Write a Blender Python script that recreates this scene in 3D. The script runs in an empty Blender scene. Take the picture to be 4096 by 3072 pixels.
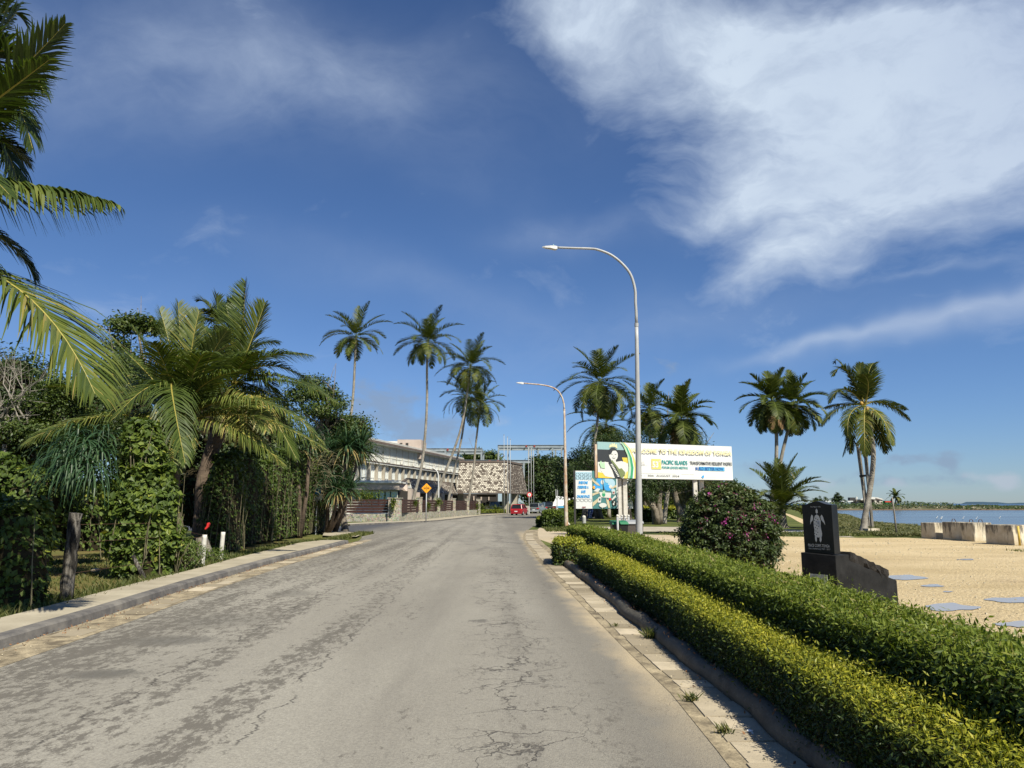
import bpy, math, random
import numpy as np
from mathutils import Vector, Matrix
R = math.radians
rng = np.random.default_rng(7)
random.seed(7)
sc = bpy.context.scene
COL = sc.collection
# ---------------- camera ----------------
F = 2950.0; CH = 1.6
PITCH = math.atan((2014-1536)/F)
cd = bpy.data.cameras.new('camera'); cam = bpy.data.objects.new('camera', cd); COL.objects.link(cam)
cd.sensor_width = 36; cd.sensor_fit = 'HORIZONTAL'; cd.lens = F/4096*36
cd.clip_start = .05; cd.clip_end = 20000
cam.location = (0, 0, CH); cam.rotation_euler = (math.pi/2+PITCH, 0, 0)
sc.camera = cam
sc.view_settings.view_transform = 'Standard'; sc.view_settings.look = 'None'
sc.view_settings.exposure = 0.62; sc.view_settings.gamma = 1.0
sc.view_settings.use_curve_mapping = False
try: sc.cycles.max_bounces = 6; sc.cycles.transparent_max_bounces = 6
except Exception: pass
def ray(px, py):
    dx = (px-2048)/F; dy = (1536-py)/F
    return dx, math.cos(PITCH)-dy*math.sin(PITCH), math.sin(PITCH)+dy*math.cos(PITCH)
def at(px, py, Y):
    x, y, z = ray(px, py); k = Y/y
    return Vector((x*k, Y, CH+z*k))
def g(px, py, z=0.0):
    x, y, zz = ray(px, py); k = (z-CH)/zz
    return Vector((x*k, y*k, z))
S2 = 4096/2212
def a2(px, py, Y): return at(px*S2, py*S2, Y)
# ---------------- sun ----------------
SAZ = R(33); SEL = R(49)
tosun = Vector((math.sin(SAZ)*math.cos(SEL), -math.cos(SAZ)*math.cos(SEL), math.sin(SEL)))
sl = bpy.data.lights.new('sun', 'SUN'); so = bpy.data.objects.new('sun', sl); COL.objects.link(so)
sl.energy = 5.0; sl.angle = R(.5); sl.color = (1.0, .945, .80)
so.rotation_euler = tosun.to_track_quat('Z', 'Y').to_euler()
# ---------------- node helper ----------------
class NT:
    def __init__(s, tree): s.t = tree; s.n = tree.nodes; s.l = tree.links
    def put(s, sock, v):
        if v is None: return
        if hasattr(v, 'is_output'): s.l.new(v, sock)
        else:
            if hasattr(sock.default_value, '__len__') and not hasattr(v, '__len__'): v = [v]*len(sock.default_value)
            if hasattr(sock.default_value, '__len__') and len(sock.default_value) == 4 and len(v) == 3: v = (*v, 1)
            sock.default_value = v
    def m(s, op, a=0, b=None, c=None, clamp=False):
        n = s.n.new('ShaderNodeMath'); n.operation = op; n.use_clamp = clamp
        s.put(n.inputs[0], a); s.put(n.inputs[1], b); s.put(n.inputs[2], c); return n.outputs[0]
    def vm(s, op, a, b=None):
        n = s.n.new('ShaderNodeVectorMath'); n.operation = op
        s.put(n.inputs[0], a); s.put(n.inputs[1], b)
        return n.outputs['Value'] if op in ('DOT_PRODUCT', 'LENGTH') else n.outputs[0]
    def mix(s, f, a, b, mode='MIX'):
        n = s.n.new('ShaderNodeMix'); n.data_type = 'RGBA'; n.blend_type = mode; n.clamp_factor = True
        s.put(n.inputs[0], f); s.put(n.inputs[6], a); s.put(n.inputs[7], b); return n.outputs[2]
    def noise(s, vec, scale, detail=4, rough=.5, dist=0.0, out=0):
        n = s.n.new('ShaderNodeTexNoise'); s.put(n.inputs['Vector'], vec); n.inputs['Scale'].default_value = scale
        n.inputs['Detail'].default_value = detail; n.inputs['Roughness'].default_value = rough; n.inputs['Distortion'].default_value = dist
        return n.outputs[out]
    def voro(s, vec, scale, feature='F1', out=0):
        n = s.n.new('ShaderNodeTexVoronoi'); n.feature = feature; s.put(n.inputs['Vector'], vec); n.inputs['Scale'].default_value = scale
        return n.outputs[out]
    def mr(s, v, a, b, c=0.0, d=1.0, smooth=False):
        n = s.n.new('ShaderNodeMapRange'); n.clamp = True
        if smooth: n.interpolation_type = 'SMOOTHSTEP'
        s.put(n.inputs[0], v)
        for i, x in enumerate((a, b, c, d)): s.put(n.inputs[i+1], x)
        return n.outputs[0]
    def ramp(s, f, stops):
        n = s.n.new('ShaderNodeValToRGB'); e = n.color_ramp.elements
        while len(e) < len(stops): e.new(.5)
        for i, (p, c) in enumerate(stops): e[i].position = p; e[i].color = (*c, 1)
        s.put(n.inputs[0], f); return n.outputs[0]
    def obj(s): return s.n.new('ShaderNodeTexCoord').outputs['Object']
    def pos(s): return s.n.new('ShaderNodeNewGeometry').outputs['Position']
    def scl(s, v, k):
        n = s.n.new('ShaderNodeMapping'); s.put(n.inputs[0], v); n.inputs['Scale'].default_value = k; return n.outputs[0]
    def xyz(s, v):
        n = s.n.new('ShaderNodeSeparateXYZ'); s.put(n.inputs[0], v); return n.outputs
    def comb(s, x, y, z):
        n = s.n.new('ShaderNodeCombineXYZ'); s.put(n.inputs[0], x); s.put(n.inputs[1], y); s.put(n.inputs[2], z); return n.outputs[0]
    def attr(s, name):
        n = s.n.new('ShaderNodeAttribute'); n.attribute_name = name; return n.outputs['Fac']
    def bump(s, h, strength=.3, dist=.02):
        n = s.n.new('ShaderNodeBump'); n.inputs['Strength'].default_value = strength; n.inputs['Distance'].default_value = dist
        s.put(n.inputs['Height'], h); return n.outputs[0]
# ---------------- world ----------------
w = bpy.data.worlds.new('World'); sc.world = w; w.use_nodes = True
T = NT(w.node_tree); T.n.clear()
sky = T.n.new('ShaderNodeTexSky'); sky.sky_type = 'NISHITA'; sky.sun_disc = False
sky.sun_elevation = SEL; sky.sun_rotation = math.pi-SAZ
sky.air_density = 1.0; sky.dust_density = .12; sky.ozone_density = 2.2; sky.altitude = 0
dirv = T.n.new('ShaderNodeTexCoord').outputs['Generated']
elv = T.xyz(dirv)[2]
skyc = T.mix(1.0, sky.outputs[0], T.mix(T.mr(elv, 0, .32, 0, 1, True), (.58, .77, 1.14), (.62, .82, 1.12)), 'MULTIPLY')
def blob(px, py, rx, ry, rot=0.0, wd=None):
    wdir = wd or globals()['wdir']
    """soft elliptical patch of sky about a world direction; angular radii come from pixel sizes"""
    d = Vector(ray(px, py)).normalized()
    d1 = Vector(ray(px+math.cos(R(rot))*10, py-math.sin(R(rot))*10)).normalized()
    a = (d1-d).normalized(); b = d.cross(a).normalized()
    k = math.sqrt(1+((px-2048)/F)**2+((py-1536)/F)**2)
    p = T.m('DIVIDE', T.vm('DOT_PRODUCT', wdir, a-d*a.dot(d)), rx/F/k*1.0)
    q = T.m('DIVIDE', T.vm('DOT_PRODUCT', wdir, b), ry/F/k)
    r2 = T.m('ADD', T.m('MULTIPLY', p, p), T.m('MULTIPLY', q, q))
    e = T.m('EXPONENT', T.m('MULTIPLY', r2, -1.0))
    front = T.m('GREATER_THAN', T.vm('DOT_PRODUCT', wdir, d), 0.0)
    return T.m('MULTIPLY', e, front)
warp = T.noise(T.scl(dirv, (1, 1, 1)), 3.2, 4, .55, 0, 1)
wdir = T.vm('ADD', dirv, T.vm('SCALE', T.vm('SUBTRACT', warp, (.5, .5, .5))))
T.n[-1].inputs[3].default_value = .16
def vscale(v, k):
    n = T.n.new('ShaderNodeVectorMath'); n.operation = 'SCALE'; T.put(n.inputs[0], v); n.inputs[3].default_value = k; return n.outputs[0]
wdir = T.vm('ADD', dirv, vscale(T.vm('SUBTRACT', warp, (.5, .5, .5)), .17))
def total(lst):
    s = lst[0]
    for x in lst[1:]: s = T.m('ADD', s, x)
    return s
# rotated frame so that streaks run from lower left to upper right
rm = T.n.new('ShaderNodeMapping'); rm.inputs['Rotation'].default_value = (0, R(38), 0); T.put(rm.inputs[0], wdir)
rm.inputs['Scale'].default_value = (.8, 1, 1.7)
fine = T.noise(rm.outputs[0], 5.5, 12, .60, .12)
broad = T.noise(wdir, 2.6, 3, .5)
big = total([blob(3620, 330, 900, 430, 14), T.m('MULTIPLY', blob(4150, 250, 500, 420, 0), .8), blob(2900, 110, 700, 230, -4), T.m('MULTIPLY', blob(3330, 600, 460, 360, 35), .9), T.m('MULTIPLY', blob(3120, 1020, 380, 130, 15), .58),
             T.m('MULTIPLY', blob(2780, 850, 330, 80, 25), .5), T.m('MULTIPLY', blob(3950, 800, 400, 220, 15), .6), T.m('MULTIPLY', blob(2280, 90, 300, 150, -35), .62)])
veil = total([T.m('MULTIPLY', blob(850, 260, 1000, 230, -6), .46), T.m('MULTIPLY', blob(1750, 1180, 700, 90, -16), .14), T.m('MULTIPLY', blob(1600, 500, 500, 160, -30), .16),
              T.m('MULTIPLY', blob(2350, 930, 300, 60, 5), .3), T.m('MULTIPLY', blob(300, 1250, 700, 200, -4), .08), T.m('MULTIPLY', blob(2500, 1330, 900, 120, 8), .16)])
streak = total([T.m('MULTIPLY', blob(4050, 1265, 560, 75, 13), 1.0), T.m('MULTIPLY', blob(3450, 1370, 520, 34, 13), .75), T.m('MULTIPLY', blob(3850, 1080, 300, 22, 6), .35)])
a1 = T.mr(T.m('ADD', T.m('MULTIPLY', big, 1.25), T.m('MULTIPLY', T.m('SUBTRACT', fine, .5), 3.2)), .30, 1.75, 0, 1)
a2v = T.m('MULTIPLY', veil, T.mr(fine, .3, .75, .25, 1.5))
a3 = T.m('MULTIPLY', streak, T.mr(fine, .25, .7, .35, 1.0))
fn2 = T.noise(rm.outputs[0], 17, 9, .62, .1)
a1 = T.m('MULTIPLY', a1, T.mr(fn2, .3, .7, .85, 1.08))
alpha = T.m('MINIMUM', T.m('ADD', T.m('MULTIPLY', T.m('POWER', a1, 1.15), .97), T.m('ADD', a2v, T.m('MULTIPLY', a3, .62))), .95)
ccol = T.mix(T.mr(T.m('ADD', broad, T.m('MULTIPLY', a1, .3)), .45, .9), (5.2, 6.3, 8.3), (7.6, 8.8, 10.2))
c1 = T.mix(alpha, skyc, ccol)
# low cumulus near the horizon
wsm = T.vm('ADD', dirv, vscale(T.vm('SUBTRACT', T.noise(dirv, 9, 4, .6, 0, 1), (.5, .5, .5)), .035))
cum = T.noise(T.scl(dirv, (1, 1, 1.7)), 20, 8, .6, .2)
def lb_(x, y, a, b, k): return T.m('MULTIPLY', blob(x, y, a, b, 0, wsm), k)
lowm = total([lb_(1560, 1640, 260, 130, .85), lb_(1760, 1740, 200, 60, .7), lb_(3610, 1840, 105, 34, .95), lb_(3790, 1850, 62, 44, .95), lb_(3050, 1860, 130, 34, .8), lb_(3440, 1880, 80, 26, .6),
              lb_(2620, 1460, 200, 70, .45), lb_(3650, 1930, 650, 34, .62), lb_(3950, 1830, 60, 22, .4)])
la = T.mr(T.m('ADD', lowm, T.m('MULTIPLY', T.m('SUBTRACT', cum, .5), 1.8)), .35, .95, 0, .72, True)
c2 = T.mix(la, c1, (3.0, 4.0, 5.6))
wm = total([lb_(4025, 1918, 60, 38, 1.15), lb_(3290, 1935, 60, 36, .85), lb_(3570, 1930, 50, 24, .7), lb_(2000, 1700, 70, 120, .5), lb_(3750, 1955, 300, 18, .45), lb_(3900, 1910, 80, 22, .6)])
wa = T.mr(T.m('ADD', wm, T.m('MULTIPLY', T.m('SUBTRACT', cum, .5), 1.6)), .3, 1.05, 0, .75, True)
c3 = T.mix(wa, c2, (5.4, 6.1, 7.2))
bg = T.n.new('ShaderNodeBackground'); bg.inputs[1].default_value = .058
T.l.new(c3, bg.inputs[0])
wo = T.n.new('ShaderNodeOutputWorld'); T.l.new(bg.outputs[0], wo.inputs[0])
try: w.cycles.sampling_method = 'MANUAL'; w.cycles.sample_map_resolution = 1024
except Exception: pass
# ---------------- materials ----------------
M = {}
def mat(name, fn=None, color=None, rough=.7, spec=.3, metal=0.0):
    m = bpy.data.materials.new(name); m.use_nodes = True; t = NT(m.node_tree)
    b = t.n['Principled BSDF']; b.inputs['Roughness'].default_value = rough
    b.inputs['Specular IOR Level'].default_value = spec; b.inputs['Metallic'].default_value = metal
    if color is not None:
        b.inputs['Base Color'].default_value = (*color, 1)
    if fn: fn(t, b)
    M[name] = m; return m
def dirty(name, c1, c2, scale=3, rough=.8, bumpk=.2, bd=.01, stretch=(1, 1, 1), spec=.3, metal=0.0, lo=.35, hi=.65):
    def fn(t, b):
        v = t.scl(t.obj(), stretch); n1 = t.noise(v, scale, 8, .6); n2 = t.noise(v, scale*11, 4, .6)
        t.put(b.inputs['Base Color'], t.mix(t.mr(t.m('ADD', t.m('MULTIPLY', n1, .75), t.m('MULTIPLY', n2, .25)), lo, hi), c1, c2))
        t.put(b.inputs['Normal'], t.bump(n2, bumpk, bd))
    return mat(name, fn, rough=rough, spec=spec, metal=metal)
def leafmat(name, stops, rough=.45, trans=.28, spec=.35, patch=0.0):
    m = bpy.data.materials.new(name); m.use_nodes = True; t = NT(m.node_tree)
    b = t.n['Principled BSDF']; b.inputs['Roughness'].default_value = rough; b.inputs['Specular IOR Level'].default_value = spec
    f = t.attr('tone')
    if patch: f = t.m('ADD', f, t.m('MULTIPLY', t.m('SUBTRACT', t.noise(t.obj(), .9, 3), .5), patch))
    c = t.ramp(f, stops); t.put(b.inputs['Base Color'], c)
    tr = t.n.new('ShaderNodeBsdfTranslucent'); t.put(tr.inputs[0], t.mix(1, c, (1.25, 1.35, .5), 'MULTIPLY'))
    mx = t.n.new('ShaderNodeMixShader'); mx.inputs[0].default_value = trans
    t.l.new(b.outputs[0], mx.inputs[1]); t.l.new(tr.outputs[0], mx.inputs[2])
    t.l.new(mx.outputs[0], t.n['Material Output'].inputs[0]); M[name] = m; return m
# ---------------- mesh helpers ----------------
def meshobj(name, V, FQ, mats, parent=None, mi=None, tone=None, smooth=False, loc=None):
    """V (n,3), FQ (m,k) equal sided faces, numpy"""
    V = np.asarray(V, dtype=np.float32); FQ = np.asarray(FQ, dtype=np.int32); k = FQ.shape[1]
    me = bpy.data.meshes.new(name)
    me.vertices.add(len(V)); me.vertices.foreach_set('co', V.ravel())
    me.loops.add(FQ.size); me.loops.foreach_set('vertex_index', FQ.ravel())
    me.polygons.add(len(FQ)); me.polygons.foreach_set('loop_start', np.arange(0, FQ.size, k, dtype=np.int32))
    try: me.polygons.foreach_set('loop_total', np.full(len(FQ), k, dtype=np.int32))
    except Exception: pass
    for x in mats: me.materials.append(M[x])
    if mi is not None: me.polygons.foreach_set('material_index', np.asarray(mi, dtype=np.int32))
    if tone is not None:
        a = me.attributes.new('tone', 'FLOAT', 'FACE'); a.data.foreach_set('value', np.asarray(tone, dtype=np.float32))
    me.update(calc_edges=True)
    me.polygons.foreach_set('use_smooth', np.full(len(FQ), smooth, dtype=bool))
    return link(name, me, parent)
def link(name, me, parent=None):
    o = bpy.data.objects.new(name, me); COL.objects.link(o)
    if parent is not None:
        o.parent = parent; o.matrix_parent_inverse = Matrix.Translation(-Vector(parent.location)) if False else Matrix.Identity(4)
        if parent.get('_w'):
            p = Vector(parent['_w'])
            me.transform(Matrix.Translation(-p)) if me else None
            o['_w'] = list(p)
    return o
def thing(name, label, cat, loc, group=None):
    """Empty at the base of a thing; children meshes are given in world coordinates"""
    o = bpy.data.objects.new(name, None); COL.objects.link(o); o.location = Vector(loc)
    o['label'] = label; o['category'] = cat; o['_w'] = list(Vector(loc))
    if group: o['group'] = group
    return o
def tag(o, label=None, cat=None, group=None, kind=None):
    for k, v in (('label', label), ('category', cat), ('group', group), ('kind', kind)):
        if v: o[k] = v
    return o
class MB:
    def __init__(s): s.v = []; s.f = []; s.mi = []; s.uv = None
    def add(s, vs, fs, mi=0):
        o = len(s.v); s.v += [tuple(x) for x in vs]; s.f += [tuple(i+o for i in f) for f in fs]; s.mi += [mi]*len(fs); return s
    def box(s, c, d, rz=0.0, mi=0, taper=1.0, rx=0.0, ry=0.0):
        x, y, z = d[0]/2, d[1]/2, d[2]/2
        vs = [Vector((sx*x*(taper if sz > 0 else 1), sy*y*(taper if sz > 0 else 1), sz*z)) for sz in (-1, 1) for sy in (-1, 1) for sx in (-1, 1)]
        m = Matrix.Translation(Vector(c)) @ Matrix.Rotation(rz, 4, 'Z') @ Matrix.Rotation(ry, 4, 'Y') @ Matrix.Rotation(rx, 4, 'X')
        return s.add([m @ v for v in vs], [(0, 2, 3, 1), (4, 5, 7, 6), (0, 1, 5, 4), (2, 6, 7, 3), (0, 4, 6, 2), (1, 3, 7, 5)], mi)
    def bar(s, p, q, w, h=None, mi=0, up=(0, 0, 1)):
        p = Vector(p); q = Vector(q); h = h or w; d = (q-p).normalized(); u = Vector(up)
        if abs(d.dot(u)) > .98: u = Vector((1, 0, 0))
        a = d.cross(u).normalized(); b = a.cross(d).normalized()
        vs = [e+a*(sa*w/2)+b*(sb*h/2) for e in (p, q) for sa, sb in ((-1, -1), (1, -1), (1, 1), (-1, 1))]
        return s.add(vs, [(0, 1, 2, 3), (7, 6, 5, 4), (0, 4, 5, 1), (1, 5, 6, 2), (2, 6, 7, 3), (3, 7, 4, 0)], mi)
    def tube(s, pts, rad, n=8, mi=0, cap=True):
        pts = [Vector(p) for p in pts]
        if not hasattr(rad, '__len__'): rad = [rad]*len(pts)
        o = len(s.v); ref = None
        for i, p in enumerate(pts):
            d = (pts[min(i+1, len(pts)-1)]-pts[max(i-1, 0)]).normalized()
            if ref is None: ref = Vector((1, 0, 0)) if abs(d.x) < .8 else Vector((0, 1, 0))
            a = d.cross(ref).normalized(); b = d.cross(a).normalized(); ref = -b if False else ref
            for j in range(n):
                t = 2*math.pi*j/n; s.v.append(tuple(p+(a*math.cos(t)+b*math.sin(t))*rad[i]))
        for i in range(len(pts)-1):
            for j in range(n):
                k = (j+1) % n; s.f.append((o+i*n+j, o+i*n+k, o+(i+1)*n+k, o+(i+1)*n+j)); s.mi.append(mi)
        if cap:
            s.f.append(tuple(o+j for j in range(n-1, -1, -1))); s.mi.append(mi)
            s.f.append(tuple(o+(len(pts)-1)*n+j for j in range(n))); s.mi.append(mi)
        return s
    def quad(s, a, b, c, d, mi=0): return s.add([a, b, c, d], [(0, 1, 2, 3)], mi)
    def poly(s, pts, mi=0): return s.add(pts, [tuple(range(len(pts)))], mi)
    def prism(s, pts, ext, mi=0):
        n = len(pts); pts = [Vector(p) for p in pts]; e = Vector(ext)
        return s.add(pts+[p+e for p in pts], [tuple(range(n-1, -1, -1)), tuple(range(n, 2*n))]+[(i, (i+1) % n, n+(i+1) % n, n+i) for i in range(n)], mi)
    def ball(s, c, r, n=8, mi=0, sz=1.0):
        c = Vector(c); o = len(s.v); k = n//2
        for i in range(1, k):
            for j in range(n):
                t = math.pi*i/k; q = 2*math.pi*j/n
                s.v.append(tuple(c+Vector((math.sin(t)*math.cos(q), math.sin(t)*math.sin(q), math.cos(t)*sz))*r))
        s.v.append(tuple(c+Vector((0, 0, r*sz)))); s.v.append(tuple(c-Vector((0, 0, r*sz)))); tp = len(s.v)-2
        for i in range(k-2):
            for j in range(n): s.f.append((o+i*n+j, o+(i+1)*n+j, o+(i+1)*n+(j+1) % n, o+i*n+(j+1) % n)); s.mi.append(mi)
        for j in range(n):
            s.f.append((tp, o+j, o+(j+1) % n)); s.f.append((tp+1, o+(k-2)*n+(j+1) % n, o+(k-2)*n+j)); s.mi += [mi, mi]
        return s
    def build(s, name, mats, parent=None, smooth=False, bevel=0.0, fix=True):
        me = bpy.data.meshes.new(name); me.from_pydata(s.v, [], s.f)
        for x in ([mats] if isinstance(mats, str) else mats): me.materials.append(M[x])
        me.polygons.foreach_set('material_index', s.mi)
        if fix:
            import bmesh
            bm = bmesh.new(); bm.from_mesh(me); bmesh.ops.recalc_face_normals(bm, faces=bm.faces); bm.to_mesh(me); bm.free()
        me.polygons.foreach_set('use_smooth', [smooth]*len(me.polygons))
        me.update(); o = link(name, me, parent)
        if bevel:
            b = o.modifiers.new('b', 'BEVEL'); b.width = bevel; b.segments = 2; b.limit_method = 'ANGLE'
        return o
def nrm(a): return a/np.maximum(np.linalg.norm(a, axis=-1, keepdims=True), 1e-9)
def leafquads(P, N, size, aspect=.45, rnd=.6, droop=0.0, r=rng, flat=False):
    """folded diamond leaves at points P, tips roughly along N"""
    n = len(P); size = np.broadcast_to(size, (n,))[:, None]
    if flat:  # leaf blades lie roughly parallel to the surface, tips hanging
        nn = nrm(N+np.array([0, 0, .35])+r.normal(0, rnd*.75, (n, 3))); d = r.normal(0, 1, (n, 3))+np.array([0, 0, -droop-.5]); d = nrm(d-nn*np.sum(d*nn, 1)[:, None]); s = np.cross(d, nn)
    else:
        d = nrm(N+r.normal(0, rnd, (n, 3))+np.array([0, 0, -droop]))
        s = nrm(np.cross(d, r.normal(0, 1, (n, 3)))); nn = np.cross(s, d)
    L = size; W = size*aspect
    a = P-d*L*.5; c = P+d*L*.5
    b = P+s*W*.5+nn*W*.12-d*L*.05; e = P-s*W*.5+nn*W*.12-d*L*.05
    V = np.stack([a, b, c, e], 1).reshape(-1, 3)
    return V, np.arange(4*n).reshape(n, 4)
def leaves(name, P, N, size, matn, parent, tone=None, **k):
    V, Q = leafquads(P, N, size, **k)
    if tone is None: tone = rng.random(len(P))
    return meshobj(name, V, Q, [matn], parent, tone=tone)
_ph = [(rng.normal(0, 1, 3), rng.random()*6.28) for _ in range(24)]
def wob(P, s=1.0):
    """cheap smooth noise about -1..1 for arrays of points"""
    P = np.atleast_2d(P); o = np.zeros(len(P))
    for i, (k, p) in enumerate(_ph): o += np.sin(P @ (k*s*(1+.18*i))+p)/(1+.12*i)
    return o/6.0
# ---------------- material library ----------------
def road_fn(t, b):
    p = t.pos(); x, y, z = t.xyz(p)
    u = t.m('ADD', x, t.m('MULTIPLY', y, .024))
    ps = t.scl(p, (1, .22, 1)); pw = t.vm('ADD', p, t.vm('MULTIPLY', t.vm('SUBTRACT', t.noise(p, 1.6, 5, .6, 0, 1), (.5, .5, .5)), (1.0, 1.0, 0)))
    n_big = t.noise(ps, .55, 6, .6); n_mid = t.noise(t.scl(p, (1, .45, 1)), 2.6, 8, .68); n_f = t.noise(p, 55, 3, .7); n_ff = t.voro(p, 95)
    base = t.mix(t.mr(n_big, .35, .65), (.235, .218, .182), (.32, .30, .252))
    # darker, coarser chip seal where the surface layer wore off: along the left side and in ragged patches
    band = t.m('ADD', t.mr(u, -3.4, -4.6), t.m('ADD', t.m('MULTIPLY', t.mr(u, .35, .9), .85), t.m('MULTIPLY', t.mr(t.m('ABSOLUTE', t.m('ADD', u, 2.55)), .75, 0), .80)))
    band = t.m('ADD', band, t.m('MULTIPLY', t.mr(t.m('ABSOLUTE', t.m('ADD', u, 1.6)), .42, 0), .55))
    ragged = t.m('ADD', t.m('MULTIPLY', n_mid, 1.5), t.m('ADD', t.m('MULTIPLY', band, .52), t.m('MULTIPLY', n_f, .55)))
    n_hf = t.noise(t.scl(p, (1, .5, 1)), 9, 12, .82); n_ln = t.noise(t.scl(p, (1, .1, 1)), 1.5, 4, .6)
    def bd(u0, w_, k): return t.m('MULTIPLY', t.mr(t.m('ABSOLUTE', t.m('SUBTRACT', u, u0)), w_, w_*.2), k)
    bs = t.m('ADD', t.m('ADD', bd(-3.7, .75, .34), bd(-2.9, .42, .30)), t.m('ADD', bd(-2.05, .5, .33), t.m('ADD', t.mr(u, -3.9, -4.5, 0, .36), bd(.15, .5, .16))))
    bs = t.m('ADD', bs, t.mr(u, .45, 1.0, 0, .16)); wear = t.mr(t.m('ADD', t.m('ADD', t.m('SUBTRACT', bs, .06), t.m('MULTIPLY', t.m('SUBTRACT', n_hf, .5), 2.9)), t.m('MULTIPLY', t.m('SUBTRACT', n_ln, .5), 1.2)), .22, .36)
    nearfade = t.mr(y, 60, 28, .45, 1)
    c = t.mix(t.m('MULTIPLY', wear, t.m('MULTIPLY', nearfade, .85)), base, t.mix(n_f, (.070, .063, .052), (.135, .122, .10)))
    # dark oil/tyre tracks
    trk = t.m('ADD', t.mr(t.m('ABSOLUTE', t.m('SUBTRACT', u, .25)), .42, 0), t.mr(t.m('ABSOLUTE', t.m('ADD', u, .95)), .6, 0, 0, .75))
    trk = t.m('MULTIPLY', trk, t.mr(t.noise(t.scl(p, (1.6, .12, 1)), 1.3, 5, .6), .35, .68))
    c = t.mix(t.m('MULTIPLY', trk, .6), c, (.125, .115, .10)); c = t.mix(t.m('MULTIPLY', t.mr(u, .35, 1.0), .58), c, (.125, .115, .098))
    # curved tyre scuffs at the junction
    sc_ = t.noise(t.scl(pw, (1.1, .32, 1)), 1.1, 7, .7, 1.4)
    c = t.mix(t.m('MULTIPLY', t.mr(sc_, .52, .66), t.m('MULTIPLY', t.mr(y, 12, 24), .75)), c, (.15, .14, .125))
    # cracks
    e1 = t.voro(pw, 1.55, 'DISTANCE_TO_EDGE'); e2 = t.voro(pw, 3.9, 'DISTANCE_TO_EDGE')
    cm = t.mr(t.noise(t.scl(p, (1, .3, 1)), .75, 4, .6), .47, .57)
    rb = t.mr(t.m('ABSOLUTE', t.m('ADD', u, -.18)), .65, .2)
    k1 = t.m('MULTIPLY', t.mr(e1, .019, .005), t.m('MAXIMUM', t.m('MULTIPLY', cm, .10), t.m('MULTIPLY', rb, t.mr(t.noise(p, .5, 3), .38, .46))))
    k2 = t.m('MULTIPLY', t.mr(e2, .024, .006), t.m('MULTIPLY', t.mr(t.noise(p, .9, 3), .53, .6), t.m('MAXIMUM', rb, t.m('MULTIPLY', band, .35))))
    lat = t.m('ADD', u, t.m('MULTIPLY', t.m('SUBTRACT', t.noise(t.scl(p, (0, 1, 0)), 1.3, 7, .7), .5), .75))
    k3 = t.m('MULTIPLY', t.mr(t.m('ABSOLUTE', t.m('ADD', lat, 1.72)), .012, .003), t.mr(t.noise(t.scl(p, (0, 1, 0)), 1.7, 3), .42, .5))
    k4 = t.m('MULTIPLY', t.mr(t.m('ABSOLUTE', t.m('ADD', lat, 3.05)), .014, .003), t.mr(t.noise(t.scl(p, (0, 1, 0)), 2.9, 3), .45, .5))
    ck = t.m('MAXIMUM', t.m('MAXIMUM', k1, k2), t.m('MAXIMUM', k3, k4))
    c = t.mix(t.m('MULTIPLY', ck, .8), c, (.045, .04, .036))
    # bitumen patches and a shallow pothole
    for (px, py, rx, ry, k) in ((375*S2, 1385*S2, .5, .32, .7), (230*S2, 1458*S2, .36, .2, .85), (1036*S2, 1343*S2, .13, .16, .75), (630*S2, 1283*S2, .4, .5, .5), (480*S2, 1342*S2, .55, .6, .35)):
        q = g(px, py); dx = t.m('DIVIDE', t.m('SUBTRACT', x, q.x), rx); dy = t.m('DIVIDE', t.m('SUBTRACT', y, q.y), ry)
        d = t.m('ADD', t.m('ADD', t.m('MULTIPLY', dx, dx), t.m('MULTIPLY', dy, dy)), t.m('MULTIPLY', t.m('SUBTRACT', n_hf, .5), 9))
        c = t.mix(t.m('MULTIPLY', t.mr(d, 1.3, .2), k), c, (.095, .09, .078))
    # dark wet-looking asphalt of the side road
    sd = t.m('MULTIPLY', t.mr(t.m('ADD', x, t.m('MULTIPLY', t.m('SUBTRACT', n_mid, .5), 3)), -7.2, -9.6), t.mr(y, 37, 41))
    c = t.mix(t.m('MULTIPLY', sd, .9), c, (.045, .045, .046))
    # sand blown against the right-hand edge
    en = t.m('ADD', u, t.m('MULTIPLY', t.m('SUBTRACT', t.noise(t.scl(p, (1, .6, 1)), 1.4, 6, .6), .5), .75))
    sand = t.m('MULTIPLY', t.mr(t.m('ADD', en, t.m('MULTIPLY', t.m('SUBTRACT', n_f, .5), .35)), 1.10, 1.42), t.m('MULTIPLY', t.mr(y, 4.5, 8, .12, 1), t.mr(y, 36, 46, 1, 0)))
    c = t.mix(sand, c, t.mix(n_f, (.40, .32, .20), (.50, .41, .27)))
    c = t.mix(t.mr(n_f, .35, .68, .0, .5), c, (.10, .09, .08)); c = t.mix(t.mr(n_ff, .0, .22, .42, 0), c, (.50, .47, .43))
    # small dark blots
    c = t.mix(t.m('MULTIPLY', t.mr(t.voro(t.scl(p, (1, .6, 1)), 4.6), .06, .03), .6), c, (.09, .085, .08))
    t.put(b.inputs['Base Color'], c)
    t.put(b.inputs['Roughness'], t.m('SUBTRACT', .9, t.m('MULTIPLY', sd, .4)))
    h = t.m('SUBTRACT', t.m('ADD', n_f, t.m('MULTIPLY', n_ff, .8)), t.m('MULTIPLY', ck, 2.2))
    t.put(b.inputs['Normal'], t.bump(h, .55, .008))
mat('road', road_fn, spec=.25)
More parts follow.
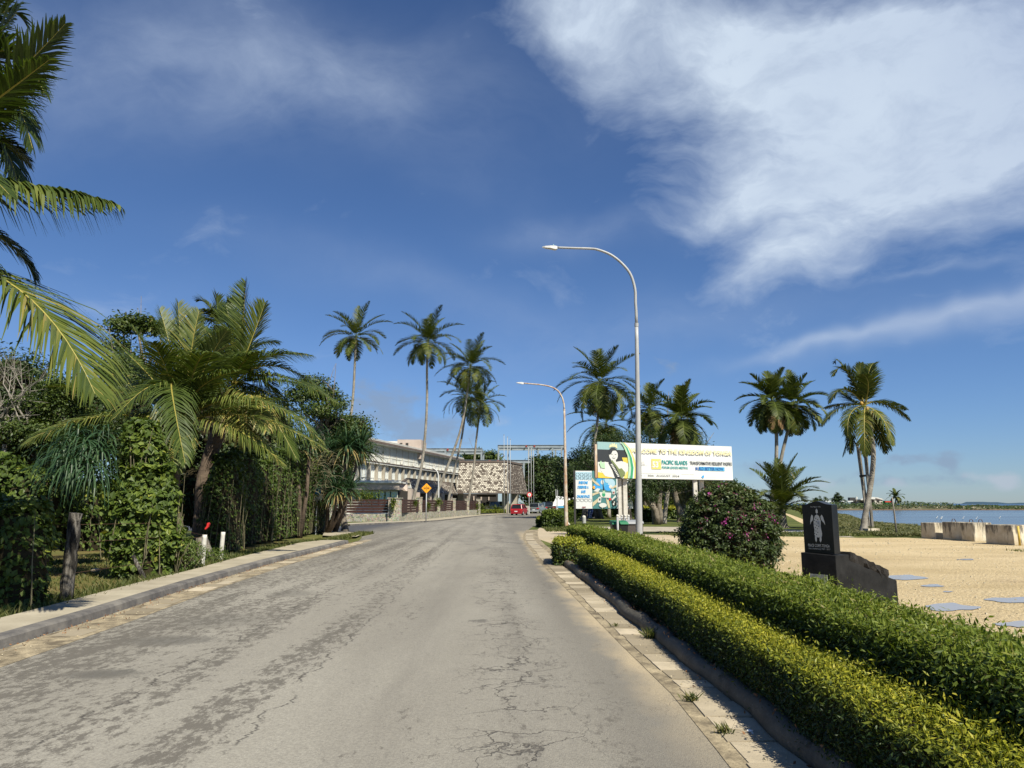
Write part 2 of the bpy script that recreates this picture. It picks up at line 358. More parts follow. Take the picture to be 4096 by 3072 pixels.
def pave_fn(t, b):
    p = t.pos(); n1 = t.noise(p, 1.4, 8, .62); n2 = t.noise(p, 22, 6, .7); n3 = t.noise(t.scl(p, (3, .6, 1)), 3, 6, .7)
    c = t.mix(t.mr(n1, .33, .68), (.27, .235, .17), (.40, .355, .265)); c = t.mix(t.mr(n2, .5, .75, 0, .45), c, (.2, .165, .12)); c = t.mix(t.mr(n3, .6, .74, 0, .4), c, (.17, .145, .11))
    t.put(b.inputs['Base Color'], c); t.put(b.inputs['Normal'], t.bump(n2, .35, .01))
mat('pavement', pave_fn, rough=.9)
def kerb_fn(t, b):
    p = t.pos(); n1 = t.noise(p, 2.4, 8, .65); n2 = t.noise(p, 30, 5, .7)
    c = t.mix(t.mr(n1, .38, .66), (.085, .08, .078), (.19, .175, .155)); c = t.mix(t.mr(n2, .6, .8, 0, .6), c, (.34, .31, .27))
    t.put(b.inputs['Base Color'], c); t.put(b.inputs['Normal'], t.bump(n2, .5, .012))
mat('kerb_stone', kerb_fn, rough=.85)
def kerb2_fn(t, b):
    p = t.pos(); n1 = t.noise(p, 3.5, 8, .7); n2 = t.noise(p, 26, 6, .75, .4)
    c = t.mix(t.mr(n1, .35, .66), (.060, .054, .042), (.125, .112, .085)); c = t.mix(t.mr(n2, .6, .72, 0, .55), c, (.33, .29, .26))
    t.put(b.inputs['Base Color'], c); t.put(b.inputs['Normal'], t.bump(t.m('ADD', n2, n1), .5, .015))
mat('round_kerb', kerb2_fn, rough=.75)
def slab_fn(t, b):
    p = t.pos(); n1 = t.noise(p, 5, 7, .62); n2 = t.noise(p, 45, 5, .7); r = t.attr('tone')
    c = t.mix(r, (.20, .165, .11), (.47, .40, .29)); c = t.mix(t.mr(n1, .42, .7, 0, .6), c, (.24, .205, .15)); c = t.mix(t.mr(n2, .6, .8, 0, .5), c, (.15, .13, .1))
    t.put(b.inputs['Base Color'], c); t.put(b.inputs['Normal'], t.bump(t.m('ADD', n2, n1), .5, .01))
mat('slab', slab_fn, rough=.88)
def grit_fn(t, b):
    p = t.pos(); n1 = t.noise(p, 3, 8, .7); n2 = t.noise(p, 60, 4, .75)
    c = t.mix(t.mr(n1, .4, .62), (.13, .105, .07), (.40, .33, .215)); c = t.mix(t.mr(n2, .5, .68, 0, .7), c, (.07, .058, .04))
    t.put(b.inputs['Base Color'], c); t.put(b.inputs['Normal'], t.bump(n2, .5, .01))
mat('grit', grit_fn, rough=.95)
def sand_fn(t, b):
    p = t.pos(); x, y, z = t.xyz(p); n1 = t.noise(t.scl(p, (.5, 1, 1)), .33, 7, .6); n2 = t.noise(p, 9, 8, .75); n3 = t.noise(p, 38, 4, .7); n4 = t.noise(t.scl(p, (.25, 1, 1)), .9, 7, .65); n5 = t.voro(p, 17)
    c = t.mix(t.mr(n1, .36, .64), (.47, .365, .205), (.61, .49, .30)); c = t.mix(t.mr(n2, .48, .66, 0, .55), c, (.34, .235, .12))
    c = t.mix(t.mr(n4, .56, .7, 0, .55), c, (.36, .27, .17)); c = t.mix(t.mr(n5, .0, .25, .55, 0), c, (.68, .57, .40)); c = t.mix(t.mr(n3, .6, .76, 0, .55), c, (.22, .15, .08))
    far = t.m('MULTIPLY', t.mr(y, 24, 36), t.mr(x, 12, 6)); c = t.mix(t.m('MULTIPLY', far, .75), c, t.mix(n4, (.36, .30, .22), (.50, .43, .33)))
    t.put(b.inputs['Base Color'], c); t.put(b.inputs['Normal'], t.bump(t.m('ADD', t.m('MULTIPLY', n2, 2), t.m('SUBTRACT', n3, n5)), .9, .03))
mat('sand', sand_fn, rough=.95, spec=.15)
def ground_fn(t, b):
    p = t.pos(); x, y, z = t.xyz(p); n1 = t.noise(p, .25, 7, .62); n2 = t.noise(p, 7, 6, .7); n3 = t.noise(t.scl(p, (1, .35, 1)), 30, 3, .7)
    gr = t.mix(t.mr(n1, .38, .62), (.058, .078, .018), (.115, .13, .035)); gr = t.mix(t.mr(n2, .5, .7, 0, .5), gr, (.15, .125, .055))
    # patchy brown leaf litter under the trees on the left
    gr = t.mix(t.m('MULTIPLY', t.mr(x, -6.5, -8), t.m('MULTIPLY', t.mr(y, 40, 30), t.mr(t.noise(p, .55, 5, .6), .42, .58, .25, .85))), gr, (.16, .115, .045))
    dirt = t.mix(n2, (.13, .10, .065), (.2, .16, .10)); gr = t.mix(t.mr(z, -.1, -.5), gr, dirt)
    gr = t.mix(t.mr(n3, .55, .75, 0, .4), gr, (.03, .04, .01))
    t.put(b.inputs['Base Color'], gr); t.put(b.inputs['Normal'], t.bump(t.m('ADD', n2, n3), .8, .03))
mat('ground', ground_fn, rough=.95, spec=.15)
def soil_fn(t, b):
    n = t.noise(t.pos(), 14, 7, .75); t.put(b.inputs['Base Color'], t.mix(t.mr(n, .35, .7), (.045, .028, .018), (.15, .10, .065))); t.put(b.inputs['Normal'], t.bump(n, .8, .02))
mat('soil', soil_fn, rough=.95)
def water_fn(t, b):
    p = t.pos(); n = t.noise(t.scl(p, (.16, .5, 1)), 1.6, 5, .6); n2 = t.noise(t.scl(p, (.012, .08, 1)), 1.0, 4, .6)
    t.put(b.inputs['Base Color'], (.085, .115, .14)); t.put(b.inputs['Roughness'], t.mr(n2, .35, .65, .14, .30)); t.put(b.inputs['Normal'], t.bump(n, .3, .06))
mat('water', water_fn, spec=.5)
def seafn(t, b):
    p = t.pos(); n = t.noise(t.scl(p, (.03, .1, 1)), 1, 4, .6); t.put(b.inputs['Normal'], t.bump(n, .8, .5))
mat('sea', seafn, color=(.02, .06, .13), rough=.35, spec=.35)
mat('puddle', None, color=(.34, .31, .27), rough=.16, spec=.28)
dirty('galv', (.27, .275, .275), (.40, .405, .40), 5, rough=.5, spec=.5, stretch=(1, 1, .25), bumpk=.05)
dirty('painted_pole', (.46, .46, .45), (.58, .58, .57), 3, rough=.5, spec=.5, bumpk=.05)
def rustpole(t, b):
    p = t.obj(); n = t.noise(t.scl(p, (2, 2, .7)), 2.2, 8, .7)
    t.put(b.inputs['Base Color'], t.mix(t.mr(n, .42, .6), (.50, .46, .38), (.36, .20, .11)))
mat('rust_pole', rustpole, rough=.75)
dirty('white_paint', (.42, .40, .35), (.60, .58, .52), 4, rough=.6, bumpk=.1)
dirty('sign_white', (.58, .59, .575), (.64, .65, .635), 1.2, rough=.45, bumpk=.02)
dirty('dark_metal', (.03, .03, .032), (.06, .055, .05), 4, rough=.5)
dirty('black_stone', (.005, .005, .005), (.012, .012, .012), 3, rough=.28, spec=.3, bumpk=.05)
def blackpaint(t, b):
    p = t.obj(); n = t.noise(p, 3.4, 8, .65); n2 = t.noise(p, 11, 6, .7, 1.0)
    c = t.mix(t.mr(n, .4, .7), (.009, .009, .009), (.026, .026, .026)); c = t.mix(t.mr(n2, .68, .73, 0, .7), c, (.32, .31, .29))
    t.put(b.inputs['Base Color'], c); t.put(b.inputs['Normal'], t.bump(n2, .3, .01))
mat('black_paint', blackpaint, rough=.62, spec=.18)
dirty('rough_black', (.016, .015, .015), (.075, .068, .062), 9, rough=.8, bumpk=1.0, bd=.05)
mat('engraved', None, color=(.42, .43, .42), rough=.7)
mat('plaque', lambda t, b: t.put(b.inputs['Base Color'], t.mix(t.mr(t.noise(t.obj(), 7, 5), .4, .65), (.20, .22, .21), (.40, .42, .40))), rough=.4)
mat('plaque_red', None, color=(.30, .05, .07), rough=.5)
def blockfn(t, b):
    p = t.obj(); x, y, z = t.xyz(t.pos()); n = t.noise(p, 2.2, 7, .6); n2 = t.noise(t.scl(p, (2, 2, .35)), 3.2, 7, .7); n3 = t.noise(p, 25, 4, .7)
    c = t.mix(t.mr(n, .35, .65), (.44, .37, .26), (.60, .54, .42))
    top = t.mr(z, .35, .8); st = t.mr(t.m('ADD', n2, t.m('MULTIPLY', top, .16)), .55, .66)
    c = t.mix(t.m('MULTIPLY', st, .85), c, (.075, .066, .055)); c = t.mix(t.mr(n3, .6, .8, 0, .3), c, (.2, .17, .13)); c = t.mix(t.mr(z, .22, 0, 0, .4), c, (.26, .21, .10))
    t.put(b.inputs['Base Color'], c); t.put(b.inputs['Normal'], t.bump(n3, .4, .015))
mat('block', blockfn, rough=.9)
mat('rebar', None, color=(.08, .04, .025), rough=.8)
dirty('yellow_pole', (.42, .27, .04), (.62, .46, .10), 6, rough=.6)
def barkfn(c1, c2, ring):
    def fn(t, b):
        p = t.pos(); n = t.noise(p, 2.2, 7, .65); n2 = t.noise(t.scl(p, (1, 1, 6 if ring else .4)), 5 if ring else 9, 5, .65)
        c = t.mix(t.mr(n, .36, .66), c1, c2); c = t.mix(t.mr(n2, .48, .68, 0, .55), c, tuple(x*.4 for x in c1))
        t.put(b.inputs['Base Color'], c); t.put(b.inputs['Normal'], t.bump(n2, .8, .04))
    return fn
mat('palm_bark', barkfn((.19, .165, .13), (.36, .33, .28), True), rough=.9)
mat('palm_bark_dark', barkfn((.075, .055, .04), (.15, .11, .08), True), rough=.9)
mat('bark', barkfn((.11, .09, .065), (.24, .205, .16), False), rough=.9)
mat('grey_twig', barkfn((.15, .135, .11), (.26, .235, .20), False), rough=.9)
mat('vine_stem', barkfn((.09, .08, .045), (.21, .185, .11), False), rough=.85)
def postfn(t, b):
    p = t.obj(); n = t.noise(t.scl(p, (4, 4, .6)), 3, 8, .75, .8); n2 = t.noise(t.scl(p, (10, 10, 1)), 4, 5, .7)
    c = t.mix(t.mr(n, .47, .64), (.022, .019, .015), (.27, .245, .21)); t.put(b.inputs['Base Color'], c); t.put(b.inputs['Normal'], t.bump(t.m('ADD', n, n2), 1.0, .03))
mat('old_post', postfn, rough=.85)
leafmat('palm_leaf', [(0, (.026, .040, .007)), (.5, (.056, .074, .013)), (.85, (.12, .13, .026)), (1, (.22, .18, .05))], rough=.5, trans=.18, spec=.18)
leafmat('palm_leaf_hero', [(0, (.028, .048, .009)), (.5, (.066, .094, .018)), (.85, (.15, .17, .036)), (1, (.28, .225, .065))], rough=.46, trans=.22, spec=.25)
leafmat('dry_leaf', [(0, (.13, .075, .035)), (1, (.30, .19, .08))], rough=.8, trans=.15)
mat('rachis', None, color=(.30, .25, .055), rough=.5)
mat('rachis_green', None, color=(.13, .16, .035), rough=.45)
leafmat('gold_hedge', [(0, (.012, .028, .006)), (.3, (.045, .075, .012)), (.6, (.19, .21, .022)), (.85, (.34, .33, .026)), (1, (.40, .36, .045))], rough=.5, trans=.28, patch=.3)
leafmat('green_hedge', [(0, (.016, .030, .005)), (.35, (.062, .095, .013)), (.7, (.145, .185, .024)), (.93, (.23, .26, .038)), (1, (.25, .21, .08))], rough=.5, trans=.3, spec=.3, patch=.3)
leafmat('vine_leaf', [(0, (.030, .052, .010)), (.5, (.078, .118, .020)), (.85, (.16, .205, .030)), (1, (.28, .27, .045))], rough=.5, trans=.3, spec=.3, patch=.35)
leafmat('tree_leaf', [(0, (.018, .032, .009)), (.5, (.038, .064, .016)), (.85, (.075, .105, .026)), (1, (.13, .14, .045))], rough=.45, trans=.25, patch=.5)
leafmat('tree_leaf_light', [(0, (.028, .048, .012)), (.5, (.062, .095, .020)), (.85, (.12, .15, .03)), (1, (.17, .15, .05))], rough=.45, trans=.28, patch=.5)
leafmat('boug_leaf', [(0, (.020, .034, .009)), (.5, (.048, .072, .018)), (.9, (.090, .115, .03)), (1, (.13, .07, .06))], rough=.45, trans=.22, patch=.4)
leafmat('boug_flower', [(0, (.28, .035, .20)), (.6, (.42, .05, .30)), (1, (.40, .20, .22))], rough=.6, trans=.3)
leafmat('pandan_leaf', [(0, (.014, .038, .016)), (.5, (.036, .075, .03)), (.9, (.085, .12, .05)), (1, (.24, .18, .07))], rough=.45, trans=.15, spec=.25)
leafmat('grass', [(0, (.035, .055, .012)), (.5, (.085, .105, .022)), (1, (.22, .19, .08))], rough=.6, trans=.3)
leafmat('shrub_low', [(0, (.040, .050, .016)), (.5, (.10, .105, .035)), (.85, (.17, .16, .065)), (1, (.22, .17, .10))], rough=.6, trans=.25, patch=.8)
leafmat('litter_leaf', [(0, (.09, .04, .02)), (1, (.30, .16, .08))], rough=.8, trans=.1)
mat('hedge_core', lambda t, b: t.put(b.inputs['Base Color'], t.mix(t.noise(t.pos(), 18, 4, .7), (.012, .012, .007), (.05, .04, .022))), rough=.95, spec=.1)  # dark twig brown; shade inside the foliage is put into this colour
mat('coconut', lambda t, b: t.put(b.inputs['Base Color'], t.mix(t.noise(t.pos(), 6, 3), (.30, .22, .04), (.50, .28, .06))), rough=.5)
mat('coconut_green', None, color=(.12, .15, .03), rough=.5)
def coral_fn(t, b):
    p = t.obj(); e = t.voro(t.vm('ADD', p, t.noise(p, 3, 3, .5, 0, 1)), 4.2, 'DISTANCE_TO_EDGE'); r = t.voro(p, 8.5, 'F1', 1); n = t.noise(p, 22, 5, .7)
    c = t.mix(t.mr(t.noise(p, 3.2, 7, .75), .35, .65), (.14, .125, .09), (.52, .48, .39)); c = t.mix(.3, c, r, 'SOFT_LIGHT')
    c = t.mix(t.mr(e, .05, .02), c, (.50, .46, .38)); c = t.mix(t.mr(n, .52, .68, 0, .8), c, (.065, .058, .045))
    t.put(b.inputs['Base Color'], c); t.put(b.inputs['Normal'], t.bump(t.m('ADD', n, e), 1.0, .05))
mat('coral_stone', coral_fn, rough=.95)
dirty('slat', (.040, .018, .015), (.075, .035, .029), 3, rough=.6)
dirty('cream_wall', (.44, .40, .33), (.54, .50, .43), 1, rough=.8)
dirty('pink_wall', (.36, .295, .25), (.44, .365, .315), .8, rough=.85)
dirty('white_wall', (.52, .51, .47), (.64, .63, .58), 1, rough=.7)
dirty('tan_column', (.30, .265, .21), (.40, .36, .29), 1, rough=.8)
dirty('fascia', (.10, .075, .06), (.16, .125, .105), 1, rough=.7)
dirty('steel', (.17, .20, .21), (.30, .33, .34), .7, rough=.5, spec=.5)
mat('steel_red', None, color=(.25, .04, .03), rough=.6)
def curtain(t, b):
    x, y, z = t.xyz(t.pos()); n = t.noise(t.comb(t.m('MULTIPLY', y, 1.0), 0, 0), 3.1, 4, .7); n2 = t.noise(t.scl(t.pos(), (.3, .3, .3)), 1.3, 2)
    c = t.mix(t.mr(n, .28, .5), (.30, .36, .37), (.64, .69, .68)); c = t.mix(t.mr(n2, .58, .64, 0, .6), c, (.07, .08, .085)); t.put(b.inputs['Base Color'], c)
mat('curtained_glass', curtain, rough=.12, spec=.6)
mat('pale_glass', None, color=(.36, .50, .47), rough=.15, spec=.6)
mat('dark_glass', None, color=(.015, .018, .02), rough=.08, spec=.6)
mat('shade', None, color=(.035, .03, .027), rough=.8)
def shingle_fn(t, b):
    uv = t.n.new('ShaderNodeUVMap').outputs[0]
    br = t.n.new('ShaderNodeTexBrick'); t.put(br.inputs['Vector'], uv)
    br.inputs['Scale'].default_value = 1.0; br.inputs['Brick Width'].default_value = .36; br.inputs['Row Height'].default_value = .27; br.inputs['Mortar Size'].default_value = .035; br.inputs['Mortar Smooth'].default_value = .3
    br.inputs['Color1'].default_value = (0, 0, 0, 1); br.inputs['Color2'].default_value = (1, 1, 1, 1); br.inputs['Mortar'].default_value = (0, 0, 0, 1); br.offset = .5
    n = t.noise(uv, 1.5, 7, .7); att = t.attr('white')
    wht = t.mr(t.m('ADD', t.m('ADD', t.m('MULTIPLY', br.outputs[0], .8), t.m('MULTIPLY', t.m('SUBTRACT', n, .5), 1.3)), att), .22, .62)
    c = t.mix(wht, t.mix(br.outputs[0], (.09, .07, .055), (.19, .15, .12)), (.55, .50, .41)); c = t.mix(br.outputs['Fac'], c, (.035, .028, .022))
    t.put(b.inputs['Base Color'], c); t.put(b.inputs['Normal'], t.bump(t.m('SUBTRACT', 1.0, br.outputs['Fac']), .8, .05))
mat('shingles', shingle_fn, rough=.85)
for nm, c in dict(yel_pale=(.62, .575, .34), yellow=(.60, .44, .06), yel_soft=(.60, .50, .14), teal=(.03, .25, .24), teal_pale=(.24, .38, .38), ink=(.03, .035, .04), blue=(.05, .30, .62), blue_ink=(.02, .09, .30), grn=(.04, .28, .14), grn_pale=(.35, .52, .34), olive=(.15, .19, .08), lime=(.55, .62, .16), off=(.56, .57, .53), red=(.55, .03, .03), cyan=(.08, .34, .56), sky_pale=(.36, .52, .60), skin=(.50, .43, .28), mural_green=(.06, .18, .18), orange=(.85, .34, .02), black=(.012, .012, .012), navy=(.008, .03, .12), dgreen=(.01, .14, .06), tyre=(.02, .02, .02), grey=(.25, .26, .27), lt_grey=(.5, .5, .49), taillight=(.45, .02, .02), paper=(.8, .8, .78), plate=(.7, .7, .68), maroon=(.20, .02, .03)).items():
    mat(nm, None, color=c, rough=.55)
def paint(name, c): mat(name, None, color=c, rough=.25, spec=.6)
paint('car_red', (.30, .012, .02)); paint('car_grey', (.13, .15, .15)); paint('car_black', (.015, .017, .02)); paint('car_white', (.62, .63, .63)); paint('car_silver', (.36, .37, .38)); paint('car_maroon', (.16, .01, .02))
mat('bin_black', None, color=(.018, .019, .02), rough=.45); mat('bin_grey', None, color=(.085, .075, .068), rough=.5)
def spitfn(t, b):
    p = t.pos(); n = t.noise(p, .12, 7, .7); n2 = t.noise(p, .8, 5, .7); z = t.xyz(p)[2]
    c = t.mix(t.mr(n, .4, .6), (.07, .075, .035), (.13, .12, .065)); c = t.mix(t.mr(n2, .55, .68), c, (.33, .29, .23)); c = t.mix(t.mr(z, -.3, -.75), c, (.12, .07, .045)); t.put(b.inputs['Base Color'], c); t.put(b.inputs['Normal'], t.bump(n2, 1, .3))
mat('spit', spitfn, rough=.95)
mat('hazed_land', None, color=(.06, .10, .14), rough=1, spec=0)  # bluish distance haze is painted into this land colour
# ================= SETTING =================
def interp(pts):
    ys = np.array([p[1] for p in pts]); xs = np.array([p[0] for p in pts]); o = np.argsort(ys)
    return lambda y: np.interp(y, ys[o], xs[o])
def struct(o, kind='structure'): o['kind'] = kind; return o
SHORE = [(23, -60), (21.6, 20), (21.8, 30), (23.5, 37), (27, 46), (29.8, 54), (31.5, 64), (36, 76), (46, 100), (60, 140), (86, 225), (96, 262), (70, 275), (60, 330), (20, 420)]
xs_f = interp(SHORE)
def gh(x, y):
    x = np.asarray(x, float); y = np.asarray(y, float)
    d = x-xs_f(y)
    h = np.interp(d, [-4, -1.2, 1.2, 4], [0, -.12, -1.0, -1.9])
    h = np.where(d > 4, -1.9, h)
    n = .18*np.sin(x*.21+y*.05)+.16*np.sin(x*.083+1.7)+.12*np.sin(x*.47)
    sp = np.interp(y, [266, 272, 279, 300, 318], [-1.9, -.8, .62, .75, -2.2])+np.where((y > 272) & (y < 310), n, 0)
    h = np.where((y > 262) & (x > 50), np.maximum(np.where(y < 300, h, -2.2), sp), h)
    h = np.where((y > 330) & (x > 20), -2.2, h)
    return h
def coords(segs):
    o = []
    for a, b, n in segs: o += list(np.linspace(a, b, n, endpoint=False))
    return np.array(o+[segs[-1][1]])
gx = coords([(-9000, -800, 10), (-800, -60, 14), (-60, 16, 24), (16, 54, 46), (54, 130, 40), (130, 420, 60), (420, 1200, 16), (1200, 9000, 8)])
gy = coords([(-400, -20, 8), (-20, 110, 66), (110, 262, 34), (262, 324, 26), (324, 420, 8), (420, 9000, 12)])
GX, GY = np.meshgrid(gx, gy); GZ = gh(GX, GY)
nx, ny = len(gx), len(gy)
V = np.stack([GX.ravel(), GY.ravel(), GZ.ravel()], 1)
i, j = np.meshgrid(np.arange(nx-1), np.arange(ny-1)); a = (j*nx+i).ravel()
Q = np.stack([a, a+1, a+nx+1, a+nx], 1)
cy = V[Q].mean(1); mi = ((cy[:, 1] > 262) & (cy[:, 0] > 50)).astype(int)
struct(meshobj('ground', V, Q, ['ground', 'spit'], None, mi=mi, smooth=True))
struct(MB().quad((15, -400, -.8), (9000, -400, -.8), (9000, 330, -.8), (15, 330, -.8)).build('water', 'water', fix=False))
struct(MB().quad((-9000, 330, -.85), (15000, 330, -.85), (15000, 16000, -.85), (-9000, 16000, -.85)).build('sea', 'sea', fix=False))
isl = MB()
pts = [(0, 0)]+[(k*30, 5+2.2*math.sin(k*.9)+2*math.sin(k*.37+1)+1*math.sin(k*2.3)) for k in range(1, 40)]+[(1200, 0)]
o_ = at(3905, 2014, 3000); isl.prism([(o_.x+px*1.0, 3000+px*.1, pz-1) for px, pz in pts], (30, 160, 0)); struct(isl.build('far_island', 'hazed_land'))
# ---- road ----
RE = [g(*p) for p in [(2995, 3072), (2938, 3004), (2739, 2777), (2531, 2587), (2322, 2388), (2170, 2246), (2141, 2206), (2116, 2179), (2101, 2155), (2104, 2136), (2113, 2120), (2130, 2108), (2148, 2100), (2162, 2086), (2172, 2070)]]
RE = [Vector((1.62, -25, 0)), Vector((1.6, 0, 0))]+RE
KL = [g(*p) for p in [(0, 2600), (380, 2480), (760, 2353), (1076, 2258), (1400, 2173)]]
d_ = (KL[1]-KL[0]).normalized(); KL = [KL[0]-d_*32, KL[0]-d_*6]+KL
far = [g(*p) for p in [(1250, 2108), (1400, 2103), (1500, 2098), (1590, 2094), (1700, 2089), (1753, 2085), (1816, 2078), (1916, 2066), (2006, 2059.5), (2065, 2056), (2120, 2051)]]
poly = RE+[Vector((4.5, 86, 0)), Vector((8, 110, 0)), Vector((14, 135, 0)), Vector((26, 170, 0)), Vector((22, 176, 0)), Vector((10, 145, 0))]+far[::-1]+[Vector((-40, 58, 0)), Vector((-40, 47, 0))]+[g(1150, 2124), g(1290, 2125), g(1390, 2131), g(1441, 2142), g(1448, 2152), g(1436, 2163)]+KL[::-1]
def sheet(name, pts, z, m, kind='structure'):
    me = bpy.data.meshes.new(name); me.from_pydata([(p[0], p[1], z) for p in pts], [], [tuple(range(len(pts)))])
    me.materials.append(M[m])
    import bmesh
    bm = bmesh.new(); bm.from_mesh(me); bmesh.ops.triangulate(bm, faces=bm.faces)
    for f in bm.faces:
        if f.normal.z < 0: f.normal_flip()
    bm.to_mesh(me); bm.free(); o = link(name, me); o['kind'] = kind; return o
sheet('road', poly, .008, 'road')
# ---- left kerb and pavement ----
BK = [g(px, py, .13) for px, py in [(0, 2473), (316, 2397), (633, 2315), (949, 2230), (1203, 2170), (1361, 2153)]]
d2 = (BK[1]-BK[0]).normalized(); BK = [BK[0]-d2*30, BK[0]-d2*6]+BK
kl = interp(KL); bk = interp(BK)
ys = np.concatenate([np.arange(-20, 28, .5), np.arange(28, KL[-1].y+.1, .5)])
kb = MB(); pv = MB()
for k, (y0, y1) in enumerate(zip(ys[:-1], ys[1:])):
    jit = .006*math.sin(k*1.7); r = []
    for y in (y0, y1):
        x = float(kl(y)); wv = .012*math.sin(y*1.9)+.008*math.sin(y*5.1); r.append([(x+wv, y, -.02), (x-.025+wv, y, .10), (x-.055+wv, y, .128+.5*wv), (x-.20, y, .134), (min(float(bk(y)), x-.9), y, .134), (min(float(bk(y)), x-.9), y, -.03)])
    for q in range(3): kb.quad(r[0][q], r[0][q+1], r[1][q+1], r[1][q])
    for q in (3, 4): pv.quad(r[0][q], r[0][q+1], r[1][q+1], r[1][q])
e = KL[-1]; kb.quad((e.x, e.y, 0), (e.x-.2, e.y, .134), (e.x-1.2, e.y, .134), (e.x-1.2, e.y, 0))
struct(kb.build('kerb', 'kerb_stone', smooth=True)); struct(pv.build('pavement', 'pavement', fix=False))
# rounded corner island of bare concrete at the side road mouth
isl2 = [g(1300, 2128), g(1390, 2133), g(1432, 2142), g(1440, 2149), g(1425, 2155), g(1361, 2155), g(1290, 2150)]
sheet('pavement_corner', isl2, .10, 'pavement')
# ---- paving slabs in the gutters ----
def slabs(name, xin, xout, y0, y1, ln, gap, zb=.016, jit=.02):
    VV = []; QQ = []; tone = []; y = y0
    while y < y1:
        L = random.uniform(*ln); t = random.random(); ya, yb = y, y+L-gap; z = zb+random.uniform(0, .006)
        sh = random.uniform(-jit, jit); sk = random.uniform(-jit, jit)*1.3
        c = [(xin(ya)+sh, ya+sk), (xout(ya)+sh, ya-sk), (xout(yb)+sh*.5, yb-sk*.6), (xin(yb)+sh*.5, yb+sk)]
        tl = random.uniform(-.005, .005); o = len(VV)
        for q, (a, b) in enumerate(c): VV.append((a, b, z+(tl if q in (1, 2) else 0)))
        for a, b in c: VV.append((a, b, -.02))
        QQ += [(o, o+1, o+2, o+3), (o+4, o+5, o+1, o), (o+5, o+6, o+2, o+1), (o+6, o+7, o+3, o+2), (o+7, o+4, o, o+3)]; tone += [t]*5
        y += L
    return struct(meshobj(name, np.array(VV, float), np.array(QQ), ['slab'], None, tone=tone))
slabs('gutter_paving', lambda y: float(kl(y))+.10, lambda y: float(kl(y))+.50, -4, 33, (.45, .75), .05, .010)
sheet('gutter_sand', [(float(kl(y))+.02, y) for y in ys]+[(float(kl(y))+.58, y) for y in ys[::-1]], .0115, 'grit')
re_ = interp([p for p in RE if p.y < 42])
slabs('gutter_slabs', lambda y: float(re_(y))+.0, lambda y: float(re_(y))+.37, -4, 40.5, (.26, .46), .022, .017, .018)
def offs(pts, d):
    r = []
    for k, p in enumerate(pts):
        t = (pts[min(k+1, len(pts)-1)]-pts[max(k-1, 0)]); t.z = 0; t.normalize(); r.append(Vector((p.x+t.y*d, p.y-t.x*d, 0)))
    return r
RF = [p for p in RE]
sheet('gutter_grit', [p+Vector((-.10, 0, 0)) if False else p for p in offs(RF[:13], -.12)]+offs(RF[:13], .62)[::-1], .0125, 'grit')
# ---- right rounded kerb, planting bed ----
KR = [g(px, py, .06) for px, py in [(3260, 3004), (2995, 2805), (2758, 2625), (2512, 2445), (2400, 2352), (2300, 2277), (2252, 2240), (2236, 2222)]]
KR = [Vector((2.02, -12, .06)), Vector((2.02, 0, .06))]+KR+[KR[-1]+Vector((.35, .8, 0)), KR[-1]+Vector((1.0, 1.2, 0))]
P = []
for k in range(len(KR)-1):
    n = max(2, int((KR[k+1]-KR[k]).length/.22))
    for q in range(n): P.append(KR[k].lerp(KR[k+1], q/n))
for k, p in enumerate(P): P[k] = p+Vector((.02*math.sin(p.y*2.2)+.012*math.sin(p.y*5.7), 0, .008*math.sin(p.y*3.3)))
struct(MB().tube(P, [.098+.010*math.sin(k*1.3)+.006*math.sin(k*3.1) for k in range(len(P))], 12).build('round_kerb', 'round_kerb', smooth=True))
kr = interp(KR[:-2])
sheet('soil_bed', [(float(kr(y))+.03, y) for y in np.arange(-8, 22, .5)]+[(3.1, 24), (3.15, -8)], .02, 'soil')
# ---- sand lot, path, puddles ----
lot = [(3.0, -14), (3.05, 23), (2.0, 27.5), (1.75, 29)]+[tuple(p.xy) for p in offs(RF, .55)[10:14]]+[tuple(g(2200, 2118).xy), tuple(g(2270, 2129).xy), tuple(g(2420, 2134).xy), tuple(g(2650, 2140).xy), tuple(g(2900, 2138).xy), tuple(g(3100, 2146).xy), tuple(g(3300, 2149).xy), tuple(g(3450, 2152).xy), tuple(g(3600, 2151).xy), tuple(g(3720, 2153).xy), (20.6, 30), (20.4, 10), (21, -14)]
sheet('sand_lot', lot, .004, 'sand')
pth = [tuple(g(*p).xy) for p in [(2330, 2122), (2500, 2121), (2700, 2123), (2900, 2122), (3120, 2128), (3420, 2150), (3300, 2147), (3100, 2142), (2900, 2131)]]
def lightdirt(t, b):
    p = t.pos(); n = t.noise(t.scl(p, (.5, 1, 1)), 1.2, 8, .7); t.put(b.inputs['Base Color'], t.mix(t.mr(n, .38, .6), (.25, .215, .165), (.44, .39, .31))); t.put(b.inputs['Normal'], t.bump(n, .5, .03))
mat('light_dirt', lightdirt, rough=.9)
sheet('dirt_track', [tuple(g(*p).xy) for p in [(2330, 2124), (2500, 2126), (2700, 2127), (2900, 2128), (3100, 2136), (3250, 2143), (3420, 2150), (3330, 2132), (3220, 2121), (3080, 2116), (2900, 2109), (2700, 2108), (2500, 2107), (2360, 2108)]], .009, 'light_dirt')
sheet('sandy_path', [tuple(g(*p).xy) for p in [(3300, 2124), (3230, 2104), (3190, 2085), (3165, 2070), (3140, 2058), (3120, 2050), (3132, 2050), (3160, 2058), (3190, 2069), (3228, 2083), (3275, 2100), (3345, 2122)]], .006, 'sand')
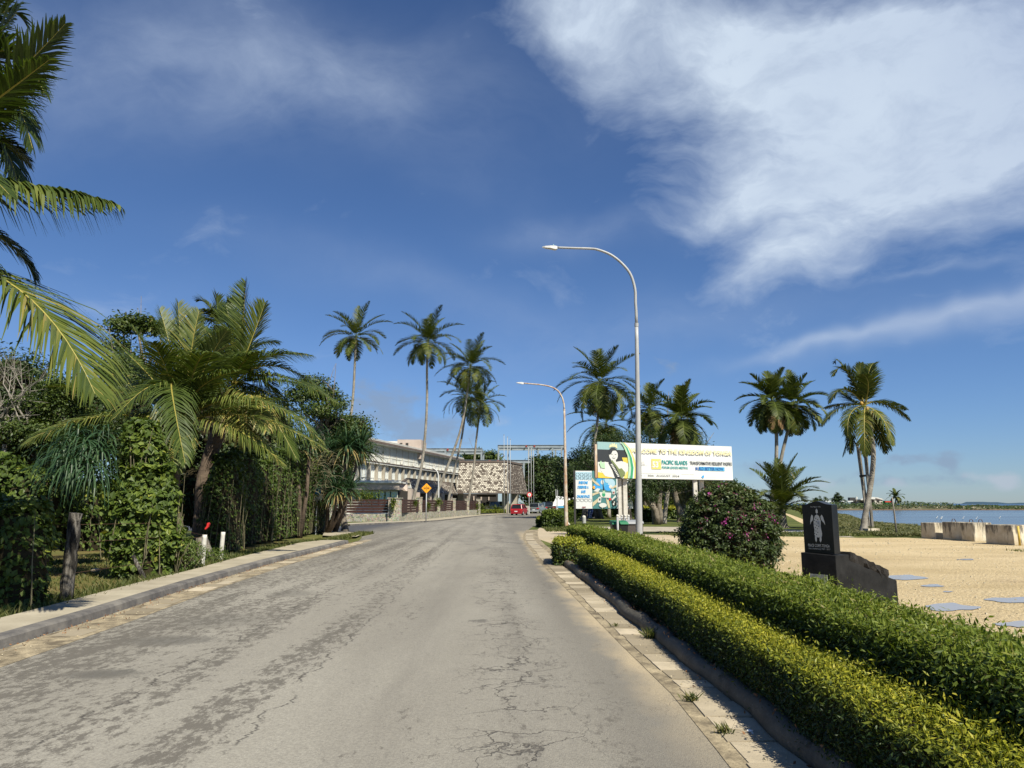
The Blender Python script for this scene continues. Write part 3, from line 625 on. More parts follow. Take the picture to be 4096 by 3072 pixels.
def ell(cx, cy, rx, ry, n=28, seed=0):
    n = 44
    r_ = random.Random(seed); ph = [r_.random()*6 for _ in range(4)]
    return [tuple(g(cx+math.cos(t)*rx*(1+.16*math.sin(3*t+ph[0])+.12*math.sin(2*t+ph[1])+.05*math.sin(7*t+ph[2])), cy+math.sin(t)*ry*(1+.15*math.sin(3*t+ph[1])+.12*math.sin(4*t+ph[3])+.06*math.sin(9*t+ph[0]))).xy) for t in [2*math.pi*k/n for k in range(n)]]
for k, (cx, cy, rx, ry) in enumerate([(3865, 2239, 38, 2.6), (3610, 2312, 100, 9), (3730, 2345, 46, 5), (3790, 2369, 20, 2.2), (3800, 2432, 100, 15), (4080, 2402, 140, 12), (4090, 2500, 110, 12), (3190, 2132, 90, 5)]):
    sheet('puddle', ell(cx, cy, rx, ry, seed=k), .0135, 'puddle')
for nm, pp in [('far_pavement', (far, 1.9, .4))]:
    a = far[1:-1]; b = offs(a, -2.0); sheet('far_pavement', a+b[::-1], .11, 'pavement')
    q = MB()
    for k in range(len(a)-1): q.quad(a[k], a[k+1], a[k+1]+Vector((0, 0, .112)), a[k]+Vector((0, 0, .112)))
    struct(q.build('far_kerb', 'kerb_stone'))
# ================= HEDGES =================
def hedge(name, label, cat, path, half, h, leaf, matn, dens, seed, group=None, core=.80, tonetop=.55, rag=.05, aspect=.42):
    """path: list of (x,y); half: half width; h: height. Leaves on top, both sides and ends, sized by distance"""
    r = np.random.default_rng(seed); pts = [Vector((p[0], p[1], 0)) for p in path]
    root = thing(name, label, cat, pts[0], group)
    Ps = []; Ns = []; Ss = []; To = []; cm = MB()
    for k in range(len(pts)-1):
        a, b = pts[k], pts[k+1]; L = (b-a).length; d = (b-a)/L; s = Vector((d.y, -d.x, 0))
        dist = max(2.5, ((a+b)/2).length); sz = leaf*max(1.0, dist/9)**.72
        area = L*(2*h+2*half); n = int(area*dens*(leaf/sz)**1.8)
        t = r.random(n)*L; f = r.random(n)*(2*h+2*half); P = np.zeros((n, 3)); N = np.zeros((n, 3))
        for q in (0,):
            l = f < h; rr = (f >= h) & (f < 2*h); tp = f >= 2*h
            off = np.where(l, half, np.where(rr, -half, (f-2*h)-half)); z = np.where(l, f, np.where(rr, f-h, h))
            P[:] = np.array(a)+np.outer(t, d)+np.outer(-off, s); P[:, 2] = z
            N[:] = np.outer(np.where(l, -1., np.where(rr, 1., 0.)), s); N[:, 2] = np.where(tp, 1., .45)
        edge = np.clip(1-np.abs(np.abs(off)-half)/.1, 0, 1)*np.clip(1-np.abs(z-h)/.12, 0, 1)
        P -= N*edge[:, None]*.035
        P += N*(wob(P, 1.6)*rag+wob(P, 5)*rag*.45+r.exponential(.02, n)-.06*(r.random(n)**2)*1.5)[:, None]
        P[:, 2] = np.maximum(P[:, 2], .03)
        Ps.append(P); Ns.append(N+np.array([0, 0, .35])); Ss.append(sz*r.uniform(.6, 1.25, n))
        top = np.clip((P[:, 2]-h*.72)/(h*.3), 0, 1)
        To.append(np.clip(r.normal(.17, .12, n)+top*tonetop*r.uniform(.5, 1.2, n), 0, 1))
        c = (a+b)/2; ins = .22*min(1, half*2)*(2 if len(pts) == 2 else (1 if k in (0, len(pts)-2) else 0)); cc2 = c+d*(ins/2 if k == 0 and len(pts) > 2 else (-ins/2 if k == len(pts)-2 and len(pts) > 2 else 0)); cm.box((cc2.x, cc2.y, h*core/2+.04), (half*2*core, max(.05, L+.01-ins), h*core), rz=-math.atan2(d.x, d.y))
    for (e0, e1, s_) in ((pts[0], pts[1], -1), (pts[-1], pts[-2], -1)):
        d = (e1-e0).normalized(); s = Vector((d.y, -d.x, 0)); dist = max(2.5, e0.length); sz = leaf*max(1.0, dist/9)**.72; n = int(half*2*h*dens*1.3*(leaf/sz)**1.8)
        u = r.uniform(-1, 1, n)*half*.97; z = r.random(n)**.9*h; P = np.array(e0)+np.outer(u, s)-np.outer(np.sqrt(np.maximum(0, 1-(u/half)**2))*.10+r.exponential(.02, n)-.05*r.random(n)*1.5, d); P[:, 2] = z; N = np.tile(np.array(-d)+np.array([0, 0, .5]), (n, 1))
        P += N*(wob(P, 1.6)*rag)[:, None]; P[:, 2] = np.maximum(P[:, 2], .03); Ps.append(P); Ns.append(N); Ss.append(sz*r.uniform(.6, 1.25, n)); To.append(np.clip(r.normal(.22, .14, n)+np.clip((z-h*.62)/(h*.4), 0, 1)*tonetop*r.uniform(.5, 1.2, n), 0, 1))
    cm.build('branches', 'hedge_core', root)  # solid dark filler boxes, painted shade behind the leaves
    P = np.concatenate(Ps); N = np.concatenate(Ns); S_ = np.concatenate(Ss); To = np.concatenate(To); fl = r.random(len(P)) < .5
    Va, Qa = leafquads(P[fl], N[fl], S_[fl], aspect=aspect*1.25, rnd=.6, r=r, flat=True); Vb, Qb = leafquads(P[~fl], N[~fl], S_[~fl], aspect=aspect, rnd=.6, r=r)
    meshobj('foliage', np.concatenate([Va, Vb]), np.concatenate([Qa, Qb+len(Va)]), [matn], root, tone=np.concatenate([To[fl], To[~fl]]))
    return root
krx = lambda y: float(kr(y))
gp = [(2.13, y) for y in (.6, 2.0, 3.2, 4.2, 5.2, 6.2, 7.5, 9)]+[(2.10, 10.5), (2.04, 12.5), (1.97, 15), (1.90, 17.0), (1.88, 18.2)]
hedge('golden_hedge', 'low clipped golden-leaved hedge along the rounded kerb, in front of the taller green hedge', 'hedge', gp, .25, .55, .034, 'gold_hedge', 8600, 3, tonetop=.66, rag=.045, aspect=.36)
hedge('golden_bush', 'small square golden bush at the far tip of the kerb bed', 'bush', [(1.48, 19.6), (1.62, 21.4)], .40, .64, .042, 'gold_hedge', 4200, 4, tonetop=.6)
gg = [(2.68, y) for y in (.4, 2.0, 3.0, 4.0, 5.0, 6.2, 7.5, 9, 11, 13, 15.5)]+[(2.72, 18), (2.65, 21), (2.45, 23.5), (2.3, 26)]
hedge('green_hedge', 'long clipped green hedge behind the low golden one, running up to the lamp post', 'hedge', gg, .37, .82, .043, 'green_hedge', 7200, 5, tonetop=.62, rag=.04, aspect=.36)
# ================= PALMS =================
def frond_pts(p0, az, el, L, droop, n=12, side=0.0):
    pts = [Vector(p0)]; d = L/n
    for i in range(n):
        t = (i+.5)/n; e = el-droop*t**1.25; a = az+side*t
        pts.append(pts[-1]+Vector((math.cos(e)*math.sin(a), math.cos(e)*math.cos(a), math.sin(e)))*d)
    return np.array(pts)
def bez(p0, p1, p2, n=14):
    t = np.linspace(0, 1, n+1)[:, None]; p0, p1, p2 = map(np.array, (p0, p1, p2))
    c = 2*p1-.5*(p0+p2)
    return (1-t)**2*p0+2*t*(1-t)*c+t*t*p2
def frond_geo(pts, lf, n, w, hang, r, splay=.75, lift=.15, rw=.03, seg=3, bare=.14):
    """numpy mesh of one feather palm frond: rachis strip + two rows of hanging leaflets"""
    k = len(pts); seglen = np.linalg.norm(np.diff(pts, axis=0), axis=1); cum = np.concatenate([[0], np.cumsum(seglen)]); Lr = cum[-1]
    tt = np.linspace(bare, .995, n); tt = np.concatenate([tt, tt]); sg = np.repeat([1., -1.], n); tt = np.clip(tt+r.normal(0, .25/n, 2*n), 0.05, 1)
    P = np.stack([np.interp(tt*Lr, cum, pts[:, c]) for c in range(3)], 1)
    P2 = np.stack([np.interp(np.minimum(tt*Lr+.02*Lr, Lr), cum, pts[:, c]) for c in range(3)], 1); P1 = np.stack([np.interp(np.maximum(tt*Lr-.02*Lr, 0), cum, pts[:, c]) for c in range(3)], 1)
    T_ = nrm(P2-P1); hz = pts[-1]-pts[0]; hz = np.array([hz[0], hz[1], 0.]); hz = hz/max(np.linalg.norm(hz), 1e-6)
    up = np.array([0, 0, 1.])-.6*hz*0; U = np.array([0, 0, 1.])-T_*(T_[:, 2:3]); st = np.abs(T_[:, 2:3]) > .93
    U = np.where(st, -hz-T_*((T_@(-hz))[:, None]), U); U = nrm(U); S = np.cross(T_, U)
    ln = lf*np.clip(np.sin(np.pi*np.clip(tt*.84+.13, 0, 1)), .12, 1)**.75*r.uniform(.82, 1.08, 2*n)
    fw = .35+.75*tt+r.normal(0, .07, 2*n)
    D = nrm(S*sg[:, None]*splay+T_*fw[:, None]+U*lift+r.normal(0, .06, (2*n, 3)))
    Wd = nrm(T_-D*(np.sum(T_*D, 1)[:, None]))
    Vs = []; pos = P.copy(); dr = D.copy(); hh = hang*r.uniform(.75, 1.25, 2*n)[:, None]
    wid = [.8, 1.0, .75, .12] if seg == 3 else [.9, .9, .1]
    for s in range(seg+1):
        ww = (w*wid[s])*Wd*.5; Vs.append(pos-ww); Vs.append(pos+ww)
        pos = pos+dr*(ln/seg)[:, None]; dr = nrm(dr+np.array([0, 0, -1.])*hh*(.35+.5*s))
    m = 2*n; V = np.stack(Vs, 1).reshape(-1, 3); b = (np.arange(m)*(2*(seg+1)))[:, None]
    Q = np.concatenate([b+np.array([[2*s, 2*s+1, 2*s+3, 2*s+2]]) for s in range(seg)], 0)
    mi = np.zeros(len(Q), int); tip = np.tile(tt, seg)
    tone = np.clip(r.normal(.42, .17, m), 0, 1); tone = np.tile(tone, seg)
    # rachis as a tapering four sided rod
    o = len(V); rv = []
    for q in range(k):
        t = q/(k-1); rad = rw*(1-.85*t); tg = pts[min(q+1, k-1)]-pts[max(q-1, 0)]; tg = tg/np.linalg.norm(tg); s_ = np.cross(tg, [0, 0, 1.]); s_ = s_/max(np.linalg.norm(s_), 1e-3); u_ = np.cross(s_, tg)
        for c, s in ((1, 0), (0, .7), (-1, 0), (0, -.7)): rv.append(pts[q]+s_*rad*c+u_*rad*s)
    rq = [(o+q*4+j, o+q*4+(j+1) % 4, o+(q+1)*4+(j+1) % 4, o+(q+1)*4+j) for q in range(k-1) for j in range(4)]
    V = np.concatenate([V, np.array(rv)]); Q = np.concatenate([Q, np.array(rq)]); mi = np.concatenate([mi, np.ones(len(rq), int)]); tone = np.concatenate([tone, np.full(len(rq), .5)])
    return V, Q, mi, tone
def frond(parent, pts, lf, n, w, hang, r, mats=('palm_leaf', 'rachis_green'), name='frond', toneshift=0.0, **k):
    V, Q, mi, tone = frond_geo(pts, lf, n, w, hang, r, **k)
    return meshobj(name, V, Q, list(mats), parent, mi=mi, tone=np.clip(tone+toneshift, 0, 1))
def trunk(parent, pts, r0, r1, m='palm_bark', base=1.6, n=10):
    # smooth the given points, swell at the foot, leaf-scar rings
    P = []; pts = [Vector(p) for p in pts]
    for i in range(len(pts)-1):
        p0, p1, p2, p3 = pts[max(i-1, 0)], pts[i], pts[i+1], pts[min(i+2, len(pts)-1)]
        for q in range(6):
            t = q/6; P.append(.5*((2*p1)+(p2-p0)*t+(2*p0-5*p1+4*p2-p3)*t*t+(3*p1-p0-3*p2+p3)*t**3))
    P.append(pts[-1]); N = len(P); rad = []
    for i in range(N):
        t = i/(N-1); rad.append((r0*(1-t)+r1*t)*(1+(base-1)*math.exp(-t*14))*(1+.04*(i % 2)))
    return MB().tube(P, rad, n).build('trunk', m, parent, smooth=True)
def palm(label, crown, tr, seed, nf=22, L=3.6, lf=.75, rt=(.17, .12), group=None, nuts=0, dead=0, w=.055, nl=34, elmax=78, elmin=-45, bark='palm_bark', droop=1.25, cat='palm tree', hang=.6):
    r = np.random.default_rng(seed); crown = Vector(crown); tr = [Vector(p) for p in tr]
    root = thing('coconut_palm', label, cat, tr[-1], group)
    trunk(root, [crown-Vector((0, 0, .15))]+tr if True else tr, rt[1], rt[0], bark, 1.0) if False else trunk(root, tr[::-1]+[crown], rt[0], rt[1], bark)
    nf = nf+5
    for i in range(nf):
        t = (i+.5)/nf; az = i*2.39996+r.normal(0, .18); el = R(elmax+(elmin-elmax)*t**.9)+r.normal(0, .10)
        Lf = L*(.75+.3*math.sin(math.pi*min(1, t*.8+.2)))*r.uniform(.88, 1.1)
        dr = (.35+.85*min(1, t*2.0))*droop*r.uniform(.75, 1.2)
        hang_ = hang*(.35+.65*min(1, t*1.8))
        frond(root, frond_pts(crown+Vector((0, 0, .25*(1-t))), az, el, Lf, dr, 9, r.normal(0, .25)), lf*1.15, int(nl*1.4), w*1.45, hang_*.8, r, seg=2, rw=.03, splay=.95, lift=.35*(1-t), toneshift=r.normal(0.02, .1)+(.08 if t > .6 else 0))
    for i in range(dead):
        az = r.random()*6.28
        frond(root, frond_pts(crown-Vector((0, 0, .2)), az, R(-40), L*.75, R(45), 7), lf*.8, nl//2, w, 1.3, r, mats=('dry_leaf', 'dry_leaf'), name='dead_frond', seg=2)
    for i in range(nuts):
        a = r.random()*6.28; p = crown+Vector((math.cos(a)*.38, math.sin(a)*.38, -.25-.5*r.random()))
        MB().ball(p, .13, 8, sz=1.15).build('coconut', 'coconut' if i % 3 else 'coconut_green', root, smooth=True)
    return root
def TP(lst, Y): return [at(a, b, Y) for a, b in lst]
def base_at(px, py, Y): p = at(px, py, Y); p.z = 0; return p
GP1 = 'coconut palms behind the stone wall'
palm('slender upright coconut palm, leftmost of the tall palms in front of the hotel', at(1424, 1352, 85), [at(1420, 1440, 85), at(1414, 1560, 85), at(1405, 1655, 85), at(1385, 1800, 85), base_at(1375, 2050, 85)], 11, 22, 4.3, .85, group=GP1, nl=30, elmin=-28, hang=.5, droop=1.1)
palm('tall pale-trunked coconut palm curving left at its foot behind the orange diamond sign', at(1712, 1372, 84), [at(1708, 1470, 84), at(1708, 1600, 84), at(1702, 1720, 84), at(1687, 1860, 84), at(1660, 1970, 84), base_at(1632, 2050, 84)], 12, 22, 4.4, .9, group=GP1, nl=30, elmin=-28, hang=.5)
palm('coconut palm with a slanting trunk that leans left, next right of the curved pale palm', at(1882, 1470, 92), [at(1872, 1550, 92), at(1847, 1700, 92), at(1812, 1810, 92), at(1768, 1920, 92), base_at(1715, 2050, 92)], 13, 24, 4.6, .9, group=GP1, nl=30, elmin=-28, hang=.5)
palm('dark leaning coconut palm whose crown hides under the taller slanting palm', at(1868, 1590, 100), [at(1862, 1650, 100), at(1845, 1760, 100), at(1825, 1850, 100), at(1797, 1985, 100), base_at(1785, 2045, 100)], 14, 22, 4.5, .9, group=GP1, nl=28, elmin=-28, hang=.5)
palm('shorter coconut palm with a thin straight trunk, rightmost of the palms before the shingled porch', at(1922, 1625, 104), [at(1912, 1700, 104), at(1900, 1810, 104), at(1892, 1900, 104), base_at(1862, 2040, 104)], 15, 22, 4.3, .85, group=GP1, nl=28, elmin=-28, hang=.5)
GP2 = 'coconut palms around the billboards'
palm('tall leafy coconut palm with green nuts rising behind the left end of the welcome billboard', at(2400, 1535, 76), [at(2398, 1600, 76), at(2388, 1700, 76), at(2374, 1790, 76), at(2362, 1880, 76), at(2345, 2000, 76), base_at(2332, 2070, 76)], 16, 26, 4.9, 1.0, group=GP2, nl=34, nuts=8, elmin=-48, dead=2)
palm('lower coconut palm crown showing beneath the tall one behind the billboard', at(2425, 1700, 84), [at(2428, 1780, 84), at(2432, 1900, 84), base_at(2436, 2060, 84)], 17, 24, 4.6, .95, group=GP2, nl=30, elmin=-60)
palm('coconut palm with a shaggy brown trunk just right of the grey lamp post', at(2598, 1640, 82), [at(2598, 1700, 82), at(2600, 1800, 82), base_at(2604, 2060, 82)], 18, 24, 4.2, .9, group=GP2, nl=30, dead=5, elmin=-50)
palm('coconut palm with a leaning pale trunk in the park behind the welcome billboard', at(2725, 1680, 60), [at(2716, 1740, 60), at(2700, 1810, 60), at(2680, 1910, 60), at(2665, 2010, 60), base_at(2654, 2092, 60)], 19, 26, 3.3, .8, group=GP2, nl=32, elmin=-55, w=.06, dead=3)
GP3 = 'coconut palms on the shore'
palm('left one of the twin coconut palms rising behind the flowering bush, trunk nearly straight', at(3088, 1612, 60), [at(3103, 1690, 60), at(3106, 1800, 60), at(3100, 1920, 60), at(3086, 2010, 60), base_at(3082, 2080, 60)], 20, 28, 3.2, .8, group=GP3, nl=34, elmin=-60, dead=4, w=.055)
palm('right one of the twin coconut palms behind the flowering bush, trunk bowed to the right', at(3175, 1625, 63), [at(3152, 1720, 63), at(3130, 1810, 63), at(3112, 1900, 63), at(3092, 1990, 63), base_at(3076, 2075, 63)], 21, 24, 3.3, .8, group=GP3, nl=34, elmin=-50, w=.055)
# the shore palm with nuts, fronds laid out as in the photograph
def hero_palm(label, crown, tr, fr, seed, Y, lf, nl, w, rt, bark='palm_bark', group=None, name='coconut_palm', seg=3, mats=('palm_leaf_hero', 'rachis'), rw=.035, extra=0, L=3.5):
    r = np.random.default_rng(seed); c = Vector(crown)
    root = thing(name, label, 'palm tree', tr[-1], group)
    trunk(root, tr[::-1]+[c], rt[0], rt[1], bark, 1.7, 12)
    for k, f in enumerate(fr):
        (x1, y1, d1), (x2, y2, d2) = f[0], f[1]; opt = f[2] if len(f) > 2 else {}
        p1 = at(x1, y1, Y+d1); p2 = at(x2, y2, Y+d2); st = Vector(at(*opt['s'], Y+opt.get('sd', 0))) if 's' in opt else c+Vector((0, 0, .1))
        frond(root, bez(st, p1, p2), opt.get('lf', lf), opt.get('n', nl), opt.get('w', w), opt.get('hang', .6), r, mats=opt.get('m', mats), seg=seg, rw=rw, lift=opt.get('lift', .12), splay=opt.get('splay', .75), toneshift=opt.get('t', r.normal(0, .08)), bare=opt.get('bare', .14))
    for k in range(extra):
        az = r.random()*6.28; el = r.uniform(-.7, 1.2)
        frond(root, frond_pts(c, az, el, L*r.uniform(.8, 1.05), 1.1*r.uniform(.7, 1.2), 10), lf, nl, w, .6, r, mats=mats, seg=seg, rw=rw, toneshift=-.1)
    return root
U4 = lambda x, y: (2900+x*.5407, 1400+y*.5407)
def f4(a, b, d1=0, d2=0, **o): x1, y1 = U4(*a); x2, y2 = U4(*b); return ((x1, y1, d1), (x2, y2, d2), o)
shore = hero_palm('coconut palm hung with orange nuts beside wooden props at the water', at(*U4(1035, 425), 41), [at(*U4(1065, 540), 41), at(*U4(1085, 650), 41), at(*U4(1098, 780), 41), at(*U4(1085, 950), 41), at(*U4(1060, 1100), 41), at(*U4(1035, 1240), 41), base_at(3454, 2135, 41)],
    [f4((900, 150), (800, 190), 0, -.3, hang=.3), f4((870, 120), (815, 95), .5, .8, hang=.3), f4((1000, 250), (1005, 100), .2, .2, hang=.15), f4((1060, 180), (1105, 95), -.2, .3, hang=.3), f4((1085, 250), (1090, 110), .6, 1.4, hang=.3, t=-.1),
     f4((880, 290), (775, 390), -.5, -.8), f4((850, 430), (720, 560), -.3, -.5), f4((930, 470), (910, 640), -1, -1.4, t=.15), f4((1030, 560), (1035, 780), -1.0, -1.3, t=.2, hang=.8), f4((960, 500), (870, 780), .3, .4, t=-.1), f4((940, 560), (930, 760), .8, 1.2, t=-.15),
     f4((1180, 395), (1365, 520), -.2, -.4), f4((1150, 380), (1340, 440), .6, 1.3, t=-.15), f4((1160, 500), (1250, 700), -1.0, -1.5, t=.25, hang=.8), f4((1120, 560), (1190, 760), .5, .9, t=-.15), f4((1110, 530), (1230, 740), .2, .1), f4((1070, 560), (1060, 770), .9, 1.4, t=-.2), f4((940, 380), (850, 300), .8, 1.5, t=-.1), f4((900, 400), (740, 430), 1.0, 2.2, t=-.1), f4((1060, 250), (1010, 180), -.8, -1.6, hang=.3)],
    22, 41, .85, 66, .052, (.15, .11), group=GP3, mats=('palm_leaf', 'rachis'))
for (x, y) in [(1045, 470), (1060, 455), (1075, 470), (1090, 462), (1105, 465), (1062, 490), (1040, 488), (1010, 395), (985, 490), (1080, 490), (1055, 440)]:
    p = at(*U4(x, y), 40.55+random.random()*.2); MB().ball(p, .11, 8, sz=1.15).build('coconut', 'coconut', shore, smooth=True)
for k in range(14):
    a = random.uniform(-1.2, 1.2); p = at(*U4(1030, 420), 41); q = p+Vector((math.sin(a)*.55, random.uniform(-.3, .1), .15+math.cos(a)*.45)); MB().tube([p, p.lerp(q, .6)+Vector((0, 0, .05)), q], [.02, .012, .004], 4).build('flower_stalk', 'dry_leaf' if False else 'rachis', shore)
palm('tiny distant coconut palm on the spit beside the red-roofed shed', at(3583, 1988, 282), [at(3583, 2000, 282), at(3582, 2014, 282)], 31, 14, 3.6, .9, rt=(.25, .2), nl=14, w=.2, elmin=-30)
palm('young low coconut palm fanning from the ground behind the twin palms', Vector((base_at(3128, 2040, 50).x, 50, 1.2)), [Vector((base_at(3128, 2040, 50).x, 50, .0))], 32, 24, 3.6, .75, rt=(.3, .2), nl=34, elmax=88, elmin=5, w=.05, droop=1.2)
# ---- left hand palms (pixel coordinates of the fronds in the 2212 px wide view) ----
def f2(a, b, d1=0, d2=0, **o):
    if 's' in o: o['s'] = (o['s'][0]*S2, o['s'][1]*S2)
    return ((a[0]*S2, a[1]*S2, d1), (b[0]*S2, b[1]*S2, d2), o)
GL = 'leafy coconut palms behind the left-hand pavement'
hero_palm('leafy coconut palm with low arching fronds, left of the pair by the pavement', a2(398, 918, 22.5), [a2(392, 960, 22.5), a2(372, 1030, 22.6), a2(372, 1100, 22.6), a2(385, 1160, 22.4), base_at(705, 2235, 22.3)],
    [f2((215, 900), (50, 962), -2.0, -3.4, t=.25, hang=.85, lf=1.3), f2((275, 850), (105, 835), .3, .4, t=.1), f2((300, 842), (170, 770), .8, 1.5, t=.05), f2((335, 893), (312, 985), -1.6, -2.2, t=.28, hang=1.0), f2((376, 948), (378, 1015), -1.5, -2.2, t=.32, hang=.9, lf=1.0),
     f2((490, 918), (612, 1002), -1.2, -1.8, t=.28, hang=.9), f2((540, 900), (705, 972), -.6, -1.0, t=.25, hang=.8), f2((505, 862), (640, 900), -1.4, -2.2, t=.22, hang=.8), f2((500, 880), (600, 862), .4, .8, t=-.05),
     f2((392, 790), (385, 655), .1, .3, hang=.12, lift=.5), f2((372, 770), (345, 668), .6, 1.0, hang=.15, lift=.5), f2((410, 780), (430, 672), -.3, -.2, hang=.15, lift=.4), f2((345, 800), (285, 705), -.4, -.6, hang=.35), f2((330, 820), (270, 760), .6, 1.0, t=-.1), f2((440, 800), (490, 715), -.6, -1.0, hang=.4, t=.12), f2((370, 830), (400, 1000), -1.8, -3.2, t=-.12, hang=.9), f2((350, 830), (250, 900), -1.4, -2.6, t=.05, hang=.8), f2((430, 840), (520, 800), -1.2, -2.0, t=.05), f2((360, 800), (330, 740), -1.0, -2.0, hang=.4), f2((420, 800), (455, 760), -1.2, -2.6, hang=.5)],
    41, 22.5, 1.15, 88, .040, (.20, .24), 'palm_bark_dark', group=GL, rw=.04)
hero_palm('taller leafy coconut palm with an upright spear, right of the pavement pair', a2(505, 838, 26), [a2(492, 880, 26), a2(462, 960, 25.8), a2(440, 1040, 25.4), a2(436, 1100, 25.2), base_at(795, 2200, 25)],
    [f2((522, 720), (530, 608), 0, .2, hang=.08, lift=.5), f2((545, 730), (572, 655), -.3, -.4, hang=.25, lift=.3, t=.12), f2((560, 775), (672, 768), -.3, -.6, t=.12, hang=.6), f2((590, 790), (700, 850), .4, .4, t=-.05), f2((600, 812), (730, 872), -.5, -1.0, t=.05, hang=.8), f2((580, 850), (700, 960), -.8, -1.2, t=.1, hang=.9), f2((560, 860), (640, 990), -1.0, -1.8, t=.0, hang=1.0),
     f2((500, 730), (488, 660), .5, .8, hang=.15, lift=.4, t=-.1), f2((480, 760), (430, 700), .4, .9, hang=.4, t=-.15), f2((450, 780), (380, 760), .7, 1.4, t=-.15), f2((530, 760), (600, 740), .8, 1.6, t=-.2), f2((540, 800), (620, 880), .9, 1.8, t=-.25, hang=.9), f2((470, 830), (400, 900), .6, 1.2, t=-.2, hang=.8), f2((520, 790), (560, 760), -1.2, -2.6, t=-.05), f2((540, 850), (575, 930), -1.6, -2.8, t=.35, hang=1.0, m=('palm_leaf_hero', 'rachis')), f2((510, 880), (530, 960), -1.0, -2.0, t=.5, hang=1.2), f2((470, 810), (440, 850), -1.2, -2.2, t=-.1), f2((560, 820), (650, 830), -1.0, -1.8)],
    42, 26, 1.2, 84, .044, (.22, .26), 'palm_bark_dark', group=GL, rw=.04)
hero_palm('dark coconut palm top peeping out behind the upright spear of the taller leafy palm', a2(472, 705, 33), [a2(472, 740, 33), a2(470, 850, 33), base_at(870, 2150, 33)],
    [f2((450, 660), (428, 650), 0, 0, hang=.3), f2((470, 670), (468, 638), 0, 0, hang=.2), f2((490, 675), (505, 650), 0, 0), f2((445, 690), (428, 690), 0, 0), f2((500, 690), (525, 700), 0, 0), f2((460, 680), (440, 668), -1, -1.6), f2((480, 690), (490, 668), -1, -2)], 43, 33, 1.0, 46, .06, (.25, .22), 'palm_bark_dark', group=GL, mats=('palm_leaf', 'rachis_green'))
YN = 9.5  # near palm: negative frond tone shifts paint the shade of the undersides
hero_palm('near coconut palm whose huge fronds sweep in from the left edge', a2(-230, 395, YN), [a2(-228, 500, YN), a2(-222, 800, YN), base_at(-222*S2, 2500, YN)],
    [f2((40, 625), (205, 850), -.3, -.6, t=.22, hang=.55, lf=1.5, s=(-190, 545), n=92, bare=.2), f2((60, 405), (252, 441), -.1, -.3, t=.05, hang=1.5, lf=1.05, n=96, w=.062, splay=.5, lift=0), f2((-20, 210), (140, 52), -.3, -.4, t=-.2, hang=.3, lf=.8, n=80), f2((-60, 150), (40, 20), .1, .3, hang=.35, t=-.1, lf=.8), f2((-50, 220), (85, 170), .3, .6, hang=.55, t=-.2, lf=.85), f2((-60, 260), (75, 265), .4, .8, hang=.6, t=-.25, lf=.85), f2((-60, 310), (60, 345), .5, .9, hang=.7, t=-.25, lf=.8),
     f2((-20, 500), (75, 600), .3, .6, hang=.6, t=-.25, lf=.75, s=(-200, 450)), f2((20, 610), (165, 790), .4, .8, hang=.7, t=-.1, lf=1.05, s=(-190, 520)), f2((-100, 100), (-60, -60), 0, 0, hang=.3), f2((-180, 100), (-220, -60), 0, 0, hang=.2), f2((-350, 250), (-460, 300), 0, 0), f2((-350, 420), (-440, 560), 0, 0), f2((-40, 240), (105, 130), -.6, -1.0, hang=.5, t=-.2, lf=.7), f2((-120, 330), (20, 420), -.8, -1.2, t=-.2, lf=.7), f2((-30, 120), (95, 200), .2, .3, t=-.25, hang=.7, lf=.9), f2((-40, 60), (60, 60), .5, .8, t=-.2, hang=.6, lf=.9), f2((-70, 60), (10, -40), -.2, -.2, t=-.15, hang=.5, lf=.9), f2((-40, 170), (70, 320), .1, .1, t=-.3, hang=.9, lf=.9), f2((-50, 280), (40, 400), .3, .3, t=-.3, hang=.9, lf=.8)],
    44, YN, 1.1, 84, .042, (.2, .2), 'palm_bark', group=None, rw=.028)
# ================= TREES AND BUSHES =================
def lobes_leaves(lobes, n, clump, r, shell=.72, flat=1.0):
    """leaf points grouped in clumps spread through the outer part of ellipsoid lobes"""
    C = np.array([l[0] for l in lobes], float); Rr = np.array([l[1] for l in lobes], float); wgt = np.prod(Rr, 1)**(2/3); wgt = wgt/wgt.sum()
    nc = max(6, n//26); k = r.choice(len(lobes), nc, p=wgt); d = nrm(r.normal(0, 1, (nc, 3))); rad = shell+(1.06-shell)*r.random(nc)**.6
    cc = C[k]+d*Rr[k]*rad[:, None]
    m = r.integers(0, nc, n); P = cc[m]+r.normal(0, 1, (n, 3))*clump*np.array([1, 1, .6*flat])
    N = nrm(d[m]*Rr[k][m].mean()*.6/np.maximum(Rr[k][m], .1)+np.array([0, 0, .45]))
    tone = np.clip(r.normal(.42, .16, n)+r.normal(0, .14, nc)[m], 0, 1)
    return P, N, tone
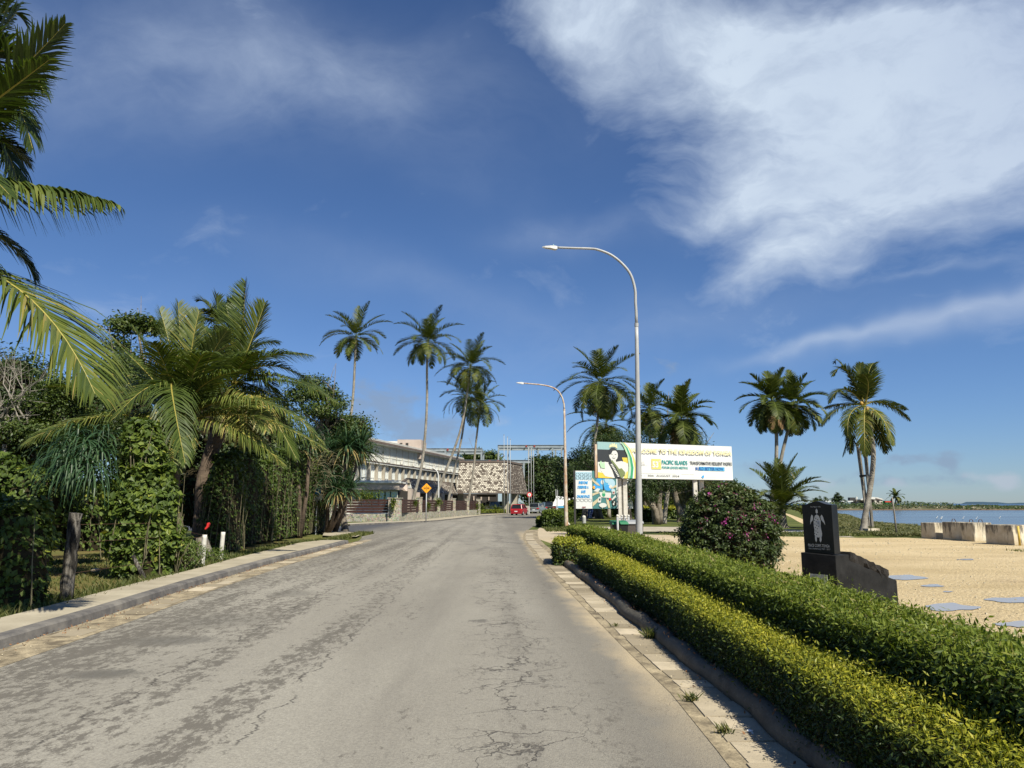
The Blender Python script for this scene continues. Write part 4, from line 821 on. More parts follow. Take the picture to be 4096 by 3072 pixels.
def limbs(base, targets, r0, r, nseg=5, m='bark', parent=None, split=.35, name='trunk', sides=8, wig=.06):
    base = Vector(base); mb = MB(); tc = sum((Vector(t) for t in targets), Vector())/len(targets)
    fork = base.lerp(tc, split); fork.x = base.x+(tc.x-base.x)*split*.6; fork.y = base.y+(tc.y-base.y)*split*.6
    H = (fork-base).length
    mb.tube([base+Vector((0, 0, -.1)), base+Vector((0, 0, .12*H)), base.lerp(fork, .5)+Vector((r.normal(0, wig*H), 0, 0)), fork], [r0*1.45, r0*1.05, r0*.92, r0*.8], sides)
    for t in targets:
        t = Vector(t); L = (t-fork).length; pts = [fork]
        for q in range(1, nseg+1):
            f = q/nseg; p = fork.lerp(t, f); p.z += L*.10*math.sin(math.pi*f); p += Vector(r.normal(0, wig*L*.7, 3))*(f < 1); pts.append(p)
        mb.tube(pts, [r0*.62*(1-f/(nseg+1)) for f in range(nseg+1)], 6)
        for q in range(2):
            s = pts[random.randint(1, nseg-1)]; e = t+Vector(r.normal(0, L*.22, 3)); mb.tube([s, s.lerp(e, .5)+Vector(r.normal(0, .06*L, 3)), e], [r0*.25, r0*.15, r0*.05], 5)
    return mb.build(name, m, parent, smooth=True)
def tree(label, base, lobes, n, leaf, matn='tree_leaf', clump=.35, r0=.2, seed=0, cat='tree', name='leafy_tree', group=None, bark='bark', shell=.72, asp=.5, split=.35, droop=0.0, rnd=.8, parts=('crown',), trunks=True, core=0.0):
    r = np.random.default_rng(seed); root = thing(name, label, cat, base, group)
    if trunks: limbs(base, [l[0] for l in lobes][:9], r0, r, parent=root, m=bark, split=split)
    P, N, tone = lobes_leaves(lobes, n, clump, r, shell); P[:, 2] = np.maximum(P[:, 2], .03)
    leaves('crown', P, N, leaf*r.uniform(.6, 1.3, n), matn, root, tone=tone, aspect=asp, rnd=rnd, droop=droop, r=r, flat=asp > .12)
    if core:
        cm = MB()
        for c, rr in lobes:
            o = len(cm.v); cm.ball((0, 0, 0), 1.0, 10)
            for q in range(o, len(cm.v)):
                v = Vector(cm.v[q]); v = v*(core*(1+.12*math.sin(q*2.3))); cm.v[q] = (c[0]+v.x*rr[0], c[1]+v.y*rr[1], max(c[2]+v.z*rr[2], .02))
        cm.build('dark_core', 'hedge_core', root)  # solid dark lobes filling the crown, inner shade painted in
    return root
def lobe(px, py, Y, rx, rz, ry=None):
    """lobe given by its centre and radii in the 2212 px wide view at depth Y"""
    k = Y/1593.0; return (tuple(a2(px, py, Y)), (rx*k, (ry if ry else (rx+rz)/2)*k, rz*k))
# left-hand side, behind the pavement
GT = 'dense trees behind the left-hand pavement'
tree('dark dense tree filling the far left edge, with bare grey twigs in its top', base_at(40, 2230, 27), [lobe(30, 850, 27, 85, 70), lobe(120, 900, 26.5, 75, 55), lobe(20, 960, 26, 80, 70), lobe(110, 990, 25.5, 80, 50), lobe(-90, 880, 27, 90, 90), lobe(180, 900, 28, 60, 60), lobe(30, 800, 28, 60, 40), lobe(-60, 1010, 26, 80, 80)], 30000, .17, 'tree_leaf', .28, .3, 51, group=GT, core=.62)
tree('yellow-green spreading tree in front of the dark one, above the broad-leaved vines', base_at(300, 2180, 25.5), [lobe(150, 840, 25.5, 60, 20), lobe(95, 880, 25.2, 70, 20), lobe(60, 935, 24.8, 70, 22), lobe(160, 905, 25.6, 60, 20), lobe(150, 975, 25.2, 60, 26)], 15000, .12, 'tree_leaf_light', .2, .14, 52, group=GT)
tree('tall tree with loose yellow-green clumps against the sky, left of the leafy palms', base_at(520, 2130, 36), [lobe(262, 700, 36, 22, 15), lobe(310, 700, 36.5, 28, 15), lobe(255, 745, 36, 18, 14), lobe(275, 785, 35.5, 28, 24), lobe(300, 830, 35, 50, 40), lobe(240, 800, 36, 18, 14), lobe(350, 710, 37, 22, 14), lobe(455, 735, 37, 22, 22)], 13000, .2, 'tree_leaf_light', .28, .22, 53, group=GT, shell=.4)
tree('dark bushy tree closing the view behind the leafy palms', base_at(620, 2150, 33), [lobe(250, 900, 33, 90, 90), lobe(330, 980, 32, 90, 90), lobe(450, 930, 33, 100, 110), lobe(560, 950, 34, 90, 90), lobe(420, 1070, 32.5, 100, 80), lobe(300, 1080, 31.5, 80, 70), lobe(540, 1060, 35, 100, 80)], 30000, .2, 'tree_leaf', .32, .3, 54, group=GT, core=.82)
tree('spreading tree with thin branches against the sky, right of the leafy palms', base_at(1290, 2120, 42), [lobe(700, 850, 42, 36, 14), lobe(730, 870, 42, 24, 14), lobe(690, 885, 41, 40, 16), lobe(650, 850, 42, 34, 20), lobe(722, 832, 42, 12, 5), lobe(672, 825, 43, 30, 12)], 7000, .17, 'tree_leaf_light', .22, .2, 55, group=GT, shell=.4, split=.5)
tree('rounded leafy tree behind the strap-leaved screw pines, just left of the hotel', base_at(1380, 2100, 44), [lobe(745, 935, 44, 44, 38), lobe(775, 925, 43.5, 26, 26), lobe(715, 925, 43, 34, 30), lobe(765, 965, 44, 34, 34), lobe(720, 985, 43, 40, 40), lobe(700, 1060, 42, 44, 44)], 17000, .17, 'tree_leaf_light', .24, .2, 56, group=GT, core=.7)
# grey bare twigs
tw = MB(); r_ = np.random.default_rng(5); tb = a2(10, 960, 24.5)
for k in range(22):
    t = a2(random.uniform(-40, 115), random.uniform(755, 905), 24.2+random.random()); s = tb+Vector((random.uniform(-1, .9), 0, random.uniform(0, .9))); m = s.lerp(t, .55)+Vector(r_.normal(0, .22, 3)); tw.tube([s, m, t], [.035, .02, .006], 4)
    for q in range(4): e = t+Vector(r_.normal(0, .38, 3)); tw.tube([m.lerp(t, .3+.15*q), e], [.012, .004], 3)
bt = thing('bare_tree', 'leafless grey twiggy tree in front of the dark tree at the left edge', 'tree', base_at(20, 2240, 24.5)); tw.tube([base_at(20, 2240, 24.5), tb], [.12, .07], 8); tw.build('branches', 'grey_twig', bt)
# vine covered fence and thickets
def thicket(name, label, boxes, n, leaf, seed, matn='vine_leaf', cat='bush', stems=0, base=None, asp=.68, r=None, core=True, rnd=.55, tshift=0):
    """leafy mass: list of ((x,y) centre, rx, ry, z0, z1); leaves mostly on the shell"""
    r = np.random.default_rng(seed); b0 = boxes[0]; root = thing(name, label, cat, (b0[0][0], b0[0][1], 0)); Ps = []; Ns = []; cm = MB()
    A = np.array([(b[1]+b[2])*(b[4]-b[3])*2.2+b[1]*b[2]*3 for b in boxes]); A = A/A.sum()
    for b, a in zip(boxes, A):
        m = int(n*a); (cx, cy), rx, ry, z0, z1 = b; th = r.random(m)*2*math.pi; tp = r.random(m) < .2
        hz = z0+(z1-z0)*r.random(m); pr = np.clip(1-((hz-z0)/(z1-z0))**4*.35, .1, 1)*(1-.12*(1-(hz-z0)/(z1-z0))**2)
        rr = np.where(tp, np.sqrt(r.random(m)), 1.0); hz = np.where(tp, z1, hz); pr = np.where(tp, .65*rr/np.maximum(rr, .01)*rr+0, pr*1.0); pr = np.where(tp, rr*.72, pr)
        N = np.stack([np.cos(th)/rx, np.sin(th)/ry, np.where(tp, 2.5, .25)/max(rx, ry)], 1); N = nrm(N)
        P = np.stack([cx+np.cos(th)*rx*pr, cy+np.sin(th)*ry*pr, hz], 1)
        nc = max(4, m//18); ci = r.integers(0, nc, m); off = r.normal(0, .5, (nc, 1))
        P += N*(wob(P, 1.3)[:, None]*.24+wob(P, 3.4)[:, None]*.12+off[ci]*.05-np.abs(r.normal(0, .07, m))[:, None]+r.exponential(.025, m)[:, None]); P[:, 2] = np.maximum(P[:, 2], .04)
        Ps.append(P); Ns.append(nrm(N+np.array([0, 0, .1]))); o = len(cm.v)
        if core:
            k = 12; zs = [z0, z0+(z1-z0)*.5, z0+(z1-z0)*.9]
            for q, z in enumerate(zs):
                for t in range(k): cm.v.append((cx+math.cos(t*2*math.pi/k)*rx*(.8, .8, .5)[q], cy+math.sin(t*2*math.pi/k)*ry*(.8, .8, .5)[q], z))
            for q in range(2):
                for t in range(k): cm.f.append((o+q*k+t, o+q*k+(t+1) % k, o+(q+1)*k+(t+1) % k, o+(q+1)*k+t)); cm.mi.append(0)
            cm.f.append(tuple(o+2*k+t for t in range(k))); cm.mi.append(0)
    if core: cm.build('dark_core', 'hedge_core', root)  # solid dark filler, painted shade inside the leafy mass
    P = np.concatenate(Ps); N = np.concatenate(Ns); nn = len(P)
    tone = np.clip(r.normal(.42+tshift, .18, nn)+wob(P, .8)*.16, 0, 1)
    leaves('foliage', P, N, leaf*r.uniform(.55, 1.3, nn), matn, root, tone=tone, aspect=asp, rnd=rnd, droop=.6, r=r, flat=True)
    if stems:
        sm = MB()
        for k in range(stems):
            b = boxes[random.randrange(len(boxes))]; (cx, cy), rx, ry, z0, z1 = b; th = random.uniform(-2.9, .5); x = cx+math.cos(th)*rx*1.04; y = cy+math.sin(th)*ry*1.04; h = random.uniform(.4, .95)*(z1-z0); l = random.uniform(-.3, .3)
            sm.tube([(x, y, z0), (x+l*.4, y-.03, z0+h*.5), (x+l, y+.02, z0+h)], [random.uniform(.008, .015), .009, .004], 4)
        sm.build('stems', 'vine_stem', root)
    return root
def gb(px, py): p = g(px*S2, py*S2); return (p.x, p.y)
def zt(py, Y): return a2(1106, py, Y).z
x0, y0 = gb(298, 1258)
thicket('vine_bush', 'tall broad-leaved vine bush between the old wooden post and the white posts', [((x0-.42, y0+.9), .78, .6, .45, zt(1005, 15)), ((x0-.55, y0+1.0), .40, .4, 2.0, zt(895, 15)), ((x0-.35, y0+.9), .70, .55, .1, zt(1080, 15))], 12000, .15, 61, stems=30, rnd=.75, tshift=.12)
x1, y1 = gb(28, 1330)
thicket('vine_bush', 'low rounded bush of heart-shaped leaves at the left edge beside the pavement', [((x1-.42, y1+.6), .55, .5, .0, zt(1085, 10.5)), ((x1-1.2, y1+.8), .8, .6, 0, zt(1065, 11))], 8000, .105, 62, stems=4, tshift=.08)
thicket('vine_curtain', 'curtain of broad-leaved vines hanging from the trees, behind the wooden post', [((a2(60, 1000, 17).x, 17.2), 1.2, .8, 1.15, zt(1015, 17)), ((a2(165, 1080, 20).x, 20.4), .6, .6, .35, zt(1060, 20)), ((a2(-60, 1000, 17).x, 17), 1.4, .9, .9, zt(985, 17)), ((a2(40, 1100, 19).x, 19.5), 1.3, .8, 1.0, zt(1050, 19)), ((a2(60, 1100, 30).x, 31), 4.2, 1.2, 0, zt(1040, 30))], 15000, .15, 63, stems=6, tshift=-.02)
# long stemmy hedge
ha = g(835, 2222); hb = g(1268, 2133); bx = []
for k in range(9):
    t = k/8; p = ha.lerp(hb, t); z1 = [3.0, 3.3, 3.6, 3.4, 3.9, 4.2, 3.9, 4.4, 4.4][k]; bx.append(((p.x-.5+(.35 if k == 0 else 0), p.y+.4+(1.0 if k == 0 else 0)), .62+.25*t, 1.2, .12, z1))
thicket('vine_hedge', 'long tall vine-grown hedge along the pavement up to the side road', bx, 38000, .13, 64, stems=150, cat='hedge', tshift=-.1)
thicket('fern_bush', 'small feathery bright green bush at the pavement edge, right of the vine bush', [((g(660, 2300).x-.1, g(660, 2300).y+.4), .65, .45, 0, .72)], 4200, .075, 65, asp=.35, stems=10)
thicket('weed_clump', 'little clump of weeds growing between the two white posts', [((g(842, 2262).x, g(842, 2262).y+.2), .35, .25, 0, .35)], 900, .07, 66, asp=.4, core=False)
# twiggy dry top at the far end of the vine hedge
tw = MB()
for k in range(150):
    s = at(random.uniform(1150, 1330), random.uniform(1790, 1960), 37.0+random.random()*1.0); e = s+Vector((random.uniform(-.8, .9), random.uniform(-.2, .2), random.uniform(-.6, .45))); m = s.lerp(e, .5)+Vector((0, 0, .12)); tw.tube([s, m, e], [.014, .010, .004], 3)
b_ = thing('dead_vine_tangle', 'tangle of dry brown twigs on top of the far end of the vine hedge', 'dead vines', at(1240, 1900, 37.5)); tw.build('twigs', 'vine_stem', b_)
# screw pines
def pandanus(label, heads, base, L, w, seed, nl=130, Y=40, group=None, hang=.9, emax=.99, stem=True, dry=.5):
    r = np.random.default_rng(seed); root = thing('screw_pine', label, 'screw pine', base, group); mb = MB(); base = Vector(base)
    for h in (heads if stem else []): h = Vector(h); mb.tube([base, base.lerp(h, .5)+Vector((.1, 0, -.1)), h], [.13, .09, .07], 7)
    if stem: mb.build('trunk', 'palm_bark_dark', root, smooth=True)
    VV = []; QQ = []; tt = []; o = 0
    for h in heads:
        n = nl; az = r.random(n)*2*math.pi; el = np.arcsin(r.uniform(-.55, emax, n)); D = np.stack([np.cos(el)*np.cos(az), np.cos(el)*np.sin(az), np.sin(el)], 1)
        pos = np.array(h)[None]+D*.08; dr = D.copy(); ln = L*r.uniform(.7, 1.15, n); Wd = nrm(np.cross(D, np.array([0, 0, 1.])+r.normal(0, .2, (n, 3)))); Vs = []
        for s in range(6):
            ww = w*[.8, 1, .95, .8, .5, .06][s]; Vs.append(pos-Wd*ww/2); Vs.append(pos+Wd*ww/2); pos = pos+dr*(ln/5)[:, None]; dr = nrm(dr+np.array([0, 0, -1.])*hang*(.10+.16*s)*r.uniform(.7, 1.3, n)[:, None])
        V = np.stack(Vs, 1).reshape(-1, 3); b = (np.arange(n)*12)[:, None]+o
        for s in range(5): QQ.append(b+np.array([[2*s, 2*s+1, 2*s+3, 2*s+2]])); tt.append(np.where(el < -.2, .4+dry, .4)+0*el+np.clip(r.normal(0, .18, n), -.3, .3))
        VV.append(V); o += len(V)
    meshobj('crown', np.concatenate(VV), np.concatenate(QQ), ['pandan_leaf'], root, tone=np.clip(np.concatenate(tt), 0, 1)); return root
pandanus('screw pine with a big drooping head before the rounded tree beside the hotel', [at(1388, 1785, 39.6), at(1330, 1800, 40.5), at(1440, 1800, 40.2)], base_at(1340, 2120, 40.5), 1.75, .07, 71, nl=150)
pandanus('lower screw pine whose leaves hang over the stone wall end', [at(1345, 1960, 38.6), at(1300, 1930, 39.2), at(1395, 1955, 39)], base_at(1310, 2125, 39.2), 1.5, .065, 72, nl=110)
pandanus('screw pine hidden in the hedge top behind the brown frond tips', [at(1180, 1790, 35), at(1240, 1770, 35.5)], base_at(1200, 2140, 35.2), 1.3, .06, 73, nl=90)
pandanus('hanging cluster of long green strap leaves above the old wooden post', [at(340, 1760, 16.6), at(285, 1850, 16.0), at(395, 1800, 16.5), at(335, 1870, 16.2), at(250, 1800, 16.9), at(380, 1900, 16.1), at(310, 1720, 17.2), at(230, 1890, 16.4), at(420, 1730, 17.0)], at(330, 1700, 17.2), .98, .030, 74, nl=62, hang=2.6, emax=.5, stem=False, dry=.05)
# bougainvillea
def bougain():
    c = base_at(2925, 2300, 15.2); r = np.random.default_rng(81); root = thing('bougainvillea_bush', 'big rounded bush sprinkled with magenta flowers, between the lamp post and the black memorial', 'bush', c)
    lb = [((c.x, c.y, .95), (.93, .85, .98)), ((c.x-.08, c.y, 1.55), (.55, .55, .42)), ((c.x-.4, c.y-.1, .8), (.56, .6, .8)), ((c.x+.35, c.y+.05, .85), (.63, .6, .88)), ((c.x+.1, c.y-.25, 1.05), (.68, .6, .8))]
    P, N, tone = lobes_leaves(lb, 40000, .055, r, .90); P[:, 2] = np.maximum(P[:, 2], .05); out = np.array([np.min([np.sum(((P-np.array(a))/np.array(b))**2, 1) for a, b in lb], 0)])[0] > .55
    P, N, tone = P[out], N[out], tone[out]; top = np.clip((P[:, 2]-1.3)*.3, 0, .2)
    leaves('foliage', P, N, .072*r.uniform(.6, 1.3, len(P)), 'boug_leaf', root, tone=np.clip(tone+top, 0, 1), aspect=.5, rnd=.8, droop=.3, r=r, flat=True)
    cm = MB()
    for (a, b) in lb:
        o = len(cm.v); cm.ball((0, 0, 0), .88, 12)
        for q in range(o, len(cm.v)): v = cm.v[q]; cm.v[q] = (a[0]+v[0]*b[0], a[1]+v[1]*b[1], max(.02, a[2]+v[2]*b[2]))
    cm.build('dark_core', 'hedge_core', root)  # solid dark lobes painted as shade under the bush leaves
    fl = [(2968, 2070), (2975, 2082), (2960, 2075), (3085, 2062), (3075, 2055), (3095, 2072), (3030, 2072), (3062, 2060), (2890, 2090), (2905, 2085), (2985, 2135), (2990, 2140), (3075, 2142), (2920, 2140), (3010, 2098), (3060, 2000), (3035, 2015), (2870, 2035), (2760, 2015), (2880, 1950), (2960, 1920), (3000, 1960), (3050, 2085), (3098, 2090), (2830, 2080), (2800, 2110), (2925, 2060), (3018, 2030), (2945, 1975), (2840, 1985), (3090, 2050)]
    V = []; Ns = []
    for (x, y) in fl:
        d = Vector(ray(x, y)); o = Vector((0, 0, CH)); best = None
        for (a, b) in lb:
            A = sum((d[i]/b[i]/1.04)**2 for i in range(3)); B = 2*sum(d[i]*(o[i]-a[i])/(b[i]*1.04)**2 for i in range(3)); Cc = sum(((o[i]-a[i])/b[i]/1.04)**2 for i in range(3))-1; q = B*B-4*A*Cc
            if q > 0: t = (-B-math.sqrt(q))/2/A; best = t if best is None else min(best, t)
        if best is None: continue
        p = o+d*best
        V = []; Ns = []
        for k in range(random.choice((4, 7, 14))): V.append(p+Vector((random.gauss(0, .035), random.gauss(0, .02), random.gauss(0, .04)))); Ns.append((d*-1).normalized())
        leaves('flower_cluster', np.array(V), np.array(Ns), .045, 'boug_flower', root, aspect=.8, rnd=.8, r=r)
    
bougain()
# island hedges beyond the driveway
hedge('clipped_hedge', 'square clipped green hedge at the roadside beyond the driveway, left of the rusty lamp post', 'hedge', [tuple(g(2208, 2112).xy), tuple(g(2215, 2104).xy), (3.6, 60), (5.0, 66)], .62, 1.05, .085, 'green_hedge', 1500, 91, tonetop=.35)
hedge('clipped_bush', 'small yellow-green clipped bush at the driveway corner before the square hedge', 'bush', [tuple(g(2172, 2108).xy), tuple((g(2172, 2108)+Vector((.15, 1.4, 0))).xy)], .42, .68, .07, 'gold_hedge', 2200, 92, tonetop=.4)
hedge('park_hedge', 'long dark green hedge crossing the park behind the mural board', 'hedge', [(6.5, 78), (9, 86), (12, 88), (17, 90), (21, 92)], .9, 1.75, .15, 'green_hedge', 700, 93, tonetop=.3)
hedge('park_hedge', 'low dark park hedge seen under the billboard, beside the forked trunk', 'hedge', [tuple(g(2575, 2088).xy), tuple(g(2640, 2088).xy)], .8, 1.0, .12, 'green_hedge', 900, 94, tonetop=.1)
hedge('yellow_hedge', 'low bright yellow hedge in the park behind the dark green one', 'hedge', [(13.2, 78), (17.5, 78.5)], .8, 1.2, .12, 'gold_hedge', 900, 95, tonetop=.9)
# background trees
tree('large round dark-leaved tree to the right of the shingled porch, behind the flag poles', base_at(2180, 2035, 152), [lobe(1175, 1035, 152, 42, 44), lobe(1150, 1050, 150, 32, 34), lobe(1190, 1010, 154, 30, 24), lobe(1200, 1046, 152, 38, 38), lobe(1165, 1015, 153, 28, 24), lobe(1215, 1040, 154, 28, 34)], 15000, .68, 'tree_leaf', .8, .6, 101, core=.8, split=.2)
tree('distant tree crown showing between the steel frames above the hotel', base_at(1960, 2020, 175), [lobe(1035, 985, 175, 30, 9), lobe(1060, 988, 175, 20, 8), lobe(1015, 990, 175, 18, 7)], 3500, .7, 'tree_leaf_light', .7, .4, 102, core=.6)
GF = 'flame trees of the park behind the billboards'
tree('spreading feathery-leaved tree behind the welcome billboard, its crown above the board', base_at(2560, 2085, 66), [lobe(1385, 955, 66, 90, 22), lobe(1330, 965, 66, 60, 24), lobe(1450, 965, 66, 70, 22), lobe(1500, 985, 66, 45, 28), lobe(1290, 990, 66, 45, 26), lobe(1400, 1000, 67, 100, 30), lobe(1270, 1020, 66, 35, 30)], 20000, .26, 'tree_leaf', .4, .35, 103, group=GF, asp=.28, split=.3)
tree('dark spreading tree behind the mural board, between the lamp posts', base_at(2400, 2062, 80), [lobe(1250, 1020, 80, 50, 30), lobe(1235, 1045, 80, 30, 26), lobe(1265, 990, 80, 34, 22), lobe(1330, 1050, 78, 60, 26), lobe(1225, 1062, 80, 24, 14)], 14000, .32, 'tree_leaf', .42, .35, 104, group=GF, asp=.3, core=.4)
tree('low-branched dark tree with a twisted forked trunk beneath the welcome billboard', base_at(2625, 2092, 58), [lobe(1400, 1040, 58, 45, 22), lobe(1375, 1060, 57, 26, 20), lobe(1440, 1040, 58, 36, 18), lobe(1408, 1068, 56.5, 14, 12)], 9000, .2, 'tree_leaf', .28, .3, 105, group=GF, asp=.35, split=.55)
tree('soft grey-green casuarina with drooping needles, right of the leaning palm trunk', base_at(2728, 2082, 68), [lobe(1485, 1055, 68, 38, 32), lobe(1462, 1070, 67, 22, 22), lobe(1510, 1060, 68, 26, 30), lobe(1490, 1020, 69, 34, 30), lobe(1475, 900, 70, 14, 30), lobe(1490, 955, 70, 24, 36)], 16000, .34, 'shrub_low', .3, .3, 106, asp=.09, droop=.9, shell=.3, name='casuarina', rnd=.5)
tree('bushy tree behind the flowering bush, right of the billboard', base_at(2860, 2050, 95), [lobe(1545, 1065, 95, 30, 20), lobe(1575, 1062, 96, 26, 18), lobe(1520, 1075, 95, 26, 16)], 5000, .35, 'tree_leaf', .4, .3, 107, core=.6)
tree('row of dense trees closing the far side of the park', base_at(2500, 2040, 125), [lobe(1300+k*34, 1062-6*math.sin(k*2), 125+k, 30, 26) for k in range(9)], 16000, .55, 'tree_leaf', .6, .4, 108, core=.85, trunks=False)
# park trunks
GTk = 'bare park trunks behind the billboards'
def ptrunk(label, pts, Y, w0, w1, bark='bark', group=GTk):
    b = base_at(pts[0][0], pts[0][1], Y); root = thing('park_tree', label, 'tree', b, group)
    P = [at(x, y, Y) for x, y in pts]; P[0].z = -.05; trunk(root, P, w0, w1, bark, 1.5)
    r = np.random.default_rng(int(pts[0][0])); top = P[-1]
    Pp, N, tone = lobes_leaves([(tuple(top+Vector((0, 0, .9))), (1.8, 1.6, .9)), (tuple(top+Vector((-1, .3, .5))), (1.2, 1.2, .7))], 2200, .3, r, .4)
    leaves('crown', Pp, N, .3*r.uniform(.6, 1.2, len(Pp)), 'tree_leaf', root, tone=tone, aspect=.32, rnd=.8, r=r)
for lb, pts, Y, w0, w1 in [('stout grey trunk leaning right beside the blue bin', [(2335, 2078), (2345, 2045), (2358, 1990), (2362, 1900)], 72, .36, .24), ('pair-forming trunk right behind the blue bin', [(2378, 2062), (2375, 2030), (2372, 1980), (2376, 1890)], 80, .34, .22), ('next trunk to the right of the blue bin, slightly bowed', [(2388, 2062), (2394, 2030), (2390, 1970), (2400, 1880)], 82, .30, .2),
    ('slim upright trunk in the middle of the gap under the mural board', [(2412, 2052), (2412, 2010), (2414, 1900)], 98, .24, .18), ('slim pale trunk fourth from the blue bin, under the mural board', [(2436, 2046), (2437, 2000), (2436, 1900)], 104, .24, .18), ('thin pale trunk fifth from the blue bin, under the mural board', [(2455, 2042), (2455, 2000), (2453, 1900)], 110, .22, .16), ('slim dark trunk just left of the twin white billboard legs', [(2466, 2042), (2467, 2000), (2468, 1900)], 112, .22, .16),
    ('curved brown trunk leaning left, right of the white billboard legs', [(2516, 2078), (2512, 2040), (2498, 1990), (2490, 1900)], 76, .32, .22), ('dark straight trunk standing before the yellow hedge', [(2584, 2063), (2584, 2020), (2584, 1900)], 84, .36, .28), ('casuarina-side trunk leaning left under the right part of the billboard', [(2722, 2086), (2720, 2050), (2708, 2010), (2690, 1930)], 66, .30, .2)]:
    ptrunk(lb, pts, Y, w0, w1)
def forked():
    b = base_at(2625, 2093, 57.5); root = thing('park_tree', 'heavy forked grey trunk with leaning limbs beside the leaning pale palm trunk', 'tree', b, GTk); mb = MB()
    for pts, w0, w1 in [([(2632, 2096), (2630, 2070), (2622, 2040), (2600, 2015), (2575, 1980), (2555, 1930)], .30, .16), ([(2640, 2096), (2640, 2060), (2636, 2010), (2642, 1960), (2625, 1910)], .26, .15), ([(2628, 2094), (2626, 2060), (2612, 2020), (2585, 1990)], .22, .14)]:
        P = [at(x, y, 57.5) for x, y in pts]; mb.tube(P, [w0+(w1-w0)*k/(len(P)-1) for k in range(len(P))], 8)
    mb.build('trunk', 'bark', root, smooth=True)
forked()
# far shore bushes and conifer
tree('distant pointed conifer on the far shore, left of the low house', (at(3352, 2005, 300).x, 300, .6), [(tuple(at(3352, 1978+k*5.2, 300)), (.55+.42*k, .55+.42*k, 1.0)) for k in range(6)], 2600, .5, 'tree_leaf', .25, .25, 111, split=.9, name='conifer', cat='conifer')
tree('distant rounded dark bush on the far shore, left of the conifer', (at(3285, 2005, 300).x, 300, .6), [(tuple(at(3285, 2003, 300)), (2.8, 2, 1.6)), (tuple(at(3268, 2006, 300)), (2, 2, 1.2))], 2200, .5, 'tree_leaf', .3, .2, 112, cat='bush', name='shore_bush')
def cover():
    r = np.random.default_rng(120); n = 26000; k = 0; P = []
    ys_ = 36+(r.random(n*2)**1.4)*75; xsn = xs_f(ys_); x = xsn-r.random(n*2)**1.1*(3.5+ys_*.14)-.0+.9
    m = (x > ys_*.40) & (wob(np.stack([x, ys_, 0*x], 1), .5) > -.85) & ~((ys_ < 38.5) & (x < 18)) ; x, y = x[m], ys_[m]
    mound = np.clip(.22+.18*wob(np.stack([x, y, 0*x], 1), .9), .03, .6); z = gh(x, y)+mound*r.random(len(x))**.4+.02
    P = np.stack([x, y, z], 1); N = nrm(np.stack([0*x, 0*x-.3, 1+0*x], 1)); sz = .13*(1+(y-36)/60)
    o = leaves('ground_cover', P, N, sz, 'shrub_low', None, tone=np.clip(r.normal(.45, .2, len(x))+.2*wob(P, .7), 0, 1), rnd=.8, aspect=.45, r=r, flat=True); o['kind'] = 'stuff'
    # grass blades: verge beside the pavement, island, shore, park edge
    B = []; 
    def zone(n, fx, ya, yb, L): 
        y = ya+(yb-ya)*r.random(n); x0, x1 = fx(y); B.append((x0+(x1-x0)*r.random(n), y, L*r.uniform(.5, 1.4, n)))
    zone(9000, lambda y: (bk(y)-.75, bk(y)+.02), 9, 40, .15); zone(9000, lambda y: (bk(y)-5.5, bk(y)-.6), 10.5, 26, .05); zone(2600, lambda y: (2.0+0*y, 4.6+0*y), 43, 54, .10)
    zone(5000, lambda y: (8+0*y, 20+0*y), 37.2, 42, .08); zone(6000, lambda y: (y*.40, xs_f(y)-1), 37, 60, .13); zone(1300, lambda y: (17.0+0*y, 20.5+0*y), 21, 26, .07)
    X = np.concatenate([b[0] for b in B]); Y = np.concatenate([b[1] for b in B]); Ln = np.concatenate([b[2] for b in B]); n = len(X)
    a = r.random(n)*6.28; ln = r.normal(0, .45, (n, 2)); w_ = np.maximum(.006, .0009*Y)
    p0 = np.stack([X, Y, 0*X], 1); s = np.stack([np.cos(a), np.sin(a), 0*a], 1)*w_[:, None]; tip = p0+np.stack([ln[:, 0]*Ln, ln[:, 1]*Ln, Ln], 1); mid = p0+(tip-p0)*.55+np.array([0, 0, .1])*Ln[:, None]
    V = np.stack([p0-s, p0+s, mid+s*.7, tip], 1).reshape(-1, 3)
    o = meshobj('grass', V, np.arange(4*n).reshape(n, 4), ['grass'], None, tone=np.clip(r.normal(.5, .2, n), 0, 1)); o['kind'] = 'stuff'
    # litter of dry leaves on the soil, gutter and verge
    n = 2600; y = r.random(n)**1.5*22+2; x = np.array([float(kr(q)) for q in y])+r.normal(.22, .16, n); P = np.stack([x, y, np.where(np.abs(x-np.array([float(kr(q)) for q in y])) < .1, .17, .03)], 1)
    n2 = 500; y2 = r.random(n2)*26+6; x2 = np.array([float(kl(q)) for q in y2])+r.exponential(.10, n2)+.02; P = np.concatenate([P, np.stack([x2, y2, 0*x2+.035], 1)])
    n3 = 700; y3 = r.random(n3)*26+8; x3 = np.array([float(bk(q)) for q in y3])-np.abs(r.normal(0, .5, n3)); P = np.concatenate([P, np.stack([x3, y3, 0*x3+.04], 1)])
    o = leaves('fallen_leaves', P, np.tile(np.array([[0, .3, .1]]), (len(P), 1)), .035, 'litter_leaf', None, rnd=.9, aspect=.5, r=r); o['kind'] = 'stuff'
cover()
